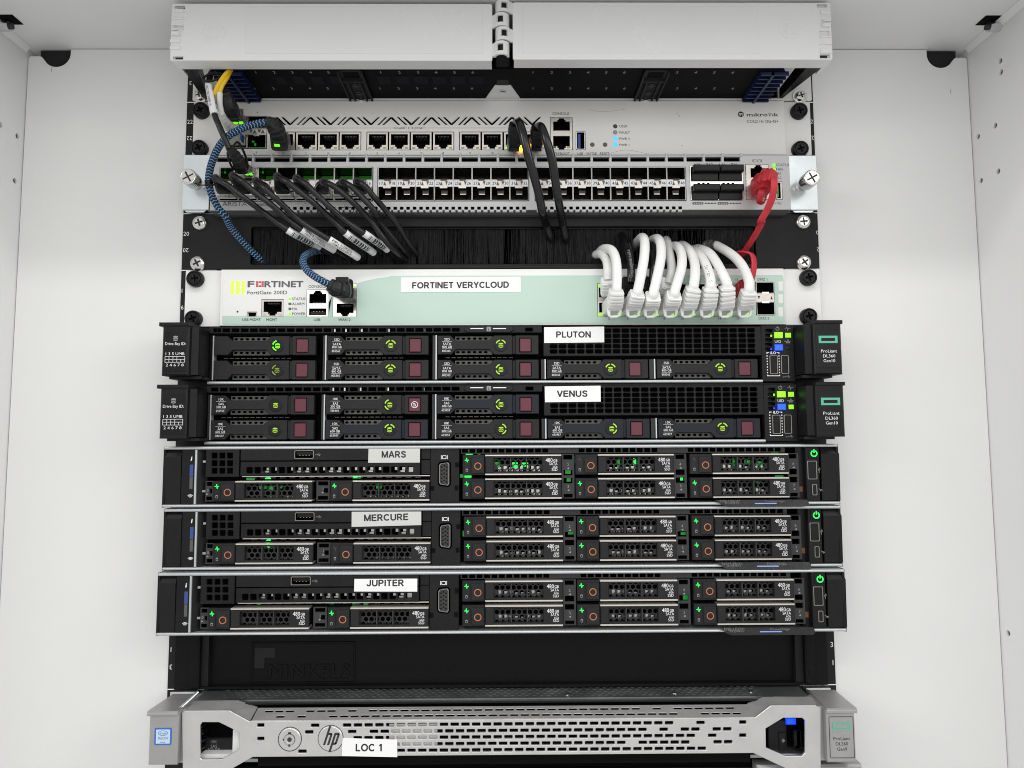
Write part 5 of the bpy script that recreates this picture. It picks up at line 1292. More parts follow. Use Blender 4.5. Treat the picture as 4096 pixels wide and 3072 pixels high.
    for i in range(21):
        kk = (0, 0, 1, 2, 0, 2, 1, 1, 2, 2, 1, 1, 2, 2, 2, 1, 2, 0, 2, 1, 3)[i] if i < 21 else 0
        x = p0[0]+pit*i
        if kk:
            b = MB()
            if kk == 1: b.box(x-1.8, x+1.4, y+4, y+5, p0[1]-1.8, p0[1]-.6); b.box(x-.6, x+1.6, y+4.4, y+5.4, p0[1]-.2, p0[1]+1.6)
            elif kk == 2: b.box(x-.2, x+1.7, y+4.6, y+5.6, p0[1]-.4, p0[1]+1.7)
            else: b.box(x-1.6, x+1.6, y+4.2, y+5.2, p0[1]-1.8, p0[1]+1.6)
            b.build('inner_contact', ['cage_metal'], s)
    b = MB(); b.box(q2[0]+1, Pz(Xb, 1285, 440)[0], y+1.6, y+4, q2[1]-.8, q2[1]-.25); b.build('bay_edge', ['trim_champagne'], s)
    b = MB(); zz = q2[1]-1.6
    for i in range(18): b.box(q2[0]+6+i*7, q2[0]+10+i*7, y+5, y+6, zz-.4, zz+.3)
    b.build('bay_lattice', ['dusty_mesh'], s, kind='stuff')
    q = Rz(Xb, 1178, 100, 1290, 425); b = MB(); zz = Pz(Xb, 1230, 242)[1]; b.box(q[0], q[2], y+2.5, y+5, zz+.2, zi1, 0, .2); b.box(q[0], q[2], y+2.5, y+5, q[1], zz-.2, 0, .2); b.build('side_blank', ['black'], s)
    # sticker
    def Pk(px, py): V = stick[6]; a = V(px, py, y); return a
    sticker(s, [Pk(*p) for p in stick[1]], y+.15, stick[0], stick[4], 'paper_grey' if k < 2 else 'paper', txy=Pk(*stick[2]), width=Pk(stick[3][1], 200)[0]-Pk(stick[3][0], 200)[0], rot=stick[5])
    # vga module
    q = Rz(Xb, 1292, 100, 1648, 745); v = Rz(Xb, 1400, 285, 1526, 552)
    b = MB(); cz_ = (v[1]+v[3])/2
    o_ = [(v[0]-.9, v[1]+1.2), (v[0]+.3, v[1]-.8), (v[2]-.6, v[1]-1.6), (v[2]+1.0, v[1]+.4), (v[2]+1.0, v[3]-.4), (v[2]-.6, v[3]+1.6), (v[0]+.3, v[3]+.8), (v[0]-.9, v[3]-1.2)]
    b.plate(rr(q[0], zi0, q[2], zi1, .3), [o_], y+1.6, 3, .25); vm = b.build('video_module', ['black'], s)
    b = MB(); i_ = [(v[0], v[1]+1.6), (v[0]+.9, v[1]+.3), (v[2]-1, v[1]-.6), (v[2], v[1]+.6), (v[2], v[3]-.6), (v[2]-1, v[3]+.6), (v[0]+.9, v[3]-.3), (v[0], v[3]-1.6)]
    ii = [(mid(v)[0]+(p[0]-mid(v)[0])*.82, cz_+(p[1]-cz_)*.93) for p in i_]
    b.plate(i_, [ii], y+.4, 3, .2); vg = b.build('video_port', ['rim_dark'], vm)
    b = MB(); b.plate(ii, [], y+1.2, 1.5); b.build('port_face', ['dark_grey'], vg)
    for c_ in range(3):
        for r_ in range(5): b = MB(); b.disc(v[0]+(v[2]-v[0])*(.27+.23*c_), v[1]+(v[3]-v[1])*(.14+.17*r_+(.06 if c_ == 1 else 0)), .55, y+1.05, y+1.25, 8); b.build('pin_hole', ['void'], vg)
    x, z = Pz(Xb, 1464, 212); b = MB(); b.plate(rr(x-1.5, z-1.3, x+1.5, z+1.3, .5), [rr(x-1.1, z-.9, x+1.1, z+.9, .3)], y+1.5, .1); b.box(x-2.4, x-2.0, y+1.5, y+1.6, z-1.4, z+1.4); b.box(x+2.0, x+2.4, y+1.5, y+1.6, z-1.4, z+1.4); b.build('video_icon', ['print_white'], vm)
    b = MB()
    for xa, za in ((1600, 305), (1592, 590), (1295, 595)): r = Rz(Xb, xa, za-28, xa+45, za+30); b.rbox(r, y+1.35, y+1.8)
    b.build('module_notch', ['void'], vm, kind='stuff')
    # vent row above the right drives
    vz1, vz0 = zi1, Pz(Xc, 600, 135)[1]; xx = Pz(Xc, 105, 100)[0]; xe = Pz(Xd, 1420, 100)[0]; pit = 5.3; hs = []
    p1, p2 = Pz(Xc, 990, 100)[0], Pz(Xc, 1230, 100)[0]; p3, p4 = Pz(Xd, 140, 100)[0], Pz(Xd, 400, 100)[0]
    xq = xx+1
    while xq+4 < xe:
        if not (p1-4 < xq < p2 or p3-4 < xq < p4): hs.append(rr(xq, vz0+.9, xq+3.9, vz1-.2))
        xq += pit
    b = MB(); b.plate(rr(xx, vz0, xe, vz1), hs, y+3, 2, .15); b.build('vent_row', ['dark_grey'], s)
    # internal green lights seen through the vents
    for gx, gz, gw, gh in glow:
        b = MB(); xg, zg = front(gx, gz, DY)[0]+dx, front(gx, gz, DY)[1]+dz; b.box(xg-gw/2, xg+gw/2, y+6, y+6.6, zg-gh/2, zg+gh/2); b.build('internal_light', ['led_green_deep' if rnd.random() < .75 else 'led_green'], s)
    # drives
    def drive(x, z, idx, lit, tone):
        kk = .0738; h = 14.7
        b = MB(); b.box(x, x+15.9, y+.6, y+10, z+.1, z+h-.1, 0, .3)                       # lamp and button end
        b.plate(rr(x+.6, z+.8, x+5.6, z+h-1.2, .4), [rr(x+1.2, z+1.6, x+5.0, z+h-2.0, .4)], y+.35, .4, .1, 0)
        b.plate(rr(x+16.2, z+1.2, x+71.2, z+h-1.2), [rr(x+22.6, z+2.6, x+57.4, z+h-2.4)], y+.2, 4, .25, 0)
        b.box(x+16.4, x+71, y+9, y+12, z+.5, z+h-.5, 1)
        d = b.build('drive_carrier', ['drive_black', 'void'], s)
        for zz in (z+h-1.15, z+.05): t = MB(); t.box(x+16.2, x+71.2, y-.5, y+9, zz, zz+1.1, 0, .3); t.build('trim_strip', ['trim_champagne'], d)
        t = MB(); t.box(x+16.3, x+22.4, y-.5, y+3, z+1.5, z+h-1.5, 0, .6); t.build('handle', ['drive_black'], d)
        for f in (34.2, 45.6): t = MB(); t.box(x+f, x+f+.9, y+.6, y+6, z+2.5, z+h-2.3, 0, .2); t.build('rib', ['dark_grey'], d)
        t = MB(); hs = []
        for i in range(9):
            for j in range(4):
                cx, cz = x+24.5+i*3.95+(1.97 if j % 2 else 0), z+2.2+j*3.4
                if cx < x+57: hs.append([(cx+1.75*math.cos(math.radians(a)), cz+1.75*math.sin(math.radians(a))) for a in range(30, 390, 60)])
        t.plate(rr(x+22.4, z-.5, x+59.4, z+h+1), hs, y+4.4, .6, 0); t.v = [(p[0], p[1], min(max(p[2], z+1.3), z+h-1.3)) for p in t.v]
        t.build('honeycomb', ['dark_grey'], d)
        t = MB()
        for i in range(8): cx = x+25.5+i*4+rnd.uniform(-.3, .3); t.box(cx, cx+rnd.uniform(1.8, 3), y+6.6, y+7, z+2.4, z+2.4+rnd.uniform(2.5, 4.5)*tone)
        t.build('inner_shield', ['cage_metal'], d, kind='stuff')
        t = MB(); t.box(x+6.3, x+15.6, y-.6, y+4, z+1.2, z+h-1.7, 0, .5); bt = t.build('release_button', ['drive_black'], d)
        t = MB(); t.arc(x+11, z+6.6, 2.0, 2.6, 0, 360, y-.72, y-.55, 22); t.build('orange_ring', ['orange'], bt) if False else t.build('orange_ring', ['orange'], d)
        cx, cz = x+3.0, z+h-3.9; t = MB(); yt = y+.28
        for p0, p1 in (((-1.5, 0), (-.5, 0)), ((-.5, 0), (-.1, 1.7)), ((-.1, 1.7), (.25, -1.5)), ((.25, -1.5), (.5, 0)), ((.5, 0), (1.5, 0))): t.tube([(cx+p0[0], yt, cz+p0[1]), (cx+p1[0], yt, cz+p1[1])], .3 if lit else .13, 5)
        t.build('indicator_light', ['led_green' if lit else 'led_off_grey'], d)
        cz = z+3.6; t = MB(); t.plate(rr(cx-.75, cz-1.1, cx+.75, cz+1.1, .5), [rr(cx-.5, cz-.85, cx+.5, cz+.45, .3)], yt-.05, .1); t.build('drive_icon', ['print_grey'], d)
        t = MB(); ty = y+.12; xr_ = x+68.4
        t.text('480', xr_-3.5, z+10.6, 2.7, ty, 'r', width=5.0); t.text('GB', xr_, z+10.3, 1.8, ty, 'r', width=3.0); t.text('SATA', xr_, z+8.0, 1.95, ty, 'r', width=5.8); t.text('6Gb', xr_, z+5.8, 1.45, ty, 'r', width=3.4); t.text('SSD', xr_, z+3.8, 1.85, ty, 'r', width=4.2)
        t.build('drive_lettering', ['print_white'], d)
    def bracket(r, nums, arrow, ym=None):
        b = MB(); q = r; h = q[3]-q[1]; hs = []
        for f0, f1 in ((.06, .24), (.40, .62), (.76, .95)) if len(nums) == 1 else ((.02, .10), (.16, .26), (.34, .46), (.52, .64), (.70, .80), (.88, .98)):
            w = q[2]-q[0]
            if len(nums) == 1: hs.append(rr(q[0]+w*.12 if f0 != .40 else q[0]+w*.55, q[1]+h*f0, q[2]-w*.14, q[1]+h*f1))
            elif f0 in (.02, .34, .52, .88): hs.append(rr(q[0]+w*.14, q[1]+h*f0, q[2]-w*.16, q[1]+h*f1))
        b.plate(rr(*q), hs, y+2, 2, .15); o = b.build('bay_divider', ['dark_grey'], s)
        for t_, fx, fz in nums:
            x = q[0]+(q[2]-q[0])*fx; z = q[1]+h*fz; letter([(t_, x, z+.7, 1.9, y+1.9, dict(bold=.01))], 'print_grey', o)
            m = MB(); d = arrow; m.prism([(x-d*.8, z-1.0+.75-1.0), (x-d*.8, z-1.0-.75-1.0), (x+d*.8, z-2.0)], y+1.8, y+1.95); m.build('arrow_mark', ['print_grey'], o)
    dr = [(Xa, 692, 682, 0), (Xb, 62, 738, 1)]
    zlow = Pz(Xa, 1200, 681)[1]
    drive(Pz(Xa, 690, 560)[0], zlow, 0, 0 not in led_dim, .25); drive(Pz(Xb, 62, 600)[0], zlow, 1, 1 not in led_dim, .25)
    bracket((Pz(Xa, 600, 500)[0], zlow, Pz(Xa, 688, 500)[0], zlow+14.7), [('0', .3, .5)], 1); bracket((Pz(Xa, 1832, 500)[0], zlow, Pz(Xa, 1982, 500)[0], zlow+14.7), [('1', .5, .55)], 1)
    zr = [Pz(Xc, 600, 345)[1], Pz(Xc, 600, 580)[1]]
    cols = [Pz(Xc, 124, 400)[0], Pz(Xc, 1236, 400)[0], Pz(Xd, 422, 400)[0]]
    n = 2
    for c_, x in enumerate(cols):
        for r_ in range(2): drive(x, zr[r_], n, n not in led_dim, 1.0); n += 1
        bq = (x+71.6, zr[1], x+(80.8 if c_ < 2 else 79.5), zr[0]+14.8)
        bracket(bq, [(str(2+2*c_), .5, .74), (str(3+2*c_), .5, .25)], -1)
    # right control strip
    q = Rz(Xd, 1632, 80, 1768, 632); b = MB(); b.box(q[0], q[2], y+.4, y+9, zi0, zi1, 0, .4); cs_ = b.build('control_strip', ['black'], s)
    b = MB(); b.box(Pz(Xd, 1548, 300)[0], q[0], y+5, y+10, zi0, zi1); b.build('strip_recess', ['black_satin'], s)
    r = Rz(Xd, 1565, 485, 1618, 545); b = MB(); b.rbox(r, y+4.4, y+5.2, 0, .2); b.build('spring_clip', ['copper'], s)
    r = Rz(Xd, 1648, 84, 1758, 190); b = MB(); b.rbox(r, y-.6, y+2, 0, .5); pbn = b.build('power_button', ['black_satin'], cs_)
    cx, cz = mid(r); cz -= .2; b = MB(); b.arc(cx, cz, 1.65, 2.5, 118, 422, y-.75, y-.5, 18); b.box(cx-.38, cx+.38, y-.75, y-.5, cz+.5, cz+3.0); b.build('power_icon', ['led_green'], cs_)
    usb_socket(Rz(Xd, 1640, 216, 1740, 410), y+.4, cs_, True, 'ink_grey', 'rim_dark'); usb_socket(Rz(Xd, 1690, 460, 1742, 576), y+.4, cs_, True, 'dark_grey', 'rim_dark')
    b = MB(); x, z = Pz(Xd, 1765, 313); usb_icon(b, x-.3, z, 1.7, y-.1, 1.57); b.build('usb_icon', ['print_grey'], cs_)
    b = MB(); x, z = Pz(Xd, 1772, 515); b.tube([(x-1, y, z+.6), (x+.3, y, z-.3)], .25, 5); b.arc(x+.8, z-.7, .35, .75, -20, 250, y-.1, y+.1, 8); b.build('wrench_icon', ['print_grey'], cs_)
    q = Rz(Xd, 1788, 120, 1982, 606); b = MB(); cx = mid(q)[0]; wq = q[2]-q[0]; zh = q[3]
    b.loft([((cx, y+3.2, zi0+.6), (1, 0, 0), (0, 1, 0), wq, 5, .12), ((cx, y+3.0, zh-1.8), (1, 0, 0), (0, 1, 0), wq, 6, .12), ((cx-.3, y+3.6, zh+.4), (1, 0, 0), (0, 1, 0), wq-.8, 5, .12), ((cx-.4, y+5.5, zi1-.2), (1, 0, 0), (0, 1, 0), wq-1.5, 5, .12)]); b.build('latch', ['black'], s)
    # maker tag hanging over the lower lip
    q = Rz(Xd, 680, 624, 1632, 682); b = MB(); za, zc = q[3]+.3, q[1]-.3
    pts = [(q[0], za), (q[2]-1, za), (q[2], za-1), (q[2], zc+1.4), (q[2]-1.5, zc), (q[0]+7, zc), (q[0]+3.4, zc+1.2)]
    v = [(px, y-2.2-(za-pz)*.55, pz) for px, pz in pts]; v += [(a, c+1.6, e) for a, c, e in v]; n_ = len(pts)
    b.add(v, [tuple(range(n_)), tuple(range(2*n_-1, n_-1, -1))]+[(i, (i+1) % n_, n_+(i+1) % n_, n_+i) for i in range(n_)]); tg = b.build('maker_tag', ['black_satin'], s)
    def tagtext(t_, px, py, cap, width=None):
        m = MB(); x, z = Pz(Xd, px, py); m.text(t_, x, z, cap, 0, 'l', .02, width=width); m.v = [(a, y-2.32-(za-e)*.55, e) for a, _, e in m.v]; m.build('lettering', ['print_grey'], tg)
    tagtext('DELLEMC', 715, 634, 1.5, 14.5); tagtext('R640', 770, 650, 1.6, 9.5); tagtext('PowerEdge', 1180, 634, 1.2, 14)
    b = MB(); r = Rz(Xd, 1073, 650, 1297, 661); b.rbox(r, 0, .4); b.v = [(a, y-2.4-(za-e)*.55+(.2 if c_ > .2 else 0), e) for a, c_, e in b.v]; b.build('blue_strip', ['tag_blue'], tg)
    return s
G0 = [(990, 1917, 6, 1.6), (1060, 1914, 4, 1.4), (1420, 1910, 6, 1.6), (1040, 1950, 5, 3), (1075, 1953, 4, 3), (1110, 1950, 3, 2), (1510, 1945, 4, 4), (1875, 1818, 5, 1.5), (1915, 1818, 2, 1.5), (1845, 1905, 2.5, 2.5), (1870, 1908, 5, 1.5), (1990, 1860, 4, 4),
      (2060, 1862, 4, 4), (2275, 1888, 4, 3.4), (2278, 1920, 3, 3), (2298, 1840, 1, 5), (2480, 1857, 2, 7), (2545, 1848, 2, 5), (2100, 1860, 5, 3), (2920, 1798, 4, 3), (3000, 1850, 4, 3), (3050, 1855, 5, 3), (2735, 1918, 2, 2), (3045, 1932, 2.5, 1.5), (2950, 1850, 3, 6), (3110, 1812, 5, 1), (3130, 1907, 6, 1.2)]
G1 = [(1060, 1914, 3, 1.4), (1050, 1942, 5, 2), (1075, 1942, 3, 2.5), (1870, 1800, 4, 3), (1910, 1798, 9, 3.4), (1848, 1890, 1.5, 4), (2280, 1885, 4, 3), (2930, 1798, 3, 3), (3020, 1800, 4, 4), (2735, 1890, 4, 2)]
G2 = [(1330, 1912, 3, 1.4), (1425, 1912, 5, 1.6), (1385, 1910, 4, 1.6), (1465, 1914, 3, 1.4), (1040, 1915, 2, 1), (2740, 1892, 5, 3)]
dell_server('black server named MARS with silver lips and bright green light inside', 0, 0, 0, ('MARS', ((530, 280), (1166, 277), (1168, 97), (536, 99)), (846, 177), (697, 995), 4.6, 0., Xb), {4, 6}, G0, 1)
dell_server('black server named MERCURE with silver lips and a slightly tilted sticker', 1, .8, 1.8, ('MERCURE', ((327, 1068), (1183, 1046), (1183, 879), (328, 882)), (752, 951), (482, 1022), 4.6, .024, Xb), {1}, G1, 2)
dell_server('black server named JUPITER with silver lips, directly above the embossed blank panel', 2, 0, -2.2, ('JUPITER', ((1570, 223), (2056, 224), (2057, 124), (1573, 126)), (1811, 157), (1668, 1953), 4.5, 0., Xe), set(), G2, 3)
# ================================================================ grey server with a perforated silver bezel (unit 12)
BY = -38.0
hs_ = thing('rack_server', 'silver server named LOC 1 with a perforated metal bezel and round lock', 'server', (0, 0, -U))
xl, xr = Xg(300, 230, -17)[0], Xh(1900, 180, -17)[0]
b = MB(); hs = []
zc = -1.2
ya = onlevel(2048, 2792, zc)[1]; x0, x1 = Xg(490, 200, -8)[0], Xh(1620, 160, -8)[0]
xx = x0; j = 0
for j in range(6):
    xx = x0+(2.6 if j % 2 else 0)
    while xx < x1: hs.append([(xx+2.1*math.cos(math.radians(a)), ya+4.0+j*3.7+1.6*math.sin(math.radians(a))) for a in range(0, 360, 60)]); xx += 5.2
b.plate([(xl, ya), (xr, ya), (xr, 60), (xl, 60)], hs, zc-1, 1, 0, 0, 'xy'); b.build('top_cover', ['chassis_steel'], hs_)
b = MB(); b.box(xl+1, xr-1, ya+2, 240, -U+2, zc-2.6); b.box(xl, xr, ya+.1, ya+1.2, zc-4, zc-1.1); b.build('chassis', ['void'], hs_)
for px, py in ((530, 184), (1140, 176), (1573, 168)):
    b = MB(); x, y = onlevel(1900+px*.70072, 2650+py*.70072, zc); b.tube([(x, y+.5, zc-.1), (x, y+.5, zc+.5)], 1.7, 12); b.build('cover_screw', ['bright_metal'], hs_)
b = MB(); zf = front(2048, 2650+240*.642, -24)[1]; b.box(xl+25, xr-25, ya-4, ya-.2, zf-1.5, zc-1.0); b.build('front_ledge', ['black_satin'], hs_)
G = lambda px, py, y=BY: Xg(px, py, y)
H = lambda px, py, y=BY: Xh(px, py, y)
outer = [G(235, 690), G(228, 314), G(250, 302), G(525, 300), G(650, 368), H(1600, 314), H(1690, 246), H(1945, 246), H(1975, 262), H(1975, 650), H(1810, 622), H(1590, 518), G(670, 590), G(510, 680)]
wl = [G(342, 392), G(356, 373), G(460, 373), G(585, 435), G(585, 545), G(480, 604), G(356, 606), G(343, 594)]
wr = [H(1660, 378), H(1760, 317), H(1868, 317), H(1885, 332), H(1885, 515), H(1868, 535), H(1772, 535), H(1662, 488)]
holes = [wl, wr]
zr = [(G(1250, y1)[1], H(60, y2)[1]) for y1, y2 in ((392, 355), (433, 392), (472, 430), (513, 467), (553, 503))]
xa_, xb_ = G(1257, 392)[0], H(31, 354)[0]
pit = (H(1170, 346)[0]-H(68, 354)[0])/18
xref = H(68, 354)[0]
def zrow(r, x): return zr[r][0]+(zr[r][1]-zr[r][0])*(x-G(1250, 392)[0])/(H(60, 355)[0]-G(1250, 392)[0])*.15
spans = [(G(1233, 392)[0], H(1195, 346)[0], 0), (G(1400, 432)[0], H(985, 385)[0], .5), (G(1300, 472)[0], H(1262, 420)[0], 0), (G(1490, 513)[0], H(862, 460)[0], .5), (G(1570, 553)[0], H(1382, 493)[0], 0)]
slots = []
for r, (s0, s1, o_) in enumerate(spans):
    n0 = math.ceil((s0-xref)/pit-o_); x = xref+(n0+o_)*pit
    while x+3 < s1: slots.append((x, r)); x += pit
for r, pxs in ((0, (1290,)), (1, (1078, 1200, 1260, 1382, 1442)), (2, (1355,)), (3, (958, 1018, 1080, 1140, 1200, 1385, 1445))):
    for p in pxs: slots.append((H(p, 400)[0], r))
for p, r in ((1058, 0), (1022, 1), (982, 4), (1290, 1)): slots.append((G(p, 430)[0], r))
wsl, hsl = pit*.39, 1.15
for x, r in slots: z = zrow(r, x); holes.append(rr(x-wsl, z-hsl, x+wsl, z+hsl, .5, 2))
for V, p, q in ((G, 720, 392), (G, 720, 476), (H, 1530, 342), (H, 1530, 417)):
    x, z = V(p, q); holes.append(rr(x-2.4, z-1.2, x+2.4, z+1.2, .4, 2))
b = MB(); b.plate(outer, holes, BY, 2.2, .35); bz = b.build('bezel', ['bezel_silver'], hs_)
# sloping upper band of the bezel with two rows of slots
ytop = -25.0
zA, zB = G(1000, 364)[1], front(2048, 2650+274*.642, ytop)[1]
def slope(u, t): return (u, BY+1+(ytop-BY)*t, zA+(zB-zA)*t)
b = MB(); L = math.hypot(ytop-BY, zB-zA); hs = []
u0, u1 = G(660, 365)[0], H(1610, 310)[0]
rows = [(.30, [G(p, 333)[0] for p in (830, 963, 1163, 1232, 1297, 1363)]+[G(1430, 333)[0]+pit*i for i in range(43)]), (.72, [G(p, 300)[0] for p in (743, 808, 875, 1005, 1075, 1140, 1272)]+[G(1403, 300)[0]+pit*i for i in range(40)])]
for t, xs in rows:
    gap = [H(p, 290)[0] for p in (1190, 1270, 1350)]
    for x in xs:
        if x < u1-8 and not (t < .5 and H(1165, 295)[0] < x < H(1280, 295)[0]) and not (t > .5 and (H(950, 265)[0] < x < H(1000, 265)[0] or H(1065, 265)[0] < x < H(1120, 265)[0])): hs.append(rr(x-wsl, L*t-1.0, x+wsl, L*t+1.0, .5, 2))
b.plate(rr(u0, 0, u1, L), hs, 0, .5, .1)
b.v = [(p[0], slope(0, p[2]/L)[1]+p[1]*.3, slope(0, p[2]/L)[2]-p[1]*.9) for p in b.v]; b.build('bezel_top', ['bezel_silver'], hs_)
# raised shoulders at both ends
for s, pa, pb_, pc, pd in ((-1, (228, 312), (525, 300), (660, 240), (330, 235)), (1, (1690, 246), (1975, 262), (1960, 190), (1600, 205))):
    V = Xg if s < 0 else Xh; yb = -22
    a, c = V(*pa, BY+.4), V(*pb_, BY+.4); ztop = min(a[1], c[1])+.1
    d, e = V(*pc, yb)[0], V(*pd, yb)[0]
    low = [G(525, 300)[0], G(650, 368)[0]] if s < 0 else [H(1690, 246)[0], H(1600, 314)[0]]
    zl = G(650, 368)[1] if s < 0 else H(1600, 314)[1]
    b = MB(); x_o = a[0] if s < 0 else c[0]; x_i = low[0]
    v = [(x_o, BY+.6, ztop), (x_i, BY+.6, ztop), (x_i, yb, ztop+2.2), (x_o, yb, ztop+2.2), (low[1], BY+.8, zl), (low[1], yb, zB)]
    v += [(p[0], p[1], p[2]-1.5) for p in v]
    b.add(v, [(0, 1, 2, 3), (1, 4, 5, 2), (6, 9, 8, 7), (7, 8, 11, 10), (0, 3, 9, 6), (3, 2, 8, 9), (2, 5, 11, 8), (5, 4, 10, 11)]); b.build('bezel_shoulder', ['bezel_silver'], hs_)
# round lock and maker badge
x, z = G(903, 477); b = MB(); b.lathe([(6.9, BY-.9), (7.4, BY-.6), (7.7, BY+.1)], x, z, 32); lk = b.build('lock', ['bezel_silver'], hs_)
b = MB(); b.arc(x, z, 7.7, 8.1, 0, 360, BY-.1, BY+.1, 30); b.build('lock_gap', ['ink'], lk)
b = MB(); b.arc(x, z, 2.4, 3.5, 0, 360, BY-1.4, BY-.8, 24); b.build('lock_ring', ['bright_metal'], lk)
b = MB(); b.arc(x, z, 3.5, 3.9, 0, 360, BY-1.0, BY-.85, 24); b.build('ring_outline', ['ink_grey'], lk)  # thin dark outline around the lock ring
b = MB(); b.disc(x, z, 1.5, BY-1.05, BY-.9, 18); b.box(x-.5, x+.5, BY-1.5, BY-.9, z-4.4, z-2.8); b.build('keyhole', ['dark_grey'], lk)
b = MB(); b.box(x-1.0, x+1.0, BY-1.0, BY-.9, z+3.6, z+4.8); b.box(x-4.6, x-3.8, BY-1.0, BY-.9, z-.6, z+.6); b.build('lock_mark', ['ink'], lk, kind='stuff')
x, z = G(1157, 472); b = MB(); b.lathe([(7.7, BY-.9), (8.2, BY-.6), (8.4, BY+.1)], x, z, 32); bd = b.build('maker_badge', ['bezel_silver'], hs_)
b = MB(); b.arc(x, z, 8.35, 8.7, 0, 360, BY-.1, BY+.1, 30); b.build('badge_gap', ['ink'], bd)
b = MB()
def sl(px, pz): return (x+px+pz*.32, z+pz)
def bar(x0, z0, x1, z1): b.prism([sl(x0, z0), sl(x1, z0), sl(x1, z1), sl(x0, z1)], BY-1.05, BY-.85)
bar(-3.6, -4.0, -2.2, 8.4); bar(-2.2, 2.5, .0, 3.9); bar(-.9, -4.0, .5, 3.0); bar(1.6, -8.6, 3.0, 3.9); bar(3.0, 2.5, 4.8, 3.9); bar(3.0, -3.9, 4.8, -2.5); bar(4.0, -3.4, 5.4, 3.2)
b.build('brand_lettering', ['ink'], bd)
ysk = BY-.05
sticker(hs_, [G(1228, 582, ysk), G(1572, 589, ysk), G(1572, 480, ysk), G(1229, 470, ysk)], ysk, 'LOC 1', 4.8, txy=G(1396, 529, ysk), width=G(1478, 529, ysk)[0]-G(1312, 529, ysk)[0], rot=-.01)
# pale card behind part of the grille, dark frame behind the rest
r = Xg.rect(1522, 380, 1822, 532, BY+4); b = MB(); b.rbox(r, BY+3.5, BY+4.5); b.build('backing_card', ['paper'], hs_)
b = MB(); b.box(G(300, 400)[0], H(1900, 400)[0], -16, ya+1, -U+3, zc-6); b.build('inner_frame', ['void'], hs_)
b = MB(); r = Xh.rect(500, 290, 610, 306, -26); b.rbox(r, -26.5, -26); b.build('blue_mark', ['usb_blue'], hs_)
b = MB(); b.box(G(690, 400)[0], H(1585, 400)[0], BY+6, -16.5, -U+4, zA-1.0); b.build('dark_blocker', ['void'], hs_)  # black blocker box added behind the slots so they read dark
# things seen through the windows
b = MB(); r = Xg.rect(372, 470, 545, 560, -24); b.rbox(r, -24, -18, 0, .5); dv = b.build('inner_drive', ['drive_black'], hs_)
x, _ = Xg(430, 500, -24); letter([('10K', x, Xg(430, 493, -24)[1], 2.0, -24.1, {}), ('SAS', x, Xg(430, 521, -24)[1], 2.0, -24.1, {}), ('300 GB', x, Xg(430, 541, -24)[1], 1.9, -24.1, {})], 'print_grey', dv)
b = MB(); b.box(Xg(350, 560, -30)[0], Xg(560, 560, -30)[0], -31, -24, Xg(400, 600, -30)[1], Xg(400, 568, -30)[1]); b.box(Xg(548, 560, -30)[0], Xg(592, 560, -30)[0], -31, -25, Xg(400, 585, -30)[1], Xg(400, 415, -30)[1]); b.build('inner_sheet', ['paper'], hs_)
for k in range(4): b = MB(); z = Xg(350, 395+45*k, -30)[1]; b.box(Xg(340, 400, -30)[0], Xg(372, 400, -30)[0], -32, -24, z-.3, z+.5); b.build('inner_fin', ['cage_metal'], hs_)
r = Xh.rect(1775, 316, 1830, 352, -26); b = MB(); b.rbox(r, -27, -25, 0, .4); b.build('indicator_light', ['led_blue'], hs_)
b = MB(); b.rbox(Xh.rect(1675, 330, 1780, 520, -24), -24, -18, 0, .4); b.rbox(Xh.rect(1735, 400, 1775, 500, -25), -25, -23, 0, .4); dv = b.build('inner_drive', ['drive_black'], hs_)
b = MB(); x, z = Xh(1760, 446, -25.2); b.prism([(x-.3, z-1.4), (x-.3, z+1.4), (x+1.4, z)], -25.2, -25); b.box(x-1.0, x-.6, -25.2, -25, z-1.2, z+1.2); b.build('arrow_mark', ['print_grey'], dv)
usb_socket(Xh.rect(1820, 386, 1862, 492, -25), -25, hs_, True, 'dark_grey', 'cage_inside')
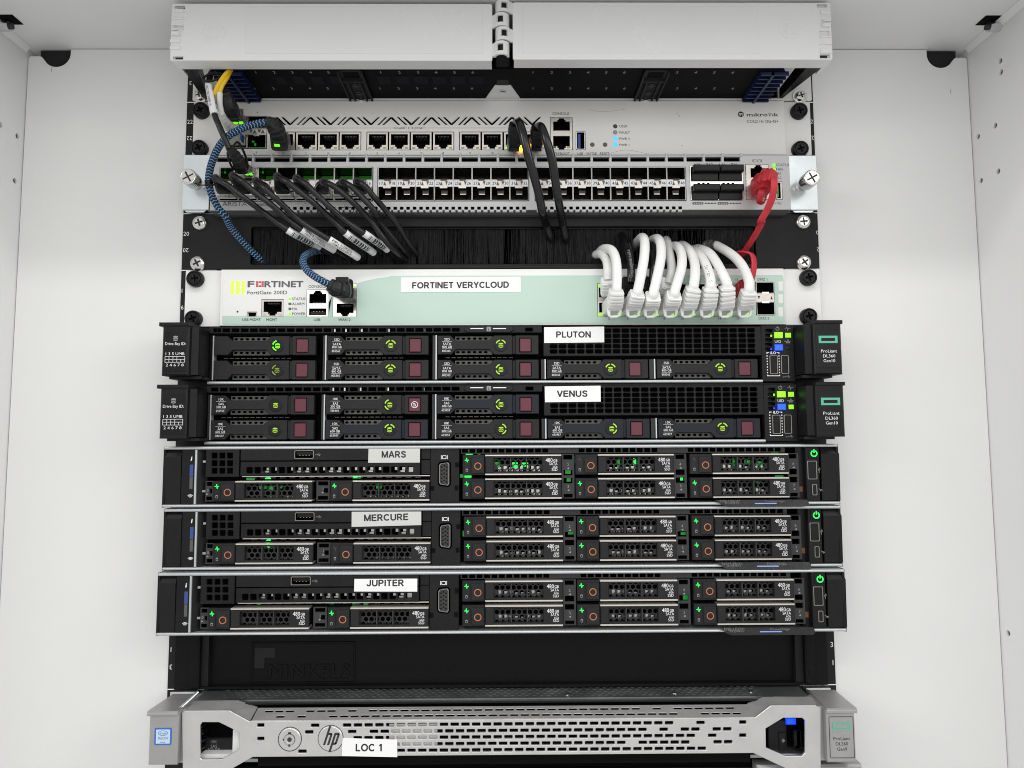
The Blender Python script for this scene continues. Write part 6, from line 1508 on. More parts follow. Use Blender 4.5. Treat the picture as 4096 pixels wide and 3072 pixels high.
# ears
ye = -42.0
for s in (-1, 1):
    f = Xg.rect(24, 322, 203, 640, ye) if s < 0 else Xh.rect(2010, 275, 2172, 572, ye)
    lp = Xg.rect(15, 310, 208, 331, ye) if s < 0 else Xh.rect(2004, 268, 2180, 288, ye)
    b = MB(); b.box(f[0], f[2], ye, -14, f[1], f[3], 0, .8); e = b.build('ear', ['bezel_grey'], hs_)
    b = MB(); b.rbox(lp, ye-1.2, ye+6, 0, .5); b.build('ear_lip', ['bezel_grey'], e)
    ztp = lp[3]; zbk = Xg(140, 214, -16)[1] if s < 0 else Xh(2080, 172, -16)[1]
    xa, xb = lp[0]+.3, lp[2]-.3
    b = MB(); v = [(xa, ye-.6, ztp-.2), (xb, ye-.6, ztp-.2), (xb, ye-.6, ztp+1.0), (xa, ye-.6, ztp+1.0), (xa+2, -10, zbk), (xb+(3 if s < 0 else 0), -10, zbk), (xa+2, -10, zbk-4), (xb, -10, zbk-4)]
    b.add(v, [(0, 1, 2, 3), (3, 2, 5, 4), (1, 7, 5, 2), (0, 3, 4, 6)]); b.build('ear_top', ['bezel_grey'], e)
    xm = (G(203, 500)[0], G(240, 500)[0]) if s < 0 else (H(1970, 400)[0], H(2012, 400)[0])
    b = MB(); b.box(xm[0], xm[1], BY+2, -14, f[1]-1, f[3]+1); b.build('ear_web', ['bezel_grey'], hs_)
    if s < 0:
        q = Xg.rect(60, 407, 166, 514, ye); b = MB(); b.plate(rr(*q, .8), [], ye-.2, .3); st = b.build('maker_sticker', ['intel_blue'], e)
        b = MB(); b.plate(rr(q[0]+1, q[1]+1, q[2]-1, q[3]-1, .5), [], ye-.28, .15); b.build('sticker_field', ['intel_pale'], st)
        cx, cz = mid(q); letter([('intel', cx, cz+2.2, 1.7, ye-.36, {}), ('XEON', cx, cz-1.0, 1.7, ye-.36, dict(bold=.01)), ('inside', cx, cz-3.6, 1.0, ye-.36, {})], 'intel_blue', st)
        b = MB(); b.plate([(cx+3.2*math.cos(t), cz+2.2+1.7*math.sin(t)) for t in [i*.393 for i in range(16)]], [[(cx+2.9*math.cos(t), cz+2.2+1.45*math.sin(t)) for t in [i*.393 for i in range(16)]]], ye-.36, .08); b.build('logo_ring', ['intel_blue'], st)
    else:
        q = Xh.rect(2023, 308, 2163, 545, ye); b = MB(); b.plate(rr(*q, .8), [rr(q[0]+.25, q[1]+.25, q[2]-.25, q[3]-.25, .6)], ye-.3, .4); b.build('label_outline', ['dark_grey'], e)
        cx = mid(q)[0]; yt = ye-.1
        b = MB(); r = Xh.rect(2041, 344, 2139, 386, ye); b.plate(rr(*r), [rr(r[0]+1.1, r[1]+1.0, r[2]-1.1, r[3]-1.0)], yt-.1, .15); b.build('brand_frame', ['hpe_green'], e)
        letter([('ProLiant', cx, Xh(2090, 434, ye)[1], 2.1, yt, dict(width=11.2, bold=.01)), ('DL360', cx, Xh(2092, 464, ye)[1], 2.1, yt, dict(width=8.4, bold=.01)), ('Gen9', cx, Xh(2093, 494, ye)[1], 2.1, yt, dict(width=6.7, bold=.01))], 'ink', e)
b = MB(); b.tube([(G(205, 300)[0], BY+2, G(205, 298)[1]), (Xg(330, 185, -24)[0], -24, Xg(330, 185, -24)[1])], 1.2, 8); b.build('hinge_wire', ['zinc'], hs_)
for V, px, py in ((Xg, 235, 197), (Xh, 1960, 158)):
    b = MB(); x, z = V(px, py, -6); b.box(x-9, x+9, -7, -1, z-2.0, z+1.6, 0, 1.0); b.build('slide_end', ['zinc'], hs_)
b = MB(); z1 = G(1000, 596)[1]; b.box(xl+6, xr-6, BY+8, 20, z1-6, z1-3.2, 0, .5); b.build('lower_lip', ['chassis_steel'], hs_)
# the next machine below, only its top edge in view
nx = thing('rack_server', 'dark machine under the silver server, only its top edge in view', 'server', (0, 0, -2*U))
b = MB(); b.box(-215, 215, -20, 200, -2*U, -U-1.5); b.build('chassis', ['void'], nx)
b = MB(); b.box(-216, 216, -24, -20, -2*U, -U-3, 0, .6); b.build('front', ['black'], nx)
b = MB(); x0 = Xh(1600, 590, -30)[0]; b.box(x0, 246, -34, -24, -2*U, front(3200, 3062, -34)[1], 0, 1.5); b.build('ear', ['bezel_grey'], nx)
# ================================================================ cables
def p3(V, px, py, y): return V.p3(px, py, y)
def loft_path(b, pts, sizes, mi=0, sub=1, q=.28, smooth=False, side=None):
    P = [Vector(p) for p in pts]; n = len(P); rings = []
    for i in range(n):
        t = (P[min(i+1, n-1)]-P[max(i-1, 0)]).normalized()
        a = Vector(side or (1, 0, 0)); a = (a-t*a.dot(t)).normalized(); u = t.cross(a) if True else None
        w, h = sizes[i][:2]; rings.append((P[i], a, -u, w, h, sizes[i][2] if len(sizes[i]) > 2 else q))
    return b.loft(rings, mi, smooth)
def ribbed(pts, sizes, nrib, f=.88, start=0.):
    """resample a boot path so that ribs stand proud of grooves"""
    C = catmull(pts, 10); m = len(C); out, sz = [], []
    def S(t):
        k = t*(len(sizes)-1); i = min(int(k), len(sizes)-2); u = k-i
        return tuple(sizes[i][j]*(1-u)+sizes[i+1][j]*u for j in range(2))
    def Pt(t):
        k = t*(m-1); i = min(int(k), m-2); return C[i].lerp(C[i+1], k-i)
    ts = [0, start] if start else [0]
    for k in range(nrib):
        a = start+(1-start)*k/nrib; c = start+(1-start)*(k+1)/nrib; g = (c-a)
        ts += [a+g*.02, a+g*.55, a+g*.60, a+g*.97]
    for i, t in enumerate(ts):
        t = min(t, 1.); out.append(Pt(t)); w, h = S(t)
        g = i >= (2 if start else 1) and ((i-(2 if start else 1)) % 4) in (2, 3)
        sz.append((w*(f if g else 1), h*(f if g else 1)))
    return out, sz
def cable_text(parent, path, txt, cap, r, s0, m, off=0., flip=False):
    vs, fs, w = text_mesh(txt, .0); L = [0.]
    for i in range(1, len(path)): L.append(L[-1]+(path[i]-path[i-1]).length)
    out = []
    for a, c in vs:
        s = s0+(a*cap if not flip else (w-a)*cap); i = 0
        while i < len(L)-2 and L[i+1] < s: i += 1
        u = (s-L[i])/max(1e-6, L[i+1]-L[i]); P = path[i].lerp(path[i+1], u); t = (path[i+1]-path[i]).normalized()
        n = (CAM-P); n = (n-t*n.dot(t)).normalized(); bb = n.cross(t)
        v = ((c-.5)*cap)*(-1 if flip else 1)+off; v = max(-r*.95, min(r*.95, v))
        out.append(P+n*(math.sqrt(max(r*r-v*v, 0))+.12)+bb*v)
    b = MB(); b.add(out, fs); return b.build('lettering', [m], parent)
def cord(parent, path, r, m, name='cord', n=14, **k):
    b = MB(); b.tube(path, r, n, **k); return b.build(name, [m], parent)
# ---------------------------------------------------------------- eight dark grey switch cables
GC = [  # rim on Ze, then Ze points, then Ya points, sleeve range on Ya (index pair) and print
    ((452, 868), [(560, 925), (700, 1035), (830, 1130), (1000, 1258)], [(905, 200), (1040, 275), (1160, 342), (1330, 455)], (0, 2), 'bar'),
    ((640, 840), [(740, 895), (860, 1000), (1080, 1172), (1250, 1320)], [(1020, 197), (1150, 285), (1280, 365), (1460, 480)], (0, 2), 'MPN: A1DP02023'),
    ((900, 900), [(990, 975), (1080, 1060), (1180, 1150), (1400, 1350)], [(1240, 277), (1360, 352), (1470, 422), (1550, 490)], (0, 2), 'MPN: A1DP02023'),
    ((1132, 848), [(1240, 905), (1350, 990), (1550, 1152), (1760, 1345)], [(1370, 222), (1490, 310), (1598, 385), (1690, 480)], (0, 2), 'bar'),
    ((1345, 868), [(1450, 930), (1560, 1040), (1740, 1210), (1890, 1340)], [(1522, 228), (1620, 295), (1708, 360), (1810, 480)], (0, 2), 'bar'),
    ((1640, 905), [(1730, 940), (1830, 1010), (2000, 1162), (2160, 1330)], [(1690, 285), (1795, 395), (1895, 480)], None, None),
    ((1852, 905), [(1940, 950), (2050, 1055), (2212, 1235)], [(1650, 140), (1800, 320), (1930, 470)], None, None),
    ((2012, 905), [(2075, 930), (2130, 985), (2212, 1085)], [(1677, 22), (1790, 160), (1888, 315), (2000, 465)], None, None)]
ordn = ('first', 'second', 'third', 'fourth', 'fifth', 'sixth', 'seventh', 'eighth')
bw = (bank[0][2]-bank[0][0])/8
for i, (rim, za, ya_, slv, prt) in enumerate(GC):
    kind = 'with a barcode sleeve' if prt == 'bar' else ('with a printed white sleeve' if prt else 'without a sleeve')
    px = bank[0][0]+bw*(i+.5); pz = (bank[0][1]+zmid0)/2
    t = thing('switch_cable', 'dark grey cable %s, %s from the zinc thumbscrew' % (kind, ordn[i]), 'cable', (px, AY, pz), 'dark grey cables from the lower switch sockets')
    yr = -40.0 if i < 5 else -37.0
    R = p3(Ze, *rim, yr)
    b = MB(); b.box(px-6.3, px+6.3, -21, AY+8, pz-3.9, pz+3.9, 0, .5); b.box(px-6.6, px+6.6, -14.5, AY-.7, pz-4.3, pz+4.4, 0, .3); b.build('plug_shell', ['bright_metal'], t)
    b = MB(); A = Vector((px, -20, pz)); nxt = p3(Ze, *za[0], yr-3)
    d = (R-A); mids = [A, A+d*.35, A+d*.7, R-(nxt-R).normalized()*.1]
    loft_path(b, mids+[R+Vector((0, -.6, 0))], [(11.5, 7.4), (9.6, 7.2), (7.2, 6.6, .45), (5.9, 5.9, .48), (5.2, 5.2, .48)], smooth=False); b.build('strain_relief', ['black_satin'], t)
    b = MB(); b.tube([R+Vector((0, .6, 0)), R+Vector((.15, -.9, -.1))], 3.0, 16); b.build('boot_rim', ['cable_black'], t)
    ys = [yr-3.5, yr-3, yr, yr+7][:len(za)]
    pts = [R+Vector((0, .5, 0))]+[p3(Ze, *q, ys[k]) for k, q in enumerate(za)]
    n = len(ya_); yl = [(-30 if n > 3 else -24)+(40 if n > 3 else 34)*(k/(n-1))**1.3 for k in range(n)]
    base = len(pts); pts += [p3(Ya, *q, yl[k]) for k, q in enumerate(ya_)]
    sub = 8; C = catmull(pts, sub)
    cord(t, C, 2.15, 'cable_grey')
    if slv:
        i0, i1 = (base+slv[0])*sub, (base+slv[1])*sub
        b = MB(); b.tube(C[i0:i1+1], 2.7, 18, ref=(CAM-C[i0]) if False else (.55, -1, .6)); sl = b.build('sleeve', ['barcode_label' if prt == 'bar' else 'paper'], t)
        if prt != 'bar': cable_text(sl, C[i0:i1+1], prt, 1.6, 2.72, 2.0, 'ink', .9); cable_text(sl, C[i0:i1+1], 'MSN: CSC21220139', 1.4, 2.72, 3.0, 'ink', -1.0)
    if i in (0, 1, 2, 3, 4, 6):     # pull loop
        c = R+Vector((4.5+i % 2, 7, -5)); b = MB()
        lp = [c+Vector((6.2*math.cos(a), -2.5*math.sin(a)-1, 2.6*math.sin(a)-1.5*math.cos(a))) for a in [k*math.pi/10 for k in range(21)]]
        b.tube(lp, .45, 6); b.build('pull_loop', ['black_satin'], t)
b = MB(); c = p3(Ze, 1895, 1225, -30); t = thing('wire_ring', 'thin black wire ring hanging among the grey switch cables', 'ring', c)
b.tube([c+Vector((5.2*math.cos(a), 0, 2.9*math.sin(a))) for a in [k*math.pi/12 for k in range(25)]], .28, 6); b.build('ring', ['black_satin'], t)
# ---------------------------------------------------------------- two cables rising under the left cover
t = thing('switch_cable', 'black cable with a long barcode sleeve rising to the left cover', 'cable', p3(Ze, 750, 735, -12))
px = bank[0][0]+bw*1.5; pz = (bank[0][3]+zmid1)/2
b = MB(); f = p3(Ze, 752, 742, -34); b.loft([((px, AY+6, pz), (1, 0, 0), (0, 0, 1), 12.8, 8.2, .06), ((px, AY-6, pz), (1, 0, 0), (0, 0, 1), 13.2, 8.6, .06), ((f.x, -34, f.z), (1, 0, 0), (0, 0, 1), 13.2, 8.8, .06)]); ps = b.build('plug_shell', ['bright_metal'], t)
for dx in (2.2, 5.2): b = MB(); b.box(f.x+dx-.9, f.x+dx+.9, -33, -31, f.z-5.0, f.z-4.3); b.build('indicator_light', ['led_green_hot'], ps)
bt = [p3(Wg, 590, 1395, -33), p3(Wg, 560, 1330, -40), p3(Wg, 510, 1240, -47), p3(Wg, 460, 1170, -53), p3(Wg, 432, 1125, -56)]
o, s = ribbed(bt, [(11.5, 8.5), (10, 8.5), (7.8, 7.4), (6.2, 6.2), (5.4, 5.4)], 6, .93); b = MB(); loft_path(b, o, s, q=.4); b.build('strain_relief', ['cable_black'], t)
pts = [p3(Wg, 425, 1140, -55.5), p3(Wg, 360, 990, -58), p3(Wg, 300, 850, -58), p3(Wg, 245, 715, -56), p3(Wg, 215, 560, -54), p3(Wg, 190, 430, -51), p3(Wg, 178, 335, -48), p3(Wg, 185, 250, -44), p3(Wg, 230, 150, -38), p3(Wg, 330, 60, -30)]
C = catmull(pts, 8); cord(t, C, 2.05, 'cable_grey')
b = MB(); b.tube(C[24:49], 2.75, 18, ref=(.8, -1, .1), v0=0); sl = b.build('sleeve', ['barcode_label'], t)
cable_text(sl, list(reversed(C[24:49])), 'CSC21904130000119', 1.45, 2.76, 4, 'ink', -1.5)
b = MB(); c = p3(Wg, 215, 245, -50); b.tube([c+Vector((6.3*math.cos(a), 2*math.sin(a), 4.1*math.sin(a)+1.2*math.cos(a))) for a in [k*math.pi/10 for k in range(21)]], .8, 8); b.build('cable_tie', ['black_satin'], t)
for k, (a, c) in enumerate((((470, 1240), (640, 1400)),)):
    q = [p3(Wg, 440, 1165, -50), p3(Wg, 530, 1060, -47), p3(Wg, 610, 1180, -44), p3(Wg, 655, 1330, -40), p3(Wg, 640, 1400, -36)]
    b = MB(); b.tube(catmull(q, 6), .9, 8, sec=[(1.3*math.cos(x), .5*math.sin(x)) for x in [j*.785 for j in range(8)]]); b.build('pull_strap', ['black_satin'], t)
    q = [p3(Wg, 405, 1190, -50), p3(Wg, 430, 1300, -46), p3(Wg, 480, 1390, -40), p3(Wg, 560, 1420, -36)]
    b = MB(); b.tube(catmull(q, 6), .8, 8); b.build('pull_strap', ['black_satin'], t)
t = thing('router_cable', 'black ribbed cable plug rising from the upper left router socket', 'cable', p3(Ze, 690, 250, -5))
a, c = (sf[0]+.3, (sf[0]+sf[2])/2-.1)
px, pz = (a+c)/2, (SFP_UP[0]+SFP_UP[1])/2; f = p3(Ze, 655, 165, -30)
b = MB(); b.loft([((px, RY+8, pz), (1, 0, 0), (0, 0, 1), 13.0, 8.4, .05), ((px, RY-5, pz), (1, 0, 0), (0, 0, 1), 13.4, 9, .05), ((f.x, -30, f.z), (1, 0, 0), (0, 0, 1), 13.6, 9.6, .05)]); ps = b.build('plug_shell', ['bright_metal'], t)
for dx in (0.5, 4.5): b = MB(); b.box(f.x+dx-1.2, f.x+dx+1.2, -29, -27, f.z-5.6, f.z-4.7); b.build('indicator_light', ['led_green_hot'], ps)
bt = [p3(Ze, 640, 175, -30), p3(Ze, 625, 120, -40), p3(Ze, 600, 50, -46), p3(Ze, 570, -30, -46), p3(Ze, 545, -100, -42)]
o, s = ribbed(bt, [(12, 9), (11.5, 9.5), (10, 9), (8.5, 8), (6.6, 6.6)], 7, .92); b = MB(); loft_path(b, o, s, q=.35); b.build('strain_relief', ['cable_black'], t)
cord(t, catmull([bt[-1], p3(Ze, 520, -180, -36), p3(Ze, 560, -300, -30), p3(Ze, 640, -400, -26)], 6), 2.0, 'cable_black')
# ---------------------------------------------------------------- yellow fibre pair
t = thing('fibre_cable', 'yellow fibre pair with pale boots dropping from the cover to the router', 'cable', p3(Wg, 480, 980, -20))
pa = catmull([p3(Wg, 540, 60, -34), p3(Wg, 470, 150, -44), p3(Wg, 400, 195, -50), p3(Wg, 320, 300, -53), p3(Wg, 268, 400, -53), p3(Wg, 250, 480, -51), p3(Wg, 258, 560, -49), p3(Wg, 285, 680, -46)], 8)
pb2 = catmull([p3(Wg, 520, 70, -34), p3(Wg, 452, 158, -44), p3(Wg, 395, 260, -50), p3(Wg, 340, 350, -52), p3(Wg, 314, 430, -52), p3(Wg, 310, 470, -51)], 8)
cord(t, pa, 1.55, 'cable_yellow', 'fibre', 10); cord(t, pb2, 1.55, 'cable_yellow', 'fibre', 10)
w1 = catmull([p3(Wg, 311, 440, -52), p3(Wg, 309, 560, -51), p3(Wg, 322, 650, -49), p3(Wg, 338, 725, -47)], 6)
cord(t, w1, 2.05, 'boot_pale', 'fibre_boot', 12)
o, s = ribbed([p3(Wg, 330, 700, -48), p3(Wg, 360, 770, -44), p3(Wg, 410, 840, -38), p3(Wg, 460, 895, -30)], [(4.6, 4.6), (5.4, 5.4), (6.4, 6), (7.4, 6.4)], 6, .94)
b = MB(); loft_path(b, o, s, q=.42); b.build('connector_boot', ['boot_clear'], t)
px, pz = (a+c)/2, (SFP_LOW[0]+SFP_LOW[1])/2
b = MB(); f = p3(Wg, 470, 900, -28); b.loft([((f.x, -28, f.z), (1, 0, 0), (0, 0, 1), 8, 7, .1), ((px, -12, pz), (1, 0, 0), (0, 0, 1), 11, 8, .1), ((px, RY+6, pz), (1, 0, 0), (0, 0, 1), 11.5, 8, .1)]); b.build('connector', ['boot_clear'], t)
b = MB(); b.box(px-6.2, px+6.4, -15, RY+8, pz-4, pz+4, 0, .4); b.build('transceiver', ['cage_metal'], t)
b = MB(); b.box(px+2.8, px+6.9, -16, -9, pz-3.2, pz+2.0, 0, .4); b.build('blue_latch', ['usb_blue'], t)
# ---------------------------------------------------------------- blue braided cables
t = thing('braided_cable', 'blue and black braided cable looping from the router past the thumbscrew', 'cable', p3(Ze, 1200, 450, -5))
bt = [p3(Ze, 1200, 452, -3), p3(Ze, 1168, 450, -20), p3(Ze, 1150, 420, -32), p3(Ze, 1125, 330, -40), p3(Ze, 1075, 268, -44), p3(Ze, 1000, 244, -46)]
b = MB(); loft_path(b, [bt[0], p3(Ze, 1165, 455, -22), p3(Ze, 1150, 455, -33)], [(11.2, 10.5), (13, 14), (12, 13.5)], q=.2); b.build('plug', ['black_satin'], t)
o, s = ribbed(bt[2:], [(13, 11), (12, 11), (10.5, 9.5), (7, 7)], 5, .9); b = MB(); loft_path(b, o, s, q=.35, side=(0, 0, 1)); b.build('ribbed_boot', ['cable_black'], t)
pl = MB(); v = p3(Ze, 1128, 440, -34.5); pl.box(v.x-2.0, v.x+1.8, -34.8, -33, v.z-4.5, v.z+4.5, 0, .3); pl.build('lamp_window', ['led_green_hot'], t)
C = catmull([p3(Ze, 1012, 246, -46), p3(Ze, 940, 255, -47), p3(Ze, 800, 292, -47), p3(Ze, 690, 340, -46), p3(Ze, 590, 400, -44), p3(Ze, 490, 510, -40), p3(Ze, 415, 670, -36), p3(Ze, 378, 820, -34), p3(Ze, 376, 920, -33), p3(Ze, 402, 1040, -31), p3(Ze, 470, 1180, -28), p3(Ze, 560, 1290, -24), p3(Ya, 450, 180, -15), p3(Ya, 560, 312, -7), p3(Ya, 688, 440, 2), p3(Ya, 730, 490, 9)], 10)
cord(t, C, 2.55, 'blue_braid', n=24)
b = MB(); k = 80; b.tube(C[77:84], 2.95, 14); b.build('hook_strap', ['black_satin'], t)
c = C[80]; b = MB(); b.tube(catmull([c+Vector((-9, 6, 1.5)), c+Vector((-5, 0, -1.5)), c+Vector((0, -3.3, -2.5)), c+Vector((5, -2, -2)), c+Vector((7, 1, 0))], 6), .55, 6); b.build('tie_end', ['black_satin'], t)
t = thing('braided_cable', 'short blue and black braided cable from the brush into the firewall', 'cable', p3(Ya, 1367, 690, -5))
C = catmull([p3(Ya, 1230, 362, 12), p3(Ya, 1160, 368, -2), p3(Ya, 1095, 380, -14), p3(Ya, 1045, 410, -22), p3(Ya, 1030, 460, -28), p3(Ya, 1058, 520, -33), p3(Ya, 1110, 566, -36), p3(Ya, 1175, 605, -38), p3(Ya, 1248, 642, -38)], 10)
cord(t, C, 2.6, 'blue_braid', n=24)
bt = [p3(Ya, 1238, 637, -38), p3(Ya, 1285, 662, -36), p3(Ya, 1330, 678, -30), p3(Ya, 1360, 685, -20)]
o, s = ribbed(bt, [(8, 8), (11, 12), (12, 13), (12.5, 12.5)], 4, .88); b = MB(); loft_path(b, o, s, q=.28, side=(0, 0, 1)); b.build('ribbed_boot', ['cable_black'], t)
b = MB(); f = p3(Ya, 1366, 672, -22); g = p3(Ya, 1367, 698, -3); loft_path(b, [f, g+Vector((0, -10, 0)), g], [(12.5, 14), (12, 12), (11.3, 9)], q=.15); b.build('plug', ['black_satin'], t)
b = MB(); f = p3(Ya, 1350, 604, -26); b.box(f.x-4.5, f.x+4.5, -30, -16, f.z-3, f.z+1.5, 0, .6); b.build('latch_guard', ['black_satin'], t)
# ---------------------------------------------------------------- two black cables on router ports 11 and 12
for prt, bt, cp in (('eleven', [(1603, 440, -4), (1612, 430, -20), (1618, 380, -30), (1624, 300, -37), (1628, 236, -41)],
                     [(Zf, 1632, 228, -41), (Zf, 1662, 226, -50), (Zf, 1690, 300, -55), (Zf, 1722, 420, -56), (Zf, 1755, 560, -54), (Zf, 1800, 720, -49), (Zf, 1850, 900, -42), (Zf, 1890, 1090, -32), (Yb, 1335, 200, -11), (Yb, 1388, 360, 0), (Yb, 1405, 430, 10)]),
                    ('twelve', [(1820, 440, -4), (1828, 430, -20), (1836, 385, -30), (1842, 320, -37), (1846, 268, -41)],
                     [(Zf, 1850, 262, -41), (Zf, 1880, 268, -50), (Zf, 1915, 350, -55), (Zf, 1952, 460, -55), (Zf, 1988, 600, -52), (Zf, 2015, 770, -47), (Zf, 2045, 960, -39), (Yb, 1520, 190, -12), (Yb, 1556, 370, 0), (Yb, 1562, 440, 10)])):
    t = thing('network_cable', 'glossy black network cable plugged into router port %s, falling into the brush' % prt, 'cable', p3(Zf, *bt[0]))
    P = [p3(Zf, *q) for q in bt]
    o, s = ribbed(P, [(9.6, 10.5), (9.0, 12.2), (9.6, 12.5), (10.4, 11.5), (9.2, 9.5)], 3, .97, .45); b = MB(); loft_path(b, o, s, q=.3); b.build('boot', ['black_satin'], t)
    b = MB(); g = P[1]; b.box(g.x-3.8, g.x+3.8, g.y-9, g.y-6, g.z-8.5, g.z+3, 0, 1.5); b.build('latch_guard', ['black_satin'], t)
    cord(t, catmull([p3(*q) for q in cp], 8), 3.05, 'cable_gloss', n=16)
# ---------------------------------------------------------------- red flat cables
flat = rr(-.75, -2.55, .75, 2.55, .5, 2)
t = thing('flat_cable', 'red flat cable hanging from the switch management socket to the brush', 'cable', p3(Zh, 1195, 1010, -12))
bt = [p3(Zh, 1195, 1010, -10), p3(Zh, 1210, 970, -22), p3(Zh, 1262, 905, -32), p3(Zh, 1330, 868, -40)]
b = MB(); loft_path(b, bt, [(11.3, 10.5, .05), (12, 12, .05), (11.5, 12, .05), (10.5, 10.5, .08)], side=(.6, -.6, 0)); b.build('plug', ['red_plastic'], t)
o, s = ribbed([p3(Zh, 1270, 880, -35), p3(Zh, 1330, 850, -42), p3(Zh, 1385, 842, -45)], [(11, 11), (10, 10), (8, 8)], 3, .9); b = MB(); loft_path(b, o, s, q=.08, side=(0, -1, 0)); b.build('boot', ['red_plastic'], t)
b = MB(); q = [p3(Zh, 1250, 960, -34), p3(Zh, 1225, 1040, -34), p3(Zh, 1210, 1120, -30), p3(Zh, 1260, 1132, -28), p3(Zh, 1290, 1050, -30)]; b.tube(catmull(q, 6), 1.0, sec=rr(-.6, -2.2, .6, 2.2, .3, 2), ref=(-.3, -1, 0)); b.build('latch_guard', ['red_plastic'], t)
C = catmull([p3(Zh, 1370, 845, -45), p3(Zh, 1372, 890, -48), p3(Zh, 1372, 980, -48), p3(Zh, 1345, 1100, -45), p3(Zh, 1295, 1215, -41), p3(Zh, 1225, 1340, -36), p3(Yc, 1500, 150, -28), p3(Yc, 1420, 290, -14), p3(Yc, 1345, 400, 0), p3(Yc, 1310, 450, 10)], 8)
cord(t, C, 1.0, 'red_plastic', sec=flat, ref=(0, -1, .1))
t = thing('flat_cable', 'red flat cable curling from the brush into the firewall behind the white cables', 'cable', p3(Yc, 1370, 660, -5))
C = catmull([p3(Yc, 1330, 440, 12), p3(Yc, 1300, 405, 0), p3(Yc, 1318, 383, -10), p3(Yc, 1372, 378, -18), p3(Yc, 1425, 400, -22), p3(Yc, 1440, 470, -24), p3(Yc, 1430, 560, -25), p3(Yc, 1405, 640, -24)], 8)
cord(t, C, 1.05, 'red_plastic', sec=flat, ref=(0, .2, -1))
o, s = ribbed([p3(Yc, 1400, 620, -24), p3(Yc, 1370, 660, -20), p3(Yc, 1335, 690, -4)], [(8, 8), (11, 11), (11.3, 10)], 4, .9); b = MB(); loft_path(b, o, s, q=.2); b.build('plug', ['red_plastic'], t)
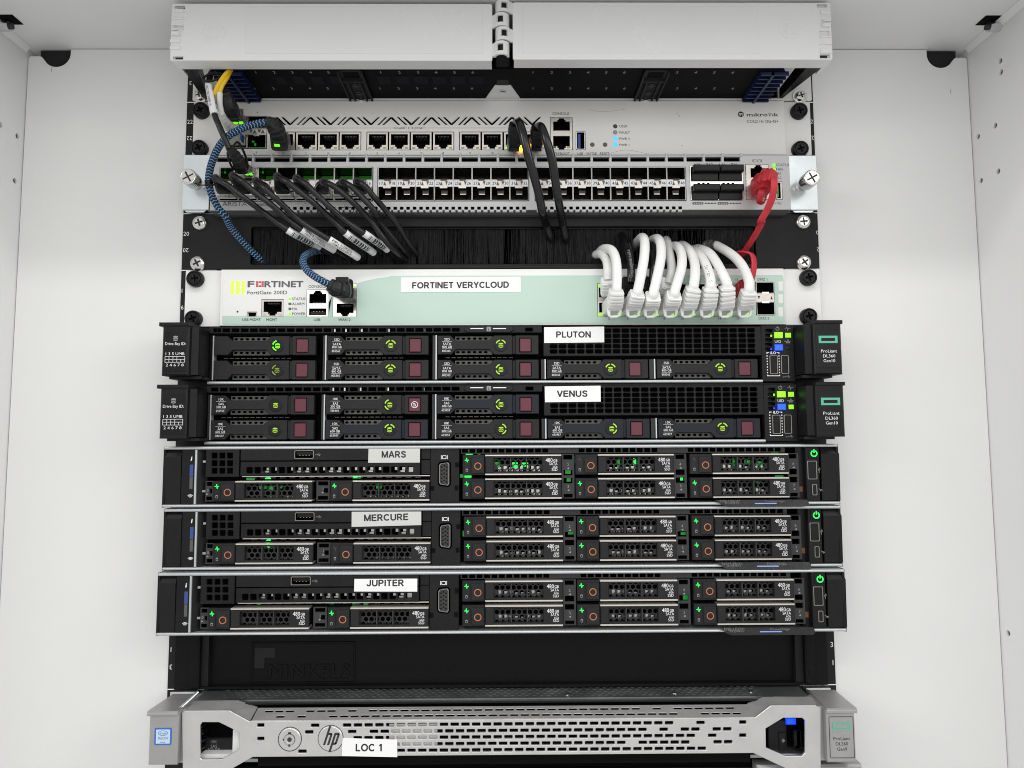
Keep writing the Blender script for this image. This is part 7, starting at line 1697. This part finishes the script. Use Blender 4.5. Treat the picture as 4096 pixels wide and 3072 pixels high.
# ---------------------------------------------------------------- white and black network cables on the firewall
def ycx(i): return 273+148.4*i
WH = [((335, 678), [(338, 560), (328, 440), (296, 368), (240, 352), (195, 380)], 318), ((505, 700), [(530, 570), (556, 420), (560, 300), (538, 262), (490, 310)], 470), ((630, 722), [(658, 590), (690, 430), (690, 325), (664, 272), (615, 285)], 612),
      ((800, 714), [(822, 625), (855, 510), (858, 410), (828, 338), (775, 335)], 770), ((955, 655), [(966, 560), (960, 465), (925, 375), (868, 325)], 908), ((1092, 655), [(1085, 580), (1050, 480), (1005, 410), (950, 362)], 1065),
      ((1222, 640), [(1188, 555), (1135, 460), (1075, 385), (995, 352)], 1215), ((1400, 682), [(1395, 600), (1340, 482), (1250, 392), (1118, 318)], 1370)]
for i, (tip, cp, bx) in enumerate(WH):
    t = thing('network_cable', 'white network cable with a ribbed boot in the firewall socket numbered %s' % ('two', 'four', 'six', 'eight', 'ten', 'twelve', 'fourteen', 'sixteen')[i], 'cable', p3(Yc, ycx(i), 830, -5), 'white cables in the lower firewall sockets')
    P = [p3(Yc, ycx(i), 838, -4), p3(Yc, bx, 812, -22), p3(Yc, (bx*2+tip[0])/3, 770, -31), p3(Yc, (bx+tip[0]*2)/3, (770+tip[1])/2+6, -36), p3(Yc, tip[0], tip[1]+6, -39)]
    o, s = ribbed(P, [(10.8, 10.2), (11.2, 11.0), (11.0, 11.4), (10.8, 11.0), (10.0, 10.0)], 5, .76, .42); b = MB(); loft_path(b, o, s, q=.16); b.build('boot', ['boot_white'], t)
    b = MB(); yg = -27.5
    A = [(bx-60, 785), (bx+60, 780), (bx+60, 855), (bx+50, 892), (bx+20, 906), (bx-25, 908), (bx-52, 890), (bx-60, 850)]
    Hh = [(bx-32, 852), (bx+36, 848), (bx+34, 884), (bx-30, 888)]
    b.plate([Yc(*q, yg) for q in A], [[Yc(*q, yg) for q in Hh]], yg, 2.2, .5); b.build('latch_guard', ['boot_white'], t)
    n = len(cp); ys = [-38, -33, -24, -10, 8] if n == 5 else [-37, -28, -14, 8]
    pts = [p3(Yc, tip[0], tip[1]+12, -38.5), p3(Yc, tip[0], tip[1]-10, -39.5)]+[p3(Yc, *q, ys[k]) for k, q in enumerate(cp)]
    last = pts[-1]+(pts[-1]-pts[-2]).normalized()*8+Vector((0, 8, 0)); C = catmull(pts+[last], 8)
    cord(t, C, 3.5, 'cable_white', n=18)
    if i == 5: cable_text(t, C, 'SerMax  S', 2.6, 3.37, 3, 'ink_grey', 0, True)
for i, m, tip, cp in ((0, 'w', (266, 590), [(264, 520), (250, 440), (205, 392), (150, 412)]), (1, 'b', (446, 610), [(452, 510), (432, 385), (395, 290), (360, 225)]), (2, 'b', (622, 620), [(632, 500), (628, 390), (600, 290)]), (3, 'w', (750, 620), [(776, 540), (766, 420), (738, 290)])):
    col = 'white' if m == 'w' else 'black'
    lab = {0: 'white network cable behind the boot of socket two in the upper firewall row', 1: 'black network cable with pale print between two white cables on the firewall', 2: 'plain glossy black network cable hidden behind the white boot of socket six', 3: 'white network cable behind the boot of socket eight in the upper firewall row'}[i]
    t = thing('network_cable', lab, 'cable', p3(Yc, ycx(i), 690, -5), 'cables in the upper firewall sockets')
    P = [p3(Yc, ycx(i), 690, -4), p3(Yc, ycx(i)-4, 675, -14), p3(Yc, (ycx(i)+tip[0])/2, (tip[1]+668)/2, -20), p3(Yc, tip[0], tip[1]+8, -23)]
    o, s = ribbed(P, [(11.3, 10.2), (12, 11), (11.5, 10.5), (10, 9.4)], 4, .87, .25); b = MB(); loft_path(b, o, s, q=.16); b.build('boot', ['boot_white' if m == 'w' else 'black_satin'], t)
    n = len(cp); ys = [-23, -18, -6, 9][-n:] if n == 4 else [-22, -12, 8]
    pts = [p3(Yc, tip[0], tip[1]+12, -23)]+[p3(Yc, *q, ys[k]) for k, q in enumerate(cp)]
    last = pts[-1]+(pts[-1]-pts[-2]).normalized()*5+Vector((0, 8, 0)); C = catmull(pts+[last], 8)
    cord(t, C, 3.3 if m == 'w' else 3.0, 'cable_white' if m == 'w' else 'cable_gloss', n=18)
    if i == 1: cable_text(t, C, 'Gebany  6 cable', 2.3, 3.02, 3, 'print_grey', 0)
